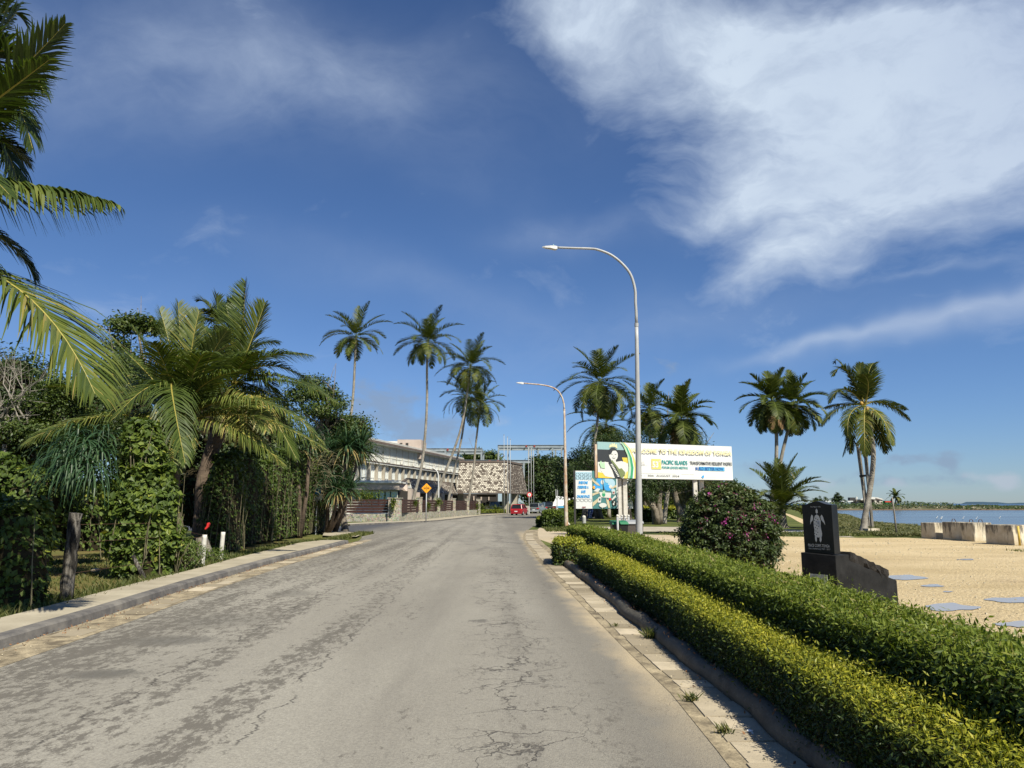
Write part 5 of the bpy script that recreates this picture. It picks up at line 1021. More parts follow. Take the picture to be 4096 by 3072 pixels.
def tuft(px, py, n, L, m='grass', label='', ):
    p = g(px, py); r = np.random.default_rng(px); a = r.random(n)*6.28; V = []
    for q in range(n):
        b = p+Vector((r.normal(0, .03), r.normal(0, .02), .01)); t = b+Vector((math.cos(a[q])*L*r.uniform(.2, .9), math.sin(a[q])*L*.7, L*r.uniform(.4, 1))); m_ = b.lerp(t, .5)+Vector((0, 0, L*.15)); s = Vector((math.sin(a[q]), -math.cos(a[q]), 0))*.004; V += [b-s, b+s, m_+s, t]
    o = meshobj('grass_tuft', np.array(V), np.arange(4*n).reshape(n, 4), [m], None, tone=r.random(n)); tag(o, label, 'grass tuft', 'grass tufts in the right-hand gutter')
tuft(2605, 2560, 60, .16, label='largest green grass tuft in the right-hand gutter, halfway along the golden hedge')
tuft(2462, 2512, 22, .07, label='small dry tuft on the gutter slabs, a little beyond the largest one')
tuft(2766, 2812, 40, .09, label='yellowish grass tuft on the gutter slabs near the front, upper of the nearest two')
tuft(2900, 2942, 36, .09, label='grass tuft on the nearest gutter slabs beside the white stone chips')
ls = MB()
for k, (x, y, s) in enumerate([(3000, 2935, .028), (3010, 2943, .02), (2995, 2946, .014)]): p = g(x, y); ls.ball(p+Vector((0, 0, s*.5)), s, 6, sz=.6)
tag(ls.build('stone_chips', 'paper'), 'few white stone chips lying on a gutter slab near the front', 'stones')

def pebbles():
    r = np.random.default_rng(77); m = MB()
    for k in range(1500):
        y = 4+r.random()**1.2*30; x = r.uniform(3.3, 19); sz = r.uniform(.006, .02)*(1+y/25)
        m.box((x, y, .004+sz*.3), (sz*1.5, sz, sz*.7), r.random()*3, taper=.6)
    for k in range(260):
        y = 3+r.random()*26; side = r.random() < .5; x = float(kr(min(y, 21)))-.2+r.normal(0, .1) if side else float(kl(y))+r.uniform(.05, .5); sz = r.uniform(.005, .014); m.box((x, y, .022+sz*.3), (sz*1.5, sz, sz*.7), r.random()*3, taper=.6)
    o = m.build('pebbles', 'block'); o['kind'] = 'stuff'
pebbles()
# ================= STREET FURNITURE =================
def bx(name, c, d, m, parent=None, rz=0.0, bevel=0.0): return MB().box(c, d, rz).build(name, m, parent, bevel=bevel)
def lamp(label, base, path, Y, r0, r1, mpole, head_px, hl):
    root = thing('street_lamp', label, 'street lamp', base); P = [base]+[at(x, y, Y) for x, y in path]; n = len(P)
    Q = []
    for i in range(n-1):
        p0, p1, p2, p3 = P[max(i-1, 0)], P[i], P[i+1], P[min(i+2, n-1)]
        for q in range(5): t = q/5; Q.append(.5*((2*p1)+(p2-p0)*t+(2*p0-5*p1+4*p2-p3)*t*t+(3*p1-p0-3*p2+p3)*t**3))
    Q.append(P[-1]); zz = [max(0, min(1, q.z/P[-1].z)) for q in Q]; split = 5*3
    MB().tube(Q[:split+1], [r0+(r1*1.15-r0)*(q.z/Q[split].z) for q in Q[:split+1]], 14).build('pole', mpole, root, smooth=True)
    MB().tube(Q[split:], [r1*(1-.28*k/(len(Q)-split)) for k in range(len(Q)-split)], 12).build('arm', mpole, root, smooth=True)
    s = Q[split]; MB().tube([s-Vector((0, 0, .06)), s+Vector((0, 0, .06))], r1*1.35, 12).build('collar', mpole, root)
    e = Q[-1]; d = (Q[-1]-Q[-3]).normalized(); a = e; b = e+d*hl; sd = Vector((d.y, -d.x, 0)).normalized()*hl*.17; up = Vector((0, 0, 1))
    hd = MB(); secs = [(0, .55, .10, -.12), (.15, .95, .13, -.16), (.45, 1.0, .12, -.10), (.8, .75, .08, -.07), (1.0, .12, .01, -.03)]; o = 0
    for t, w_, zu, zd in secs:
        c = a.lerp(b, t); hd.v += [tuple(c+sd*w_+up*hl*zd), tuple(c+sd*w_*.9+up*hl*zu*.5), tuple(c+up*hl*zu), tuple(c-sd*w_*.9+up*hl*zu*.5), tuple(c-sd*w_+up*hl*zd)]
    for k in range(4):
        for j in range(5): hd.f.append((k*5+j, k*5+(j+1) % 5, (k+1)*5+(j+1) % 5, (k+1)*5+j)); hd.mi.append(0)
    hd.f += [(0, 1, 2, 3, 4), (20, 21, 22, 23, 24)]; hd.mi += [0, 0]; h = hd.build('lamp_head', 'painted_pole', root, smooth=False)
    c1, c2 = a.lerp(b, .3), a.lerp(b, .75); MB().quad(c1+sd*.7-up*hl*.135, c1-sd*.7-up*hl*.135, c2-sd*.6-up*hl*.09, c2+sd*.6-up*hl*.09).build('lens', 'lt_grey', h)
    c = a.lerp(b, .25)+up*hl*.1; MB().tube([c, c+up*hl*.10], [hl*.05, hl*.03], 8).build('photocell', 'teal_pale', h, smooth=True)
    return root
Z4 = lambda x, y: (2100+x*.2486, 900+y*.2486)
YL = 24.5
lamp('tall grey lamp post with a long curved arm behind the green hedge', base_at(2558, 2210, YL), [(2556, 2080), (2552, 1700), (2546, 1300), Z4(1778, 1250), Z4(1770, 1040), Z4(1700, 800), Z4(1560, 620), Z4(1380, 480), Z4(1180, 400), Z4(1040, 380), Z4(780, 372), Z4(520, 362)], YL, .118, .052, 'galv', None, .53)
YM = 52
lamp('rusty cream lamp post with a curved arm at the driveway corner', base_at(2266, 2104, YM), [(2264, 2060), (2260, 1800), (2257, 1640), (2254, 1610), (2246, 1585), (2230, 1562), (2205, 1548), (2170, 1540), (2130, 1536), (2095, 1533)], YM, .15, .06, 'rust_pole', None, .55)
YH = 88
lamp('short white curved lamp in the hotel grounds behind the stone wall', base_at(1755, 2040, YH), [(1754.5, 1980), (1753.5, 1910), (1752, 1895), (1747, 1884), (1738, 1876), (1728, 1871)], YH, .085, .07, 'painted_pole', None, .6)
def wall_stuff():
    GWL = 'coral stone garden wall'
    root = thing('stone_wall', 'rough coral stone wall with pillars and dark brown slat panels before the hotel', 'wall', g(1600, 2088))
    A0 = g(1286, 2086); A1 = g(1596, 2087.5); B1 = Vector((-5.0, 113, 0)); A1 = Vector((-10.35, 66.2, 0)); A0 = Vector((-24, 67.0, 0))
    def seg(a, b): d = (b-a).normalized(); return d, Vector((-d.y, d.x, 0)), math.atan2(d.y, d.x)
    def low(a, b, h=.72, th=.42):
        d, n, rz = seg(a, b); L = (b-a).length; m = MB(); k = max(2, int(L/.5))
        for q in range(k): c = a+d*L*(q+.5)/k; m.box((c.x, c.y, h/2-.03), (L/k+.004, th, h+.02*math.sin(q*2.1)), rz)
        m.build('low_wall', 'coral_stone', root)
    low(A0, A1+Vector((-.55, 0, 0))); low(A1+Vector((.12, .55, 0)), B1)
    def pillar(p, w, h, cap=True):
        m = MB(); 
        for q in range(4): m.box((p.x+.015*math.sin(q*3), p.y, h*(q+.5)/4), (w*(1-.01*q), w*.9, h/4+.004), .05*math.sin(q))
        o = m.build('pillar', 'coral_stone', root)
        if cap: MB().box((p.x, p.y, h+.045), (w*1.10, w*1.0, .09)).build('capstone', 'coral_stone', o)
    pillar(A1, 1.12, 2.02)
    pillar(at(1334, 2000, 66.8)*1.0 if False else Vector(((1337-2048)/F*66.9, 66.9, 0)), .62, 2.0); pillar(Vector(((1290-2048)/F*66.9-3.2, 66.9, 0)), .62, 2.0)
    pos = [A1+Vector((.55, .3, 0))]
    for k in range(1, 6):
        p = A1.lerp(B1, [0, .19, .375, .57, .78, .99][k]); pillar(p, .60, 2.15 if k < 5 else 2.2); pos.append(p)
    def panel(a, b, z0=.76, z1=1.98, n=5):
        d, nn, rz = seg(a, b); L = (b-a).length; c = (a+b)/2; m = MB(); hh = (z1-z0)/n
        for q in range(n): m.box((c.x, c.y, z0+hh*(q+.5)), (L, .05, hh*.80), rz, rx=R(8 if L < 20 else 0))
        for t in np.linspace(.02, .98, max(2, int(L/2.2))): p = a.lerp(b, float(t)); m.box((p.x, p.y, (z0+z1)/2), (.07, .1, z1-z0-.03), rz)
        m.build('slat_panel', 'slat', root)
    xa = (1337-2048)/F*66.9
    panel(Vector((xa+.34, 66.8, 0)), A1+Vector((-.58, .3, 0))); panel(Vector(((1290-2048)/F*66.9-2.9, 66.9, 0)), Vector((xa-.34, 66.9, 0)))
    for k in range(5): d = (pos[k+1]-pos[k]).normalized(); panel(pos[k]+d*(.32 if k else .1), pos[k+1]-d*.32, .76, 1.98)
    # creepers on the wall
    r = np.random.default_rng(3)
    for k, (px, py, Y, n, s, lb) in enumerate([(1572, 2015, 65.3, 260, (.25, .15, .55), 'creeper climbing the left side of the big stone pillar'), (1662, 2012, 72, 120, (.22, .12, .3), 'small creeper on the first short slat panel right of the big pillar'), (1755, 2010, 82.3, 300, (.35, .15, .42), 'bright creeper draped over the second slim stone pillar'), (1714, 2022, 78, 160, (.22, .12, .5), 'creeper beside the orange sign post'), (1910, 2030, 110, 220, (.35, .2, .8), 'creeper on the last stone pillar'), (1466, 1985, 68, 700, (1.3, .5, .42), 'leafy shrub showing above the long slat panel')]):
        c = at(px, py, Y); P = np.array(c)+r.normal(0, .5, (n, 3))*np.array(s)
        rt = thing('creeper', lb, 'creeper', c, 'creepers on the stone wall'); leaves('foliage', P, np.tile([[.2, -1, .5]], (n, 1)), .17 if k != 5 else .2, 'vine_leaf', rt, aspect=.6, tone=np.clip(r.normal(.6, .2, n), 0, 1), rnd=.7, r=r)
wall_stuff()
# orange warning sign
def warn():
    Y = 64.5; b = base_at(1704, 2075, Y); root = thing('warning_sign', 'orange diamond warning sign with black bars in front of the stone wall', 'sign', b)
    c = at(1706, 1953, Y); h = 20/F*Y
    MB().tube([b, c-Vector((0, 0, h*.5))+Vector((0, .05, 0))], .045, 8).build('post', 'galv', root, smooth=True)
    o = MB().prism([c+Vector((0, .02, h)), c+Vector((h, .02, 0)), c+Vector((0, .02, -h)), c+Vector((-h, .02, 0))], (0, -.025, 0)).build('panel', 'orange', root)
    m = MB()
    for k in (-3, -2, -1, 1, 2, 3): x = k*h*.155+(.03 if k > 0 else -.03)*h; m.box((c.x+x, c.y-.012, c.z+.0*h), (h*.085, .008, h*.34), ry=R(8 if k < 0 else -8))
    m.box((c.x, c.y-.012, c.z-.02*h), (h*.06, .008, h*.95)); m.build('bars', 'black', o)
warn()
# flag poles, round sign
for k, (x, yt, yb, Y, lb) in enumerate([(2017, 1741, 2046, 112, 'leftmost flag pole of the near three, before the shingled porch'), (2031, 1749, 2048, 111, 'middle flag pole of the near three, before the shingled porch'), (2042, 1758, 2044, 113, 'right-hand flag pole of the near three, before the shingled porch'), (2115, 1786, 2030, 122, 'left flag pole of the far three, beside the round tree'), (2125.5, 1792, 2028, 123, 'middle flag pole of the far three, beside the round tree'), (2135, 1797, 2026, 124, 'right flag pole of the far three, beside the round tree')]):
    b = base_at(x, yb, Y); r = thing('flag_pole', lb, 'flag pole', b, 'bare flag poles in front of the hotel'); t = at(x-1.0, yt, Y); MB().tube([b, b.lerp(t, .5), t], [.06, .048, .035], 8).build('pole', 'galv', r, smooth=True); MB().ball(t+Vector((0, 0, .05)), .08, 6).build('finial', 'grey', r)
Y = 106; b = base_at(2116, 2040, Y); r = thing('road_sign', 'round red and white road sign on a thin post beside the shingled porch', 'sign', b); c = at(2118, 1979, Y)
MB().tube([b, c], .04, 6).build('post', 'galv', r)
def disc(c, rad, m, parent, name, dy=0.0, n=20): return MB().prism([Vector(c)+Vector((math.cos(t)*rad, dy, math.sin(t)*rad)) for t in [2*math.pi*k/n for k in range(n)]], (0, -.02, 0)).build(name, m, parent)
o = disc(c, .36, 'red', r, 'panel'); disc(c, .23, 'sign_white', o, 'disc', -.03); MB().box(c+Vector((-.02, -.065, .01)), (.05, .01, .2), ry=R(15)).build('symbol', 'black', o)
# ================= HOTEL =================
HP = 'hotel'
F0 = Vector((-19.2, 100.7, 0)); F1 = Vector((-10.4, 142, 0)); fd = (F1-F0).normalized(); fn = Vector((fd.y, -fd.x, 0))
def hotel():
    root = thing('hotel_building', 'long cream three-storey hotel wing with rows of curtained windows behind the stone wall', 'building', F0)
    def W(s, n, z): return F0+fd*s+fn*n+Vector((0, 0, z))
    rz = math.atan2(fd.y, fd.x); s0, s1 = -4, 42.5; c = (s0+s1)/2; L = s1-s0
    def fb(name, s, n, z, ds, dn, dz, m, par=root, bevel=0): p = W(s, n, z); return MB().box(p, (ds, dn, dz), rz).build(name, m, par)
    fb('wall', c, -5.6, 4.8, L, 10.8, 9.6, 'cream_wall')
    fb('roof', c, -5.55, 9.98, L+1.4, 13.0, .36, 'white_wall'); fb('roof_fascia', c, 1.0, 9.86, L+1.5, .10, .30, 'fascia')
    fb('soffit', c, .45, 9.69, L+1.0, 1.1, .10, 'white_wall')
    fb('floor_slab', c, .3, 7.05, L+.5, .9, .22, 'white_wall'); fb('slab_edge', c, .78, 7.18, L+.5, .05, .14, 'fascia')
    fb('sill_band', c, .30, 4.05, L, .7, .3, 'white_wall')
    n = 18; bw = L/n
    for k in range(n):
        s = s0+bw*(k+.5)
        if s > s1-1.2 or s < -9: continue
        f = MB(); y0, y1 = 7.2, 9.6
        def fr(s_, z_, ds, dz): f.box(W(s_, .20, z_), (ds, .09, dz), rz)
        fr(s, y0+.05, bw*.94, .08); fr(s, y1-.08, bw*.94, .10); fr(s, y0+.86, bw*.94, .07); fr(s, y1-.52, bw*.94, .06)
        for t in np.linspace(-.47, .47, 6): fr(s+t*bw, (y0+y1)/2, .06, y1-y0)
        w_ = f.build('window', 'white_wall', root); MB().box(W(s, .12, (y0+y1)/2), (bw*.95, .03, y1-y0-.05), rz).build('pane', 'curtained_glass', w_)
        fb('column', s+bw/2, .20, (y0+y1)/2, .14, .14, y1-y0, 'tan_column')
        if k % 2: fb('air_conditioner', s+bw/2-.45, .45, y0+.45, .75, .32, .52, 'white_wall')
        f = MB(); y0, y1 = 4.22, 6.92
        fr(s, y0+.05, bw*.70, .08); fr(s, y1-.05, bw*.70, .08); fr(s, y0+.85, bw*.70, .07); fr(s, y1-.55, bw*.70, .06)
        for t in np.linspace(-.35, .35, 4): fr(s+t*bw, (y0+y1)/2, .065, y1-y0)
        w_ = f.build('window', 'white_wall', root); MB().box(W(s, .12, (y0+y1)/2), (bw*.70, .03, y1-y0-.05), rz).build('pane', 'curtained_glass', w_)
        MB().box(W(s+bw/2, .30, (y0+y1)/2), (.42, .52, y1-y0), rz).build('column', 'tan_column', root)
    f = fb('parapet_rail', c, .96, 10.22, L+1.4, .05, .08, 'white_wall')
    # pink stair tower and white roof block
    t0 = at(1636, 1765, 118); MB().box((t0.x, 122, 10.2), (at(1678, 1700, 118).x-at(1582, 1700, 118).x, 7, 3.1)).build('roof_tower', 'pink_wall', root)
    tx = at(1628, 1765, 118); tr = MB()
    for px in (1604, 1628): p = at(px, 1784, 118.48); MB().box((p.x, 118.48, 10.95), (.42, .06, .5)).build('window', 'shade', root)
    q = at(1545, 1775, 124); MB().box((q.x, 127, 11.2), (6.2, 6, 1.5)).build('roof_block', 'white_wall', root); MB().ball(at(1533, 1772, 122), .3, 8).build('roof_vent', 'dark_metal', root)
hotel()
def shingle_face(quads, name, parent, white):
    me = bpy.data.meshes.new(name); vs = []; fs = []; uvs = []
    for (a, b, c, d) in quads:  # a,b bottom edge, c,d top edge (c above b)
        o = len(vs); vs += [a, b, c, d]; fs.append((o, o+1, o+2, o+3)); U = (b-a).normalized(); n = (b-a).cross(d-a).normalized(); V_ = n.cross(U)
        for p in (a, b, c, d): uvs.append(((p-a).dot(U)+o*1.7, (p-a).dot(V_)))
    me.from_pydata([tuple(v) for v in vs], [], fs); uv = me.uv_layers.new(name='UVMap')
    for l in me.loops: uv.data[l.index].uv = uvs[l.vertex_index]
    at_ = me.attributes.new('white', 'FLOAT', 'FACE'); at_.data.foreach_set('value', white); me.materials.append(M['shingles'])
    return link(name, me, parent)
def porch():
    root = thing('entrance_porch', 'hotel entrance porch with a huge steep mansard roof of weathered white and brown shingles', 'building', base_at(1930, 2040, 126))
    FL = at(1828, 1971, 121); FR = at(2036, 1972, 121); BR = at(2111, 1975, 134); TL = at(1836, 1851, 123.4); TR = at(2031, 1849, 123.4); TB = at(2087, 1863, 132)
    BL = FL+(BR-FR); TBL = TL+(TB-TR)
    for v in (FL, FR, BR, BL): v.z = 3.35
    for v in (TL, TR, TB, TBL): v.z = 8.35
    shingle_face([(FL, FR, TR, TL), (FR, BR, TB, TR), (BR, BL, TBL, TB), (BL, FL, TL, TBL)], 'mansard_roof', root, [.10, -.28, 0, 0])
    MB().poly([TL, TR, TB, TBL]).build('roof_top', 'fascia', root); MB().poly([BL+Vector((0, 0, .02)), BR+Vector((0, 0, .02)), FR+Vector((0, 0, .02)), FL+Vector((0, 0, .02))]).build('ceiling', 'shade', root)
    rd = MB()
    for a, b in ((TL, TR), (TR, TB)): rd.bar(a+Vector((0, 0, .12)), b+Vector((0, 0, .12)), .3, .3)
    for a, b in ((FL, FR), (FR, BR)): rd.bar(a-Vector((0, 0, .06)), b-Vector((0, 0, .06)), .2, .16)
    rd.build('edge_trim', 'fascia', root)
    for px, w_, Y, m in ((2022, 1.15, 124, 'tan_column'), (2058, 1.2, 127, 'tan_column'), (1842, .9, 125, 'pink_wall')):
        p = at(px, 2000, Y); MB().box((p.x, Y, 1.67), (w_, 1.0, 3.34)).build('column', m, root)
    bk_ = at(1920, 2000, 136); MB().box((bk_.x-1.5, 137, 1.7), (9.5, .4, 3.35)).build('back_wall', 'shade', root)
    for px in (1870, 1895, 1925, 1955): p = at(px, 2000, 136.4); MB().box((p.x, 136.6, 1.5), (.25, .2, 2.9)).build('column', 'pink_wall', root)
    p = at(1946, 1980, 133); MB().box((p.x, 133, 2.95), (3.4, 2.2, .35)).build('inner_canopy', 'fascia', root)
porch()
def wing():
    root = thing('hotel_annex', 'low pink annex with a glazed front and brown shingled roof behind the wall', 'building', base_at(1600, 2040, 100))
    xl = at(1180, 1950, 96).x; xr = at(1597, 1950, 96).x; cx = (xl+xr)/2; Wd = xr-xl
    MB().box((cx, 100, 3.77), (Wd, 8, .84)).build('parapet', 'pink_wall', root); MB().box((cx, 99.9, 4.30), (Wd+.5, 8.3, .22)).build('roof_edge', 'white_wall', root); MB().box((cx, 99.5, 4.48), (Wd-.6, 7.0, .14)).build('roof', 'white_wall', root)
    MB().box((cx, 101, 1.67), (Wd-.3, 8, 3.33)).build('wall', 'white_wall', root)
    xs = [at(px, 1980, 96.9).x for px in (1473, 1488, 1515, 1540, 1562, 1590)]
    for a, b in zip(xs[:-1], xs[1:]):
        f = MB()
        for x in (a, b): f.box((x, 96.88, 2.2), (.10, .12, 1.9))
        f.box(((a+b)/2, 96.88, 3.1), (b-a, .12, .1)); f.box(((a+b)/2, 96.88, 1.25), (b-a, .12, .1)); w_ = f.build('window', 'white_wall', root); MB().box(((a+b)/2, 96.93, 2.2), (b-a-.04, .04, 1.9)).build('pane', 'pale_glass', w_)
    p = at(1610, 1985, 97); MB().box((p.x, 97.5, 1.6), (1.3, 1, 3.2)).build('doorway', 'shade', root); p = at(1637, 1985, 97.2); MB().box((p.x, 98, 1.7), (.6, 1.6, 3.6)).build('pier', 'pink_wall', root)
    R0 = at(1635, 1915, 103); R1 = at(1822, 1934, 126); E0 = at(1655, 1972, 98.5); E1 = at(1829, 1974, 121); G0 = at(1597, 1936, 99.5)
    shingle_face([(E0, E1, R1, R0)], 'shingle_roof', root, [-.2]); B0 = R0+(R0-E0)*.9; B0.z = E0.z
    MB().bar(R0, R1, .22, .2).build('ridge', 'fascia', root); MB().prism([G0+Vector((0, 0, -.55)), E0+Vector((-.7, .6, -.1)), R0+Vector((-.15, -1.6, -.14)), G0], (0, .5, 0)).build('gable', 'pink_wall', root); MB().bar(G0+Vector((0, -.2, .02)), R0+Vector((0, -.6, .04)), .5, .12).build('gable_edge', 'fascia', root)
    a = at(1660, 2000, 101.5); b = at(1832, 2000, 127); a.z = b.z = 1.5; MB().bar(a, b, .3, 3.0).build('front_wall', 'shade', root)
    for px, Y in ((1668, 99.6), (1716, 105), (1738, 108), (1768, 112), (1800, 117)): p = at(px, 2000, Y); MB().box((p.x, Y+.2, 1.55), (.7, .4, 3.05)).build('pier', 'pink_wall', root)
wing()
def steel(label, name, pts, Y, zt_, zb_, cols, deck=False, depth=9):
    root = thing(name, label, 'steel frame', base_at(pts[0], 2040, Y)); xa = at(pts[0], 1800, Y).x; xb = at(pts[1], 1800, Y).x; m = MB(); rd = MB()
    for y in (Y, Y+depth): m.box(((xa+xb)/2, y, zt_), (xb-xa, .16, .5)); m.box(((xa+xb)/2, y, zt_+.28), (xb-xa+.2, .42, .06)); m.box(((xa+xb)/2, y, zt_-.28), (xb-xa+.2, .42, .06))
    n = max(3, int((xb-xa)/3.0))
    for k in range(n+1): x = xa+(xb-xa)*k/n; m.box((x, Y+depth/2, zt_), (.16, depth-.5, .42))
    for k in (1, 2): rd.box((xa+(xb-xa)*(.3+.12*k), Y-.26, zt_), (.35, .04, .44))
    m.build('beams', 'steel', root); rd.build('splice_plates', 'steel_red', root)
    for px, dy in cols: p = at(px, 1800, Y+dy); MB().box((p.x, Y+dy, (zt_-.32+zb_)/2), (.36, .36, zt_-.32-zb_)).build('column', 'steel', root)
def zp(py, Y): return at(2048, py, Y).z
steel('left bare steel roof frame rising above the hotel roof', 'unfinished_steelwork', (1692, 1928), 150, zp(1799, 150), 9, [(1722, 0), (1782, 0), (1812, 8), (1926, 0), (1934, 9)])
steel('larger bare steel roof frame standing above the shingled porch and round tree', 'unfinished_steelwork', (1992, 2262), 170, zp(1785, 170), 9, [(1994, 0), (2032, 8), (2115, 0), (2126, 0), (2152, 9), (2210, 0), (2222, 9), (2246, 0), (2258, 9)])
steel('long low steel deck frame just above the shingled porch roof', 'steel_deck', (1842, 2120), 146, zp(1846, 146), 5, [(2095, 0), (2112, 5), (1900, 0)])
rr = thing('tin_roof', 'dark sloping tin roof edge with open rafters, right of the large steel frame', 'roof', base_at(2290, 2040, 150)); p, q = at(2262, 1838, 150), at(2302, 1858, 150); MB().bar(p, q, 7, .25).build('roof_sheet', 'fascia', rr); MB().box(at(2282, 1872, 152), (.4, .4, 3)).build('post', 'steel', rr)
# ================= BOARDS WITH WRITING =================
def text_mesh(s, bold=.02, shear=0.0):
    cu = bpy.data.curves.new('t', 'FONT'); cu.body = s; cu.size = 1; cu.offset = bold; cu.shear = shear; cu.resolution_u = 3
    o = bpy.data.objects.new('t', cu); COL.objects.link(o); dg = bpy.context.evaluated_depsgraph_get(); me = bpy.data.meshes.new_from_object(o.evaluated_get(dg))
    bpy.data.objects.remove(o); bpy.data.curves.remove(cu); return me
class Board:
    """flat board frame: origin at the top left, u to the right, v downwards, in fractions of width / height"""
    def __init__(s, tl, tr, h):
        s.o = Vector(tl); s.U = Vector(tr)-s.o; s.w = s.U.length; s.U.normalize(); s.h = h; s.D = Vector((0, 0, -1)); s.N = s.U.cross(s.D).normalized()
        if s.N.y > 0: s.N = -s.N
    def p(s, u, v, d=0.0): return s.o+s.U*(u*s.w)+s.D*(v*s.h)+s.N*d
    def text(s, t, u0, v0, u1, v1, m, parent, d=.03, bold=.02, shear=0.0, name='lettering'):
        me = text_mesh(t, bold, shear); co = np.zeros(len(me.vertices)*3); me.vertices.foreach_get('co', co); co = co.reshape(-1, 3); mn, mx = co.min(0), co.max(0); f = (co-mn)/np.maximum(mx-mn, 1e-6)
        P = np.array([s.p(u0+(u1-u0)*a, v1+(v0-v1)*b, d) for a, b in f[:, :2]]); me.vertices.foreach_set('co', P.ravel().astype(np.float32)); me.materials.clear(); me.materials.append(M[m]); me.update(); me.name = name
        return link(name, me, parent)
    def polys(s, lst, name, parent, d=.012):
        mats = sorted({m for _, m in lst}); mb = MB()
        for k, (pts, m) in enumerate(lst): mb.poly([s.p(u, v, d+.0022*k) for u, v in pts], mats.index(m))
        return mb.build(name, mats, parent, fix=False)
def circ(cx, cy, rx, ry, n=16, a0=0, a1=360): return [(cx+math.cos(R(a0+(a1-a0)*k/n))*rx, cy+math.sin(R(a0+(a1-a0)*k/n))*ry) for k in range(n+(a1-a0 != 360))]
def rc(u0, v0, u1, v1): return [(u0, v0), (u1, v0), (u1, v1), (u0, v1)]
def billboard():
    tl = at(2389, 1767, 37); tr = at(2926, 1786, 39.6); B = Board(tl, tr, 1.78); tr.z = tl.z-.04
    B = Board(tl, tr, 1.80)
    root = thing('billboard', 'long white welcome billboard with a crowned woman on its left end, raised on white posts', 'billboard', base_at(2480, 2120, 37.6))
    MB().prism([B.p(0, 0), B.p(1, 0), B.p(1, 1), B.p(0, 1)], -B.N*.10).build('board', 'sign_white', root)
    MB().prism([B.p(-.016, .07, -.02), B.p(-.001, .07, -.02), B.p(-.001, 1.0, -.02), B.p(-.016, 1.0, -.02)], -B.N*.12).build('side_frame', 'rust_pole', root)
    mm = MB(); mm.bar(B.p(-.016, 1.005, -.05), B.p(1, 1.005, -.05), .10, .03); mm.build('bottom_rail', 'dark_metal', root)
    k = .245
    L = [(rc(0, 0, .200, .21), 'teal_pale'), (rc(0, .21, .212, .56), 'ink'), (rc(0, .56, .222, 1), 'off'), ([(0, .84), (.04, .86), (.07, .95), (.06, 1), (0, 1)], 'yellow'), ([(.065, .86), (.11, .84), (.10, 1), (.06, 1)], 'yellow'), ([(.17, .42), (.215, .42), (.216, .56), (.185, .60)], 'yellow'), ([(.185, .85), (.22, .78), (.222, 1), (.18, 1)], 'yel_soft'),
         ([(.02, .6), (.05, .55), (.085, .58), (.11, .56), (.165, .52), (.20, .56), (.21, .72), (.19, .9), (.12, 1), (.05, .95), (.02, .8)], 'off'), ([(.093, .47), (.125, .47), (.128, .62), (.092, .62)], 'off'),
         (circ(.110, .36, .031, .155, 20), 'off'), ([(.079, .34), (.082, .20), (.095, .15), (.118, .15), (.134, .20), (.138, .27), (.125, .23), (.105, .24), (.095, .32), (.084, .36)], 'ink'), ([(.080, .16), (.086, .05), (.095, .09), (.101, .02), (.110, .07), (.118, .01), (.124, .08), (.134, .04), (.138, .17), (.12, .125), (.098, .125)], 'yel_pale'),
         ([(.094, .33), (.104, .335), (.104, .345), (.094, .345)], 'ink'), ([(.118, .335), (.130, .33), (.130, .342), (.118, .347)], 'ink'), ([(.098, .42), (.112, .44), (.126, .42), (.118, .46), (.106, .46)], 'grey'), ([(.110, .35), (.114, .40), (.107, .40)], 'lt_grey'),
         ([(.072, .57), (.088, .52), (.125, .70), (.158, 1), (.118, 1), (.100, .78)], 'ink'), ([(.088, .52), (.10, .50), (.14, .70), (.178, .95), (.160, 1), (.125, .70)], 'olive'), ([(.145, .74), (.165, .72), (.19, .84), (.185, .93), (.165, .90)], 'olive'),
         ([(.008, .60), (.02, .52), (.03, .60), (.045, .55), (.048, .74), (.02, .72)], 'grn_pale'), ([(.20, 0), (.155, 0), (.190, .10), (.212, .32), (.222, .6), (.222, 1), (.26, 1), (.262, .6), (.245, .3)], 'sign_white'),
         ([(.163, 0), (.182, .12), (.207, .36), (.216, .65), (.206, 1), (.218, 1), (.229, .7), (.222, .4), (.198, .14), (.172, 0)], 'grn_pale'), ([(.172, 0), (.198, .14), (.222, .4), (.231, .7), (.222, 1), (.240, 1), (.249, .7), (.238, .42), (.210, .15), (.176, 0)], 'grn'), ([(.180, 0), (.216, .15), (.243, .40), (.256, .7), (.250, 1), (.266, 1), (.272, .72), (.258, .45), (.228, .17), (.188, 0)], 'yel_soft')]
    for q in range(9): t = q/9; L.append(([(.086+.05*t, .62+.36*t), (.098+.05*t, .60+.36*t), (.102+.05*t, .625+.36*t), (.090+.05*t, .645+.36*t)], 'off'))
    B.polys(L, 'portrait_picture', root)
    B.text('WELCOME TO THE KINGDOM OF TONGA', .232, .145, .993, .275, 'yel_pale', root, bold=.045, d=.07)
    B.polys([(rc(.382, .435, .452, .725), 'yel_soft'), (rc(.282+.005, .62, .350, .626), 'lt_grey'), ([(.305, .62), (.312, .53), (.325, .5), (.335, .60)], 'lt_grey')], 'emblem', root, d=.02)
    B.text('53', .388, .50, .432, .68, 'sign_white', root, bold=.04); B.text('rd', .434, .46, .446, .53, 'sign_white', root, bold=.03)
    B.text('PACIFIC ISLANDS', .458, .46, .650, .585, 'teal', root, bold=.03); B.text('FORUM LEADERS MEETING', .458, .635, .652, .705, 'teal', root, bold=.03)
    B.text('TRANSFORMATIVE RESILIENT PASIFIKI', .667, .475, .992, .575, 'ink', root, bold=.02)
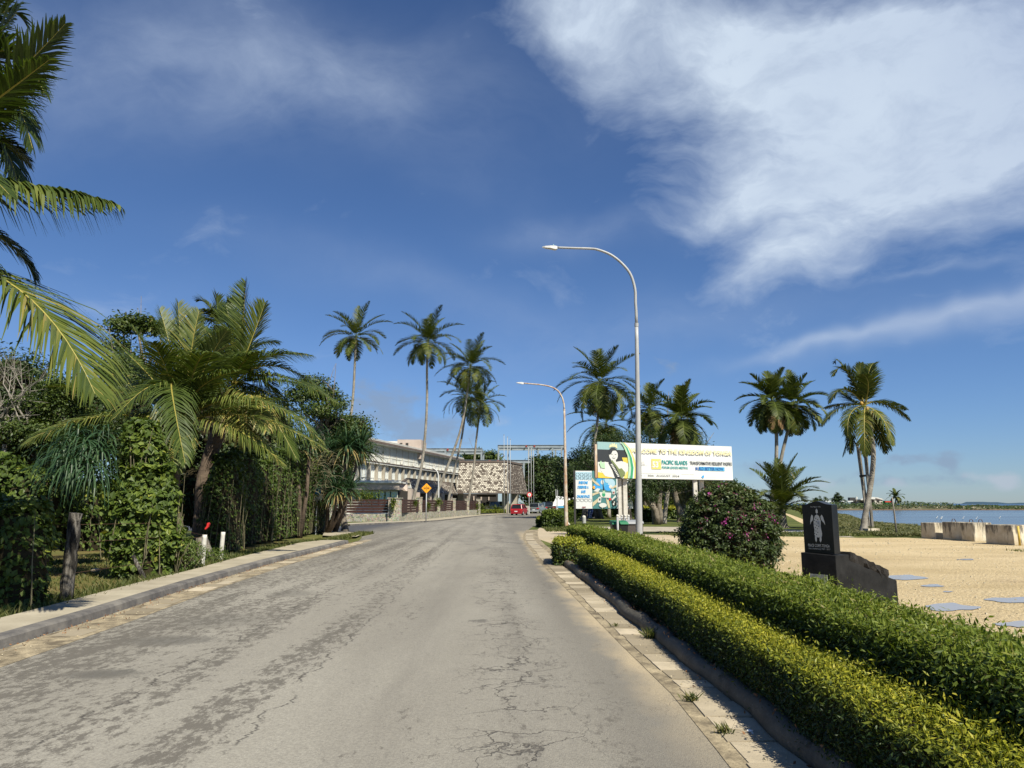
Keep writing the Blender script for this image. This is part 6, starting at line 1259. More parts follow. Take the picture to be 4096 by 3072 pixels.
    B.polys([(rc(.735, .625, .935, .735), 'cyan')], 'blue_band', root, d=.02); B.text('BUILD BETTER NOW', .710, .635, .925, .725, 'blue_ink', root, bold=.03)
    B.text('26th  -  30th  AUGUST, 2024', .262, .885, .585, .94, 'ink', root, bold=.005)
    B.polys([(rc(.30, .845, .56, .850), 'grey'), (rc(.60, .85, .70, .855), 'grey'), (rc(.62, .915, .74, .918), 'lt_grey'), (rc(.785, .915, .87, .918), 'lt_grey'), (rc(.915, .915, .97, .918), 'lt_grey'), (circ(.763, .905, .010, .045, 14, -60, 180), 'blue')], 'small_marks', root, d=.02)
    for px, dy, wd in ((2483, 0, .16), (2505, 0, .2), (2789, 0, .2), (2815, .5, .22)):
        Y = 37.5+dy+(1.2 if px > 2700 else 0); x = at(px, 2000, Y).x; MB().box((x, Y+.35, 1.6), (wd, .2, 3.3)).build('post', 'white_paint', root)
    MB().box((at(2494, 2000, 38).x, 37.95, 1.5), (.30, .06, 3.0)).build('post_web', 'white_paint', root)
billboard()
def mural():
    Y = 57; tl = at(2301, 1883, Y); tr = at(2528, 1885, Y+.8); B = Board(tl, tr, 2.87)
    root = thing('mural_board', 'painted notice board with a mural between two white text panels', 'notice board', base_at(2415, 2090, Y))
    MB().prism([B.p(0, 0), B.p(1, 0), B.p(1, 1), B.p(0, 1)], -B.N*.08).build('board', 'sign_white', root)
    for u in (-.012, 1.045): a = B.p(u, -.01, -.05); MB().box((a.x, a.y, a.z/2), (.15, .15, a.z)).build('post', 'dark_metal', root)
    u0, u1 = .290, .715
    G = lambda lst: [(u0+(u1-u0)*a, b) for a, b in lst]
    L = [(rc(u0, 0, u1, 1), 'mural_green'), (G(circ(.5, .30, .34, .20)), 'cyan'), (G(circ(.22, .40, .16, .10)), 'blue'), (G(circ(.80, .33, .15, .12)), 'sky_pale'), (G(circ(.66, .45, .16, .08)), 'blue'), (G(circ(.30, .22, .10, .08)), 'blue'), (G(circ(.62, .24, .10, .08)), 'sky_pale'), (G(circ(.42, .30, .07, .06)), 'off'), (G(circ(.76, .42, .07, .05)), 'off'), (G(circ(.86, .52, .08, .05)), 'sky_pale'),
         (G([(0, .18), (.10, .26), (.25, .33), (.33, .40), (.20, .38), (0, .27)]), 'skin'), (G([(0, .60), (.15, .57), (.27, .53), (.26, .60), (.12, .63), (0, .67)]), 'skin'), (G([(1, .36), (.85, .42), (.76, .45), (.80, .48), (1, .43)]), 'skin'), (G([(0, .84), (.2, .74), (.34, .66), (.32, .74), (.2, .83), (0, .95)]), 'skin'), (G([(.55, .69), (.59, .76), (.67, .77), (.72, .98), (.64, .98), (.58, .84)]), 'skin'),
         (G([(.30, .62), (.28, .56), (.78, .58), (.74, .72), (.36, .70)]), 'off'), (G([(.04, .54), (.20, .46), (.34, .48), (.22, .56)]), 'off'), (G(circ(.46, .63, .07, .06)), 'grn'), (G(rc(.42, .52, .52, .60)), 'grn_pale'), (G([(.24, .70), (.36, .70), (.34, .84), (.22, .84)]), 'off'), (G([(.27, .73), (.33, .73), (.32, .79), (.26, .79)]), 'ink'), (G([(.83, .53), (.94, .52), (.93, .62), (.82, .62)]), 'off'), (G([(.85, .55), (.91, .55), (.91, .60), (.85, .60)]), 'maroon'),
         (G([(.78, .74), (.95, .64), (.97, .69), (.80, .79)]), 'off'), (G(circ(.72, .75, .05, .03)), 'red'), (G([(.78, .80), (.93, .76), (.98, .90), (.83, .94)]), 'black'), (G(circ(.86, .88, .03, .03)), 'off'), (G([(.87, .80), (.89, .80), (.92, .83), (.92, .85), (.89, .83), (.89, .88), (.87, .88)]), 'off'), (G(circ(.42, .91, .16, .06)), 'off'), (G([(.34, .95), (.40, .96), (.40, 1.0)]), 'off'), (G([(.40, .02), (.46, .36), (.50, .52), (.46, .52)]), 'ink'), (G(circ(.06, .44, .05, .04)), 'orange')]
    B.polys(L, 'mural_picture', root)
    def pattern(ua, ub, va, rows, name):
        P = []; n = max(1, round((ub-ua)/.072)); w = (ub-ua)/n
        for a in range(n):
            for b in range(rows):
                cx = ua+w*(a+.5); cy = va+.088*(b+.5)
                for sx, sy in ((1, 1), (-1, 1), (1, -1), (-1, -1)): P.append(([(cx+sx*.004, cy+sy*.038), (cx+sx*.012, cy+sy*.040), (cx+sx*w*.49, cy+sy*.008), (cx+sx*w*.44, cy+sy*.004)], 'ink'))
        B.polys(P, name, root, d=.014)
    pattern(.005, .285, .055, 2, 'woven_pattern'); pattern(.005, .285, .735, 1, 'woven_pattern'); pattern(.84, .995, .735, 1, 'woven_pattern'); pattern(.725, .80, .735, 1, 'woven_pattern'); pattern(.84, .995, .01, 1, 'woven_pattern')
    B.polys([(rc(.003, .03, .285, .24), 'sky_pale')], 'tint', root, d=.006)
    for t, a, b, v in (('EVERYONE', .055, .215, .275), ('DESERVES A', .035, .225, .395), ('SAFE', .095, .175, .515), ('ONLINE SPACE', .02, .245, .64)): B.text(t, a, v, b, v+.075, 'blue', root, bold=.05, shear=.2)
    for t, a, b, v in (('PO', .84, .895, .305), ('MALUSIA', .80, .975, .47), ('TONGA', .80, .955, .625)): B.text(t, a, v, b, v+.085, 'red', root, bold=.06, shear=.15)
    B.text('CERT', .105, .945, .175, .985, 'maroon', root, bold=.04); B.text('Australian', .83, .905, .935, .93, 'ink', root, bold=.03); B.polys([([(.87, .965), (.885, .945), (.90, .955), (.93, .965), (.90, .97), (.88, .975)], 'red')], 'red_mark', root)
mural()
# ================= MEMORIAL =================
def memorial():
    Y = 11.0; c = at(3270, 2200, Y); c.z = 0; th = R(-57+4); ax = Vector((math.cos(th), math.sin(th), 0)); bk2 = Vector((-ax.y, ax.x, 0))
    if bk2.y < 0: bk2 = -bk2
    # ax runs along the inscribed face, bk2 away from the road
    root = thing('memorial', 'black stone memorial with an engraved turtle and a sloping base behind the green hedge', 'memorial', c); w = .545; O = c-ax*w/2
    def P(u, b, z): return O+ax*u+bk2*b+Vector((0, 0, z))
    zb = .885
    MB().prism([P(0, 0, 0), P(w, 0, 0), P(w, 0, zb-.02), P(0, 0, zb)], bk2*.36).build('pedestal', 'black_paint', root, bevel=.008)
    # sloping tail
    MB().prism([P(.03, .36, 0), P(.03, 1.72, 0), P(.03, 1.72, .42), P(.03, 1.40, .50), P(.03, .36, .78)], ax*(w-.03-.004)).build('sloping_base', 'black_paint', root, bevel=.006)
    pr = MB(); r = np.random.default_rng(2); top = []; n = 12
    for k in range(n+1):
        t = k/n; b = .38+t*1.06; zt2 = .905-.31*t; th_ = .13+.02*math.sin(t*9)
        for u, dz in ((.05, 0), (w+.02+.012*math.sin(k*2.1), 0), (w+.005+.02*math.sin(k*1.7), -th_*.55), (w-.02+.02*math.sin(k*3.3), -th_), (.05, -th_)): top.append(P(u, b, zt2+dz+.008*math.sin(k*2.9+dz*30)))
    fs = [(k*5+j, k*5+(j+1) % 5, (k+1)*5+(j+1) % 5, (k+1)*5+j) for k in range(n) for j in range(5)]+[(4, 3, 2, 1, 0), tuple(n*5+j for j in range(5))]
    pr.add(top, fs); pr.build('rough_slab', 'rough_black', root)
    z0 = zb-.002; z1 = z0+.70; u0, u1 = .035, .505; prof = [(u0, z0), (u1, z0), (u1, z1)]; N = 14
    for k in range(1, N): t = k/N; u = u1+(u0-u1)*t; prof.append((u, z1+.052*math.exp(-((t-.5)/.24)**2)))
    prof.append((u0, z1)); MB().prism([P(a, .05, z) for a, z in prof], bk2*.16).build('headstone', 'black_stone', root, bevel=.004)
    F_ = Board(P(u0, .05, z1), P(u1, .05, z1), .70); F_.N = -bk2
    t_ = [([(.50, .06+.02), (.535, .115), (.535, .165), (.50, .19), (.465, .165), (.465, .115)], 'engraved'), ([(.43, .235), (.50, .20), (.57, .235), (.62, .33), (.61, .44), (.62, .52), (.64, .60), (.62, .66), (.50, .68), (.40, .66), (.375, .60), (.39, .52), (.375, .44), (.38, .33)], 'engraved')]
    t_ += [([(.37, .235), (.33, .205), (.295, .25), (.265, .36), (.262, .42), (.30, .36), (.35, .33), (.375, .28)], 'engraved'), ([(.63, .235), (.67, .205), (.71, .25), (.755, .36), (.765, .42), (.72, .37), (.66, .33), (.625, .28)], 'engraved'), ([(.40, .66), (.46, .67), (.46, .74), (.43, .78), (.40, .73)], 'engraved'), ([(.56, .67), (.62, .66), (.62, .73), (.58, .78), (.55, .74)], 'engraved')]
    for q in range(16): uu = .41+.17*((q*.37) % 1); vv = .26+.38*q/16; t_.append((circ(uu, vv, .018, .010, 7), 'black_stone'))
    F_.polys(t_, 'engraved_turtle', root, d=.003)
    F_.text("Kau Ngaue 'Ofa", .30, .03, .64, .062, 'engraved', root, d=.004, bold=.0); F_.text('PEACE CORPS TONGA', .14, .815, .86, .875, 'engraved', root, d=.004, bold=.005); F_.text('50th Anniversary 1967 - 2017', .15, .895, .87, .935, 'engraved', root, d=.004, bold=.0)
    G_ = Board(P(.13, 0, .585), P(.40, 0, .585), .42); G_.N = -bk2; MB().prism([G_.p(0, 0), G_.p(1, 0), G_.p(1, 1), G_.p(0, 1)], G_.N*.012).build('plaque', 'plaque', root)
    G_.polys([(circ(.24, .22, .13, .16), 'grey'), ([(.62, .66), (.68, .42), (.74, .6), (.80, .34), (.88, .45), (.92, .7), (.70, .72)], 'plaque_red')], 'plaque_picture', root, d=.014)
memorial()
# ================= CONCRETE BLOCKS =================
def cblock(label, px, py, w, l, h, rz, loops=0, back=0.0):
    """placed by its nearest bottom corner"""
    k = g(px, py); k.z = 0; q = Matrix.Rotation(rz, 3, 'Z') @ Vector((w/2, l/2, 0)); c = k+q+Vector((.0, back, 0)); root = thing('concrete_block', label, 'concrete block', c, 'big concrete blocks at the edge of the sand lot'); m = MB(); m.box((c.x, c.y, h/2-.01), (w, l, h), rz, taper=.975)
    m.build('block', 'block', root, bevel=.03)
    for n in range(loops):
        a = Vector((c.x-.2+.4*n, c.y, h)); MB().tube([a+Vector((math.cos(t)*.08, .0, math.sin(t)*.13)) for t in [math.pi*q_/8 for q_ in range(9)]], .014, 6).build('lifting_loop', 'rebar', root)
cblock('leftmost concrete block at the sand lot edge, smallest of the row and set back', 3744, 2157, .84, .78, .74, R(20))
cblock('second concrete block from the left, grey stained with one wire loop on top', 3853, 2163, .8, 1.05, .80, R(17), loops=1)
cblock('third concrete block from the left, widest sunny face and two wire loops on top', 3900, 2167, 1.08, .62, .80, R(19), loops=2)
cblock('rightmost concrete block, largest in the row, behind the yellow post', 4056, 2182, 1.15, 1.15, .78, R(20))
b = g(4080, 2183); r = thing('yellow_post', 'faded yellow steel pipe post in front of the rightmost concrete block', 'post', b); MB().tube([b, b+Vector((0, 0, .74))], .042, 10).build('pipe', 'yellow_pole', r, smooth=True)
b = base_at(3587, 2141, 37); r = thing('leaning_pole', 'thin pale pole leaning left at the waterside, between the nut palm and the concrete blocks', 'pole', b); MB().tube([b, at(3578, 2060, 37), at(3569, 1990, 37)], [.045, .04, .032], 6).build('pole', 'grey_twig', r, smooth=True)
# timber props around the shore palm
def props():
    b = base_at(3490, 2118, 42.6); root = thing('timber_prop_stand', 'tall grey timber frame with a short cross rung, standing behind the nut palm', 'timber frame', b)
    for (x0_, y0_), (x1_, y1_), Y, w_ in [((3474, 2120), (3427, 1770), 42.8, .09), ((3492, 2122), (3458, 1795), 42.2, .11), ((3480, 2110), (3437, 1790), 43.4, .07), ((3486, 2112), (3466, 1810), 43.2, .08)]:
        p = at(x0_, y0_, Y); p.z = 0; q = at(x1_, y1_, Y); MB().bar(p, q, w_, w_*1.1).build('pole', 'grey_twig', root)
    MB().bar(at(3439, 1905, 42.5), at(3475, 1901, 42.5), .10, .12).build('rung', 'dark_metal', root)
    for (x, y, w_) in ((3495, 2130, .55), (3478, 2132, .4)): c = base_at(x, y, 40.3); MB().box((c.x, 40.4, .14), (w_, .4, .28), .3).build('footing', 'block', root)
props()
# ================= BINS =================
def wbin(label, x, Y, body, lid, rz=0.0, w=.56, h=1.0):
    root = thing('wheelie_bin', label, 'wheelie bin', (x, Y, 0), 'wheelie bins under the billboard'); Rm = Matrix.Translation((x, Y, 0)) @ Matrix.Rotation(rz, 4, 'Z')
    def pt(a, b, c): return Rm @ Vector((a, b, c))
    o = MB(); o.add([pt(-w*.40, -.26, .10), pt(w*.40, -.26, .10), pt(w*.40, .24, .10), pt(-w*.40, .24, .10), pt(-w*.48, -.34, h*.9), pt(w*.48, -.34, h*.9), pt(w*.48, .32, h*.9), pt(-w*.48, .32, h*.9)], [(3, 2, 1, 0), (4, 5, 6, 7), (0, 1, 5, 4), (1, 2, 6, 5), (2, 3, 7, 6), (3, 0, 4, 7)]); o.build('body', body, root, bevel=.02)
    o = MB(); o.add([pt(-w*.52, -.38, h*.9), pt(w*.52, -.38, h*.9), pt(w*.52, .36, h*.9), pt(-w*.52, .36, h*.9), pt(-w*.46, -.32, h*.985), pt(w*.46, -.32, h*.985), pt(w*.5, .34, h*1.02), pt(-w*.5, .34, h*1.02)], [(3, 2, 1, 0), (4, 5, 6, 7), (0, 1, 5, 4), (1, 2, 6, 5), (2, 3, 7, 6), (3, 0, 4, 7)]); o.build('lid', lid, root, bevel=.015)
    for s in (-1, 1): MB().tube([pt(s*w*.38, .30, .11), pt(s*w*.46, .30, .11)], .11, 12).build('wheel', 'tyre', root)
    MB().tube([pt(-w*.4, .40, h*.93), pt(w*.4, .40, h*.93)], .016, 6).build('handle', body, root)
wbin('black wheelie bin with a green lid, leftmost of the bins beside the grey lamp post', at(2476, 2100, 25.8).x, 25.8, 'bin_black', 'dgreen')
wbin('grey-brown wheelie bin in the middle, right beside the green-lidded one', at(2523, 2100, 26.2).x, 26.2, 'bin_grey', 'grey', w=.42)
wbin('grey-brown wheelie bin partly hidden by the grey lamp post', at(2545, 2100, 26.9).x, 26.9, 'bin_grey', 'grey', w=.42)
rl = thing('bin_rack', 'low galvanised pipe rail with white capped posts around the wheelie bins', 'rail', (at(2470, 2110, 25.1).x, 25.1, 0)); tops = []
for px, Y in ((2470, 25.0), (2487, 27.6), (2501, 27.4), (2514, 27.2)):
    p = at(px, 2066, Y); q = Vector((p.x, Y, 0)); tops.append(p); MB().tube([q, p], .038, 8).build('post', 'galv', rl, smooth=True); MB().ball(p+Vector((0, 0, .02)), .05, 8).build('cap', 'white_paint', rl, smooth=True)
MB().tube([tops[0]-Vector((0, 0, .07)), tops[1]-Vector((0, 0, .07)), tops[3]-Vector((0, 0, .07))], .014, 6).build('rail', 'galv', rl)
# blue bin tilted beside the trunk
c = base_at(2358, 2076, 70); r = thing('blue_sign_board', 'dark blue board tilted on a white strut beside the grey park trunk', 'board', c)
P4 = [at(2350, 2072, 70), at(2364, 2074, 70), at(2373, 2044, 70.3), at(2369, 2034, 70.3), at(2355, 2031, 70)]; MB().prism(P4, (0, .25, 0)).build('board', 'navy', r); MB().bar(at(2357, 2073, 69.8), at(2361, 2043, 69.8), .10, .08).build('strut', 'white_paint', r); MB().bar(at(2361, 2070, 69.8), at(2375, 2071, 69.9), .05, .05).build('foot_bar', 'galv', r)
c = base_at(2336, 2088, 62); r = thing('bollard', 'short white-topped bollard on the grass left of the blue board', 'bollard', c); MB().tube([c, c+Vector((0, 0, .42))], .17, 10).build('base', 'galv', r); MB().ball(c+Vector((0, 0, .47)), .17, 8).build('cap', 'white_paint', r, smooth=True)
c = base_at(2230, 2088, 55); r = thing('bent_sign_post', 'grey steel plate post with a slanting white pipe before the square hedge', 'post', c)
MB().bar(at(2225.5, 2040, 55), at(2223.5, 1957, 55), .10, .05).build('plate', 'galv', r); MB().bar(at(2231, 2040, 55.3), at(2230, 1960, 55.3), .09, .05).build('plate', 'galv', r)
p = at(2228, 2036, 55); q = base_at(2281, 2093, 53.6); MB().bar(p, q, .10, .10).build('strut', 'white_paint', r); MB().bar(at(2228, 2036, 55), c, .09, .06).build('foot', 'galv', r)
# ================= CARS =================
def car(label, name, pos, head, paintm, L=4.0, W=1.72, H=1.5, kind='hatch', group='parked cars', lights='taillight'):
    """pos = ground point under the rear middle, head = heading angle of the nose (0 = +Y)"""
    root = thing(name, label, 'car', (0, 0, 0), group); hy = {'hatch': H, 'suv': H, 'van': H}[kind]; g0 = .20 if kind != 'suv' else .26; belt = H*.60
    def ring(y, z0, z1, w, tuck=.9): return [(-w/2*tuck, y, z0), (w/2*tuck, y, z0), (w/2, y, z0+(z1-z0)*.35), (w/2*.97, y, z1), (-w/2*.97, y, z1), (-w/2, y, z0+(z1-z0)*.35)]
    nose = belt*.86 if kind != 'van' else belt
    secs = [(0, g0+.12, belt*.90, W*.86), (.10, g0, belt*.99, W*.97), (.35, g0, belt, W), (L*.5, g0, belt, W), (L*.72, g0, belt*.97, W), (L*.93, g0, nose*.9, W*.95), (L, g0+.1, nose*.72, W*.8)]
    m = MB(); 
    for s in secs: m.v += ring(*s)
    for k in range(len(secs)-1):
        for j in range(6): m.f.append((k*6+j, k*6+(j+1) % 6, (k+1)*6+(j+1) % 6, (k+1)*6+j)); m.mi.append(0)
    m.f += [(0, 1, 2, 3, 4, 5), tuple(range(len(secs)*6-6, len(secs)*6))]; m.mi += [0, 0]; body = m.build('body', paintm, root, bevel=.03)
    yb0, yt0, yt1, yb1 = {'hatch': (.12, .42, 2.15, 3.05), 'suv': (.10, .45, 2.5, 3.3), 'van': (.06, .22, L-1.5, L-.55)}[kind]; cw = W*.92; tw_ = W*(.74 if kind != 'van' else .84)
    gl = MB(); gl.add([(-cw/2, yb0, belt-.01), (cw/2, yb0, belt-.01), (cw/2, yb1, belt-.03), (-cw/2, yb1, belt-.03), (-tw_/2, yt0, H-.06), (tw_/2, yt0, H-.06), (tw_/2, yt1, H-.06), (-tw_/2, yt1, H-.06)], [(0, 1, 5, 4), (1, 2, 6, 5), (2, 3, 7, 6), (3, 0, 4, 7), (4, 5, 6, 7)]); gl.build('windows', 'dark_glass', root)
    rf = MB(); rf.add([(-tw_/2-.01, yt0-.08, H-.065), (tw_/2+.01, yt0-.08, H-.065), (tw_/2+.01, yt1+.05, H-.065), (-tw_/2-.01, yt1+.05, H-.065), (-tw_/2+.08, yt0+.02, H), (tw_/2-.08, yt0+.02, H), (tw_/2-.08, yt1-.1, H), (-tw_/2+.08, yt1-.1, H)], [(3, 2, 1, 0), (4, 5, 6, 7), (0, 1, 5, 4), (1, 2, 6, 5), (2, 3, 7, 6), (3, 0, 4, 7)]); rf.build('roof', paintm, root)
    pl = MB()
    for s in (-1, 1):
        for (ya, yb_) in ((yb0, yt0), ((yb0+yb1)/2, (yt0+yt1)/2), (yb1, yt1)): pl.bar((s*cw/2, ya, belt-.02), (s*tw_/2, yb_, H-.05), .09, .06)
    pl.build('pillars', paintm, root)
    for s in (-1, 1):
        for y in (L*.17+.05, L*.80): 
            o = MB().tube([(s*(W/2-.20), y, .31), (s*(W/2+.005), y, .31)], .31, 16).build('wheel', 'tyre', root); MB().tube([(s*(W/2-.02), y, .31), (s*(W/2+.02), y, .31)], .18, 12).build('rim', 'car_silver', o)
        MB().box((s*W*.37, .02, belt*.80), (W*.20, .10, .17)).build('tail_light', lights, root); MB().box((s*(W/2+.07), L*.66, belt+.03), (.16, .10, .12)).build('mirror', paintm, root)
        MB().box((s*W*.36, L-.12, belt*.66), (W*.2, .16, .13)).build('headlight', 'lt_grey', root)
    MB().box((0, -.02, g0+.16), (W*.86, .14, .22)).build('rear_bumper', 'car_silver' if kind == 'suv' else paintm, root); MB().box((0, -.05, belt*.60), (.40, .03, .12)).build('number_plate', 'plate', root)
    del root['_w']; root.location = pos; root.rotation_euler = (0, 0, -head); return root
for o_ in (): pass
def place(px, py): return g(px, py)
car('bright red hatchback parked with its back to us, nearest car at the hotel entrance', 'hatchback', Vector((at(2064, 2055, 102).x, 102, .0)), R(15), 'car_red', 3.9, 1.68, 1.50, 'hatch')
car('silver-grey sport utility car parked behind the red hatchback', 'suv', Vector((at(2135, 2045, 121).x, 121, 0)), R(20), 'car_grey', 4.6, 1.85, 1.68, 'suv')
car('black boxy van parked beyond the silver-grey car', 'black_van', Vector((at(2200, 2040, 133).x, 133, 0)), R(-8), 'car_black', 4.7, 1.8, 1.9, 'van')
car('dark maroon car half hidden behind the square hedge, right of the black van', 'hatchback', Vector((at(2238, 2035, 146).x, 146, 0)), R(-25), 'car_maroon', 4.0, 1.7, 1.5, 'hatch')
car('white minivan standing under the shingled porch', 'minivan', Vector((at(1949, 2050, 129).x, 127.5, 0)), R(62), 'car_white', 4.6, 1.75, 1.95, 'van')
car('dark car parked far across the park, seen beneath the right of the billboard', 'sedan', Vector((at(2700, 2035, 112).x, 112, 0)), R(-80), 'car_black', 4.4, 1.7, 1.45, 'hatch')
# white picket rail, planters and cycads at the entrance
pk = thing('picket_fence', 'short row of white upright pickets between the red car and the silver-grey car', 'fence', base_at(2105, 2045, 118)); m = MB()
for k in range(9): x = at(2094+k*3.0, 2040, 118).x; m.box((x, 118, .62), (.075, .05, 1.24))
m.box((at(2106, 2040, 118).x, 118.05, .9), (1.2, .04, .08)); m.build('pickets', 'white_paint', pk)
for (px, Y, L_, nl_, lb, sd) in ((1928, 117, 1.5, 30, 'dark cycad right after the last stone pillar', 201), (1985, 118, 1.5, 26, 'cycad beside the foot of the near flag poles', 202), (2100, 122, 1.9, 34, 'cycad between the porch pillar and the far flag poles', 203), (2135, 126, 1.7, 26, 'cycad under the far flag poles, right of the other', 204)):
    b = base_at(px, 2040, Y); root = thing('cycad', lb, 'cycad', b, 'cycads at the hotel entrance'); rr_ = np.random.default_rng(sd); c = b+Vector((0, 0, .55)); MB().tube([b, c], .2, 8).build('trunk', 'bark', root)
    for q in range(nl_): frond(root, frond_pts(c, q*2.4, rr_.uniform(.1, 1.3), L_*1.1, 1.2, 6), .32, 16, .05, .2, rr_, seg=2, rw=.02)
for px, Y, w_, lb in ((1945, 114, 2.6, 'low bright green planting bed left of the flag poles'), (1998, 114.5, 2.0, 'low yellow-green planting bed at the foot of the flag poles')):
    c = base_at(px, 2050, Y); n = 900; rg = np.random.default_rng(int(px)); P = np.stack([c.x+rg.uniform(-w_/2, w_/2, n), Y+rg.uniform(-.6, .6, n), rg.uniform(.1, .75, n)], 1); rt = thing('planting_bed', lb, 'plants', c, 'planting beds at the hotel entrance'); leaves('foliage', P, np.tile([[0, -.3, 1]], (n, 1)), .22, 'vine_leaf', rt, tone=np.clip(rg.normal(.85, .15, n), 0, 1), r=rg); MB().box((c.x, Y, .08), (w_+.3, 1.5, .18)).build('edging', 'dark_metal', rt)
c = base_at(2020, 2052, 112); 
# market tents in the distance
tn = thing('market_tent', 'distant white and blue stall roof behind the hedge, left of the mural board', 'tent', base_at(2285, 2030, 128)); a = at(2285, 2010, 128)
MB().prism([(a.x-3.2, 128, 1.2), (a.x+4.2, 128, 1.2), (a.x+3.4, 130, 2.4), (a.x-2.4, 130, 2.9)], (0, .2, 0)).build('canopy', 'sign_white', tn); MB().box((a.x+1, 127.8, 1.0), (7.0, .2, .35)).build('skirt', 'cyan', tn)
for dx in (-3, 1, 4.6): MB().box((a.x+dx, 129, .9), (.15, .15, 2)).build('leg', 'white_paint', tn)
# ================= LEFT VERGE OBJECTS =================
def gpost(name, label, px, pyb, pxt, pyt, r0, r1, m, group=None, lumpy=0.0, parts='post'):
    b = g(px, pyb); t = at(pxt, pyt, b.y); root = thing(name, label, 'post', b, group); n = 9
    MB().tube([b.lerp(t, k/n)+Vector((lumpy*math.sin(k*2.2), 0, -.03 if k == 0 else 0)) for k in range(n+1)], [r0+(r1-r0)*k/n+lumpy*.6*math.sin(k*3.7) for k in range(n+1)], 12).build(parts, m, root, smooth=True); return root
wp = gpost('wooden_post', 'thick weathered wooden fence post, dark and cracked, beside the pavement on the left', 262, 2408, 303, 2052, .105, .098, 'old_post', None, .010)
gpost('white_post', 'left of the two white round posts at the edge of the pavement', 807, 2272, 819, 2139, .062, .058, 'white_paint', 'pair of white posts by the pavement')
gpost('white_post', 'right of the two white round posts at the edge of the pavement, striped with shadow', 881, 2254, 893, 2128, .060, .056, 'white_paint', 'pair of white posts by the pavement')
gpost('timber_stake', 'thin stake leaning against the left white post', 760, 2272, 811, 2203, .035, .03, 'grey_twig')
gpost('timber_stake', 'dark weathered stake leaning left in front of the vine bush', 584, 2328, 531, 2222, .045, .04, 'old_post')
wr = thing('fence_wire', 'rusty barbed wire strands strung between the wooden post and the hedge', 'wire', g(262, 2408)); b0 = g(262, 2408); b1 = g(807, 2272); m = MB()
for h0, h1 in ((.45, .5), (.95, .75), (1.25, .80)):
    m.tube([Vector((b0.x-3.0, b0.y-2.6, h0)), Vector((b0.x, b0.y, h0)), b0.lerp(b1, .5)+Vector((0, 0, h0-.06)), Vector((b1.x, b1.y, h1))], .004, 4)
m.build('strands', 'rebar', wr)
c = g(678, 2306); c.z = .14; m = MB(); rg = random.Random(4)
for k in range(9): p = c+Vector((rg.uniform(-.09, .09), rg.uniform(-.05, .05), rg.uniform(-.02, .08))); m.poly([p+Vector((rg.uniform(-.06, .06), rg.uniform(-.05, .05), rg.uniform(-.03, .06))) for _ in range(4)])
tag(m.build('paper_litter', 'paper', fix=False), 'crumpled white paper litter at the back edge of the pavement', 'litter')
c = g(200, 2200)
for k, (px, py, lb) in enumerate([(380, 2290, 'flat pale stone on the grass between the wooden post and the vine bush'), (1000*.0+850, 2255, 'small reddish brown stone between the two white posts')]):
    c = g(px, py); m = MB(); m.ball((c.x, c.y, .05), .11, 8, sz=.5); tag(m.build('stone', 'block' if k == 0 else 'pink_wall', smooth=True), lb, 'stone')
Yr = 22.0; rt = thing('red_cloth', 'small red cloth scrap caught on the cut palm stump behind the white posts', 'cloth', at(830, 2107, Yr)); m = MB()
pts = [at(x, y, Yr) for x, y in ((834, 2090), (838, 2096), (833, 2108), (822, 2118), (818, 2116), (826, 2104), (828, 2093))]; m.prism(pts, (0, .08, 0)); m.build('fabric', 'red', rt)
b = base_at(822, 2222, 22.6); t = at(806, 2148, 22.6); rt = thing('palm_stump', 'cut off brown palm stump with a ragged pale top, behind the left white post', 'stump', b); MB().tube([b, b.lerp(t, .5), t], [.28, .2, .16], 10).build('wood', 'palm_bark', rt, smooth=True)
# small blue and white sign at the hedge end
rt = thing('hedge_sign', 'small white and blue sign half hidden at the end of the vine hedge', 'sign', base_at(1268, 2130, 39.5)); B = Board(at(1246, 1950, 39), at(1290, 1948, 39.2), .68); MB().prism([B.p(0, 0), B.p(1, 0), B.p(1, 1), B.p(0, 1)], -B.N*.05).build('panel', 'sign_white', rt); B.polys([(rc(.15, .08, .85, .55), 'blue')], 'blue_panel', rt); x = B.p(.5, 1).x; MB().tube([(x, 39.2, 0), (x, 39.2, B.p(0, 1).z)], .03, 8).build('post', 'galv', rt)
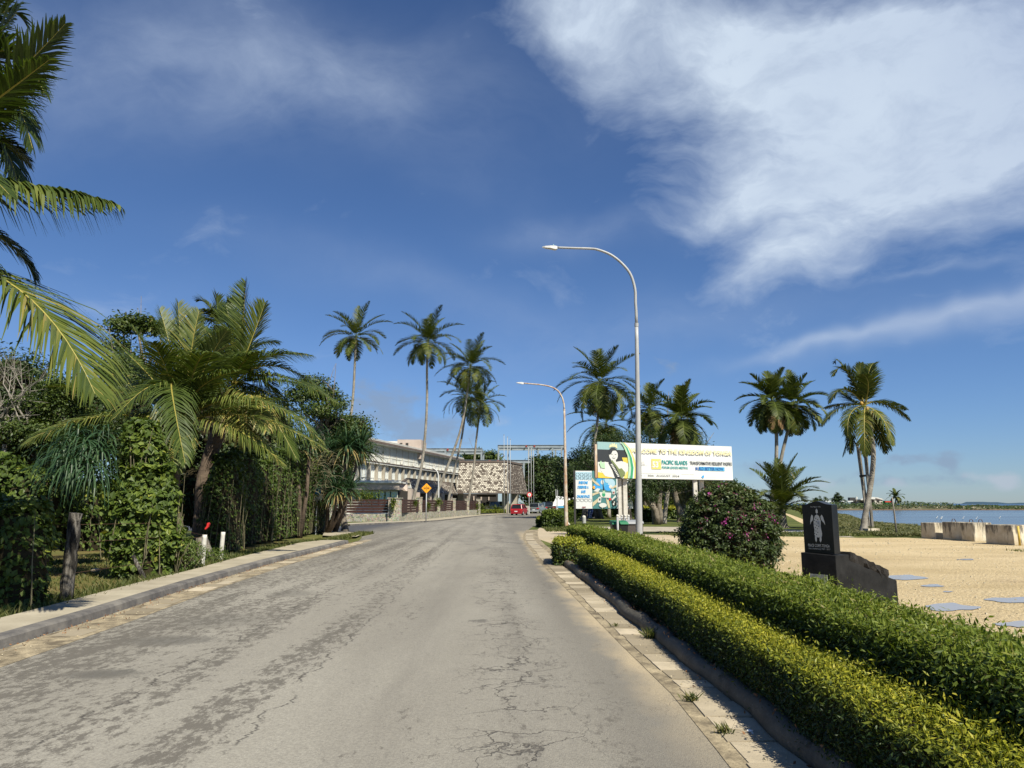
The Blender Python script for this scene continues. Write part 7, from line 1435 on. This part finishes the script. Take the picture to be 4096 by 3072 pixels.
# ================= FAR SHORE =================
def far():
    rt = thing('shore_house', 'distant low white house with a pitched grey roof across the bay', 'house', base_at(3500, 2020, 300)); Y = 300
    def X(px): return at(px, 2014, Y).x
    def Z(py): return at(3500, py, Y).z
    z0 = .7; MB().box(((X(3485)+X(3516))/2, Y, (Z(1996)+z0)/2+.3), (X(3516)-X(3485), 6, Z(1998)-z0)).build('wall', 'cream_wall', rt)
    MB().prism([(X(3462), Y-3.2, Z(1996)), (X(3522), Y-3.2, Z(2000)), (X(3500), Y-3.2, Z(1990)), (X(3476), Y-3.2, Z(1988))], (0, 7, 0)).build('roof', 'white_wall', rt); MB().prism([(X(3488), Y-3.3, Z(1998)), (X(3518), Y-3.3, Z(2000.5)), (X(3488), Y-3.3, Z(1992))], (0, .1, 0)).build('gable_painted_shadow', 'fascia', rt)  # thin dark triangle paints the shadow on the gable
    MB().box((X(3498), Y-3.1, Z(2004)), (1.0, .1, .7)).build('window', 'shade', rt)
    rt = thing('shore_house', 'distant weathered grey flat-roofed house left of the white one across the bay', 'house', base_at(3440, 2020, 300)); MB().box(((X(3420)+X(3470))/2, Y+1, 1.7), (X(3470)-X(3420), 5, 2.6)).build('wall', 'tan_column', rt); MB().box(((X(3424)+X(3462))/2, Y-1.6, Z(1999)), (X(3462)-X(3424), 5.5, .3)).build('roof', 'white_wall', rt); MB().box((X(3408), Y, Z(1998)), (2.2, 2, 1.6)).build('lean_to', 'dark_metal', rt)
    for px in (3436, 3444, 3455): MB().box((X(px), Y-1.6, 1.7), (.9, .1, 1.4)).build('window', 'shade', rt)
    MB().tube([(X(3428), Y, 3), (X(3428), Y, Z(1987))], .28, 8).build('chimney', 'white_wall', rt)
    for px, w_, lb in ((3393, 22, 'white flat canopy roof on posts, nearest to the grey house across the bay'), (3362, 14, 'small arched white canopy right of the conifer across the bay'), (3305, 24, 'leftmost white canopy roof visible across the bay, above the memorial')):
        rt = thing('shore_shelter', lb, 'shelter', (X(px), Y, .6), 'white shelters across the bay'); MB().box((X(px), Y, Z(2005)), (w_/F*Y, 4, .35)).build('roof', 'sign_white', rt)
        for s in (-1, 1): MB().box((X(px)+s*w_*.4/F*Y, Y-1.5, 1.5), (.2, .2, 2.0)).build('post', 'dark_metal', rt)
    rt = thing('shore_shed', 'distant shed with a red roof across the bay', 'shed', (X(3546), Y, .6)); MB().box((X(3546), Y, 1.7), (2.3, 3, 2.0)).build('wall', 'dgreen', rt); MB().box((X(3546), Y, Z(2007)), (2.5, 3.3, .42)).build('roof', 'red', rt)
    rt = thing('water_tank', 'distant round green water tank between the white house and the red-roofed shed', 'tank', (X(3524), Y, .6)); MB().tube([(X(3524), Y, .7), (X(3524), Y, Z(2005))], .95, 14).build('tank', 'dgreen', rt)
    o = []
    r = np.random.default_rng(9)
    n = 12000; x = r.uniform(58, 400, n); y = r.uniform(273.5, 285, n); den = wob(np.stack([x, y*0, 0*x], 1), .35)+(x < 165)*.8 > -.25; x, y = x[den], y[den]; z = gh(x, y)+.1+r.random(len(x))**1.3*(.22+(x < 165)*1.0)
    ob = leaves('shore_scrub', np.stack([x, y, z], 1), np.tile([[0, -.4, 1]], (len(x), 1)), 1.0, 'tree_leaf', None, tone=np.clip(r.normal(.55, .25, len(x)), 0, 1), rnd=.7, r=r, flat=True); ob['kind'] = 'stuff'
    m = MB()
    for k in range(150):
        x_ = r.uniform(150, 330); s = r.uniform(.2, .5); m.box((x_, r.uniform(273, 276.5), r.uniform(-.3, .5)), (s*1.4, s, s*.6), r.random()*3, taper=.7)
    ob = m.build('shore_rocks', 'block'); ob['kind'] = 'stuff'
    # wading birds on the shallows
    for k, (px, py) in enumerate([(3747, 2077), (3763, 2079), (3766, 2080), (3852, 2079), (3998, 2078), (3905, 2080)]):
        Yb = 96+k; p = at(px, py, 82); p = g(px, py+3, -.8); rt = thing('wading_bird', 'tiny white wading bird in the shallow water behind the concrete blocks', 'bird', p, 'white wading birds in the bay')
        mb = MB(); mb.ball(p+Vector((0, 0, .30)), .09, 8, sz=.75); mb.tube([p+Vector((.08, 0, .33)), p+Vector((.14, 0, .48)), p+Vector((.20, 0, .52))], [.05, .03, .03], 6); mb.ball(p+Vector((.2, 0, .53)), .045, 6); mb.tube([p+Vector((.22, 0, .53)), p+Vector((.31, 0, .51))], [.015, .004], 5); mb.build('body', 'sign_white', rt, smooth=True); MB().tube([p, p+Vector((0, 0, .22))], .012, 5).build('leg', 'dark_metal', rt)
far()
# small far bits behind the casuarina
c = g(2700, 2052)
b = base_at(2707, 2056, 100); rt = thing('yellow_marker', 'small yellow marker post on the park lawn under the billboard', 'marker', b); MB().box((b.x, 100, .55), (.6, .2, 1.1)).build('board', 'yellow', rt)
for o in bpy.data.objects:
    if '_w' in o: del o['_w']
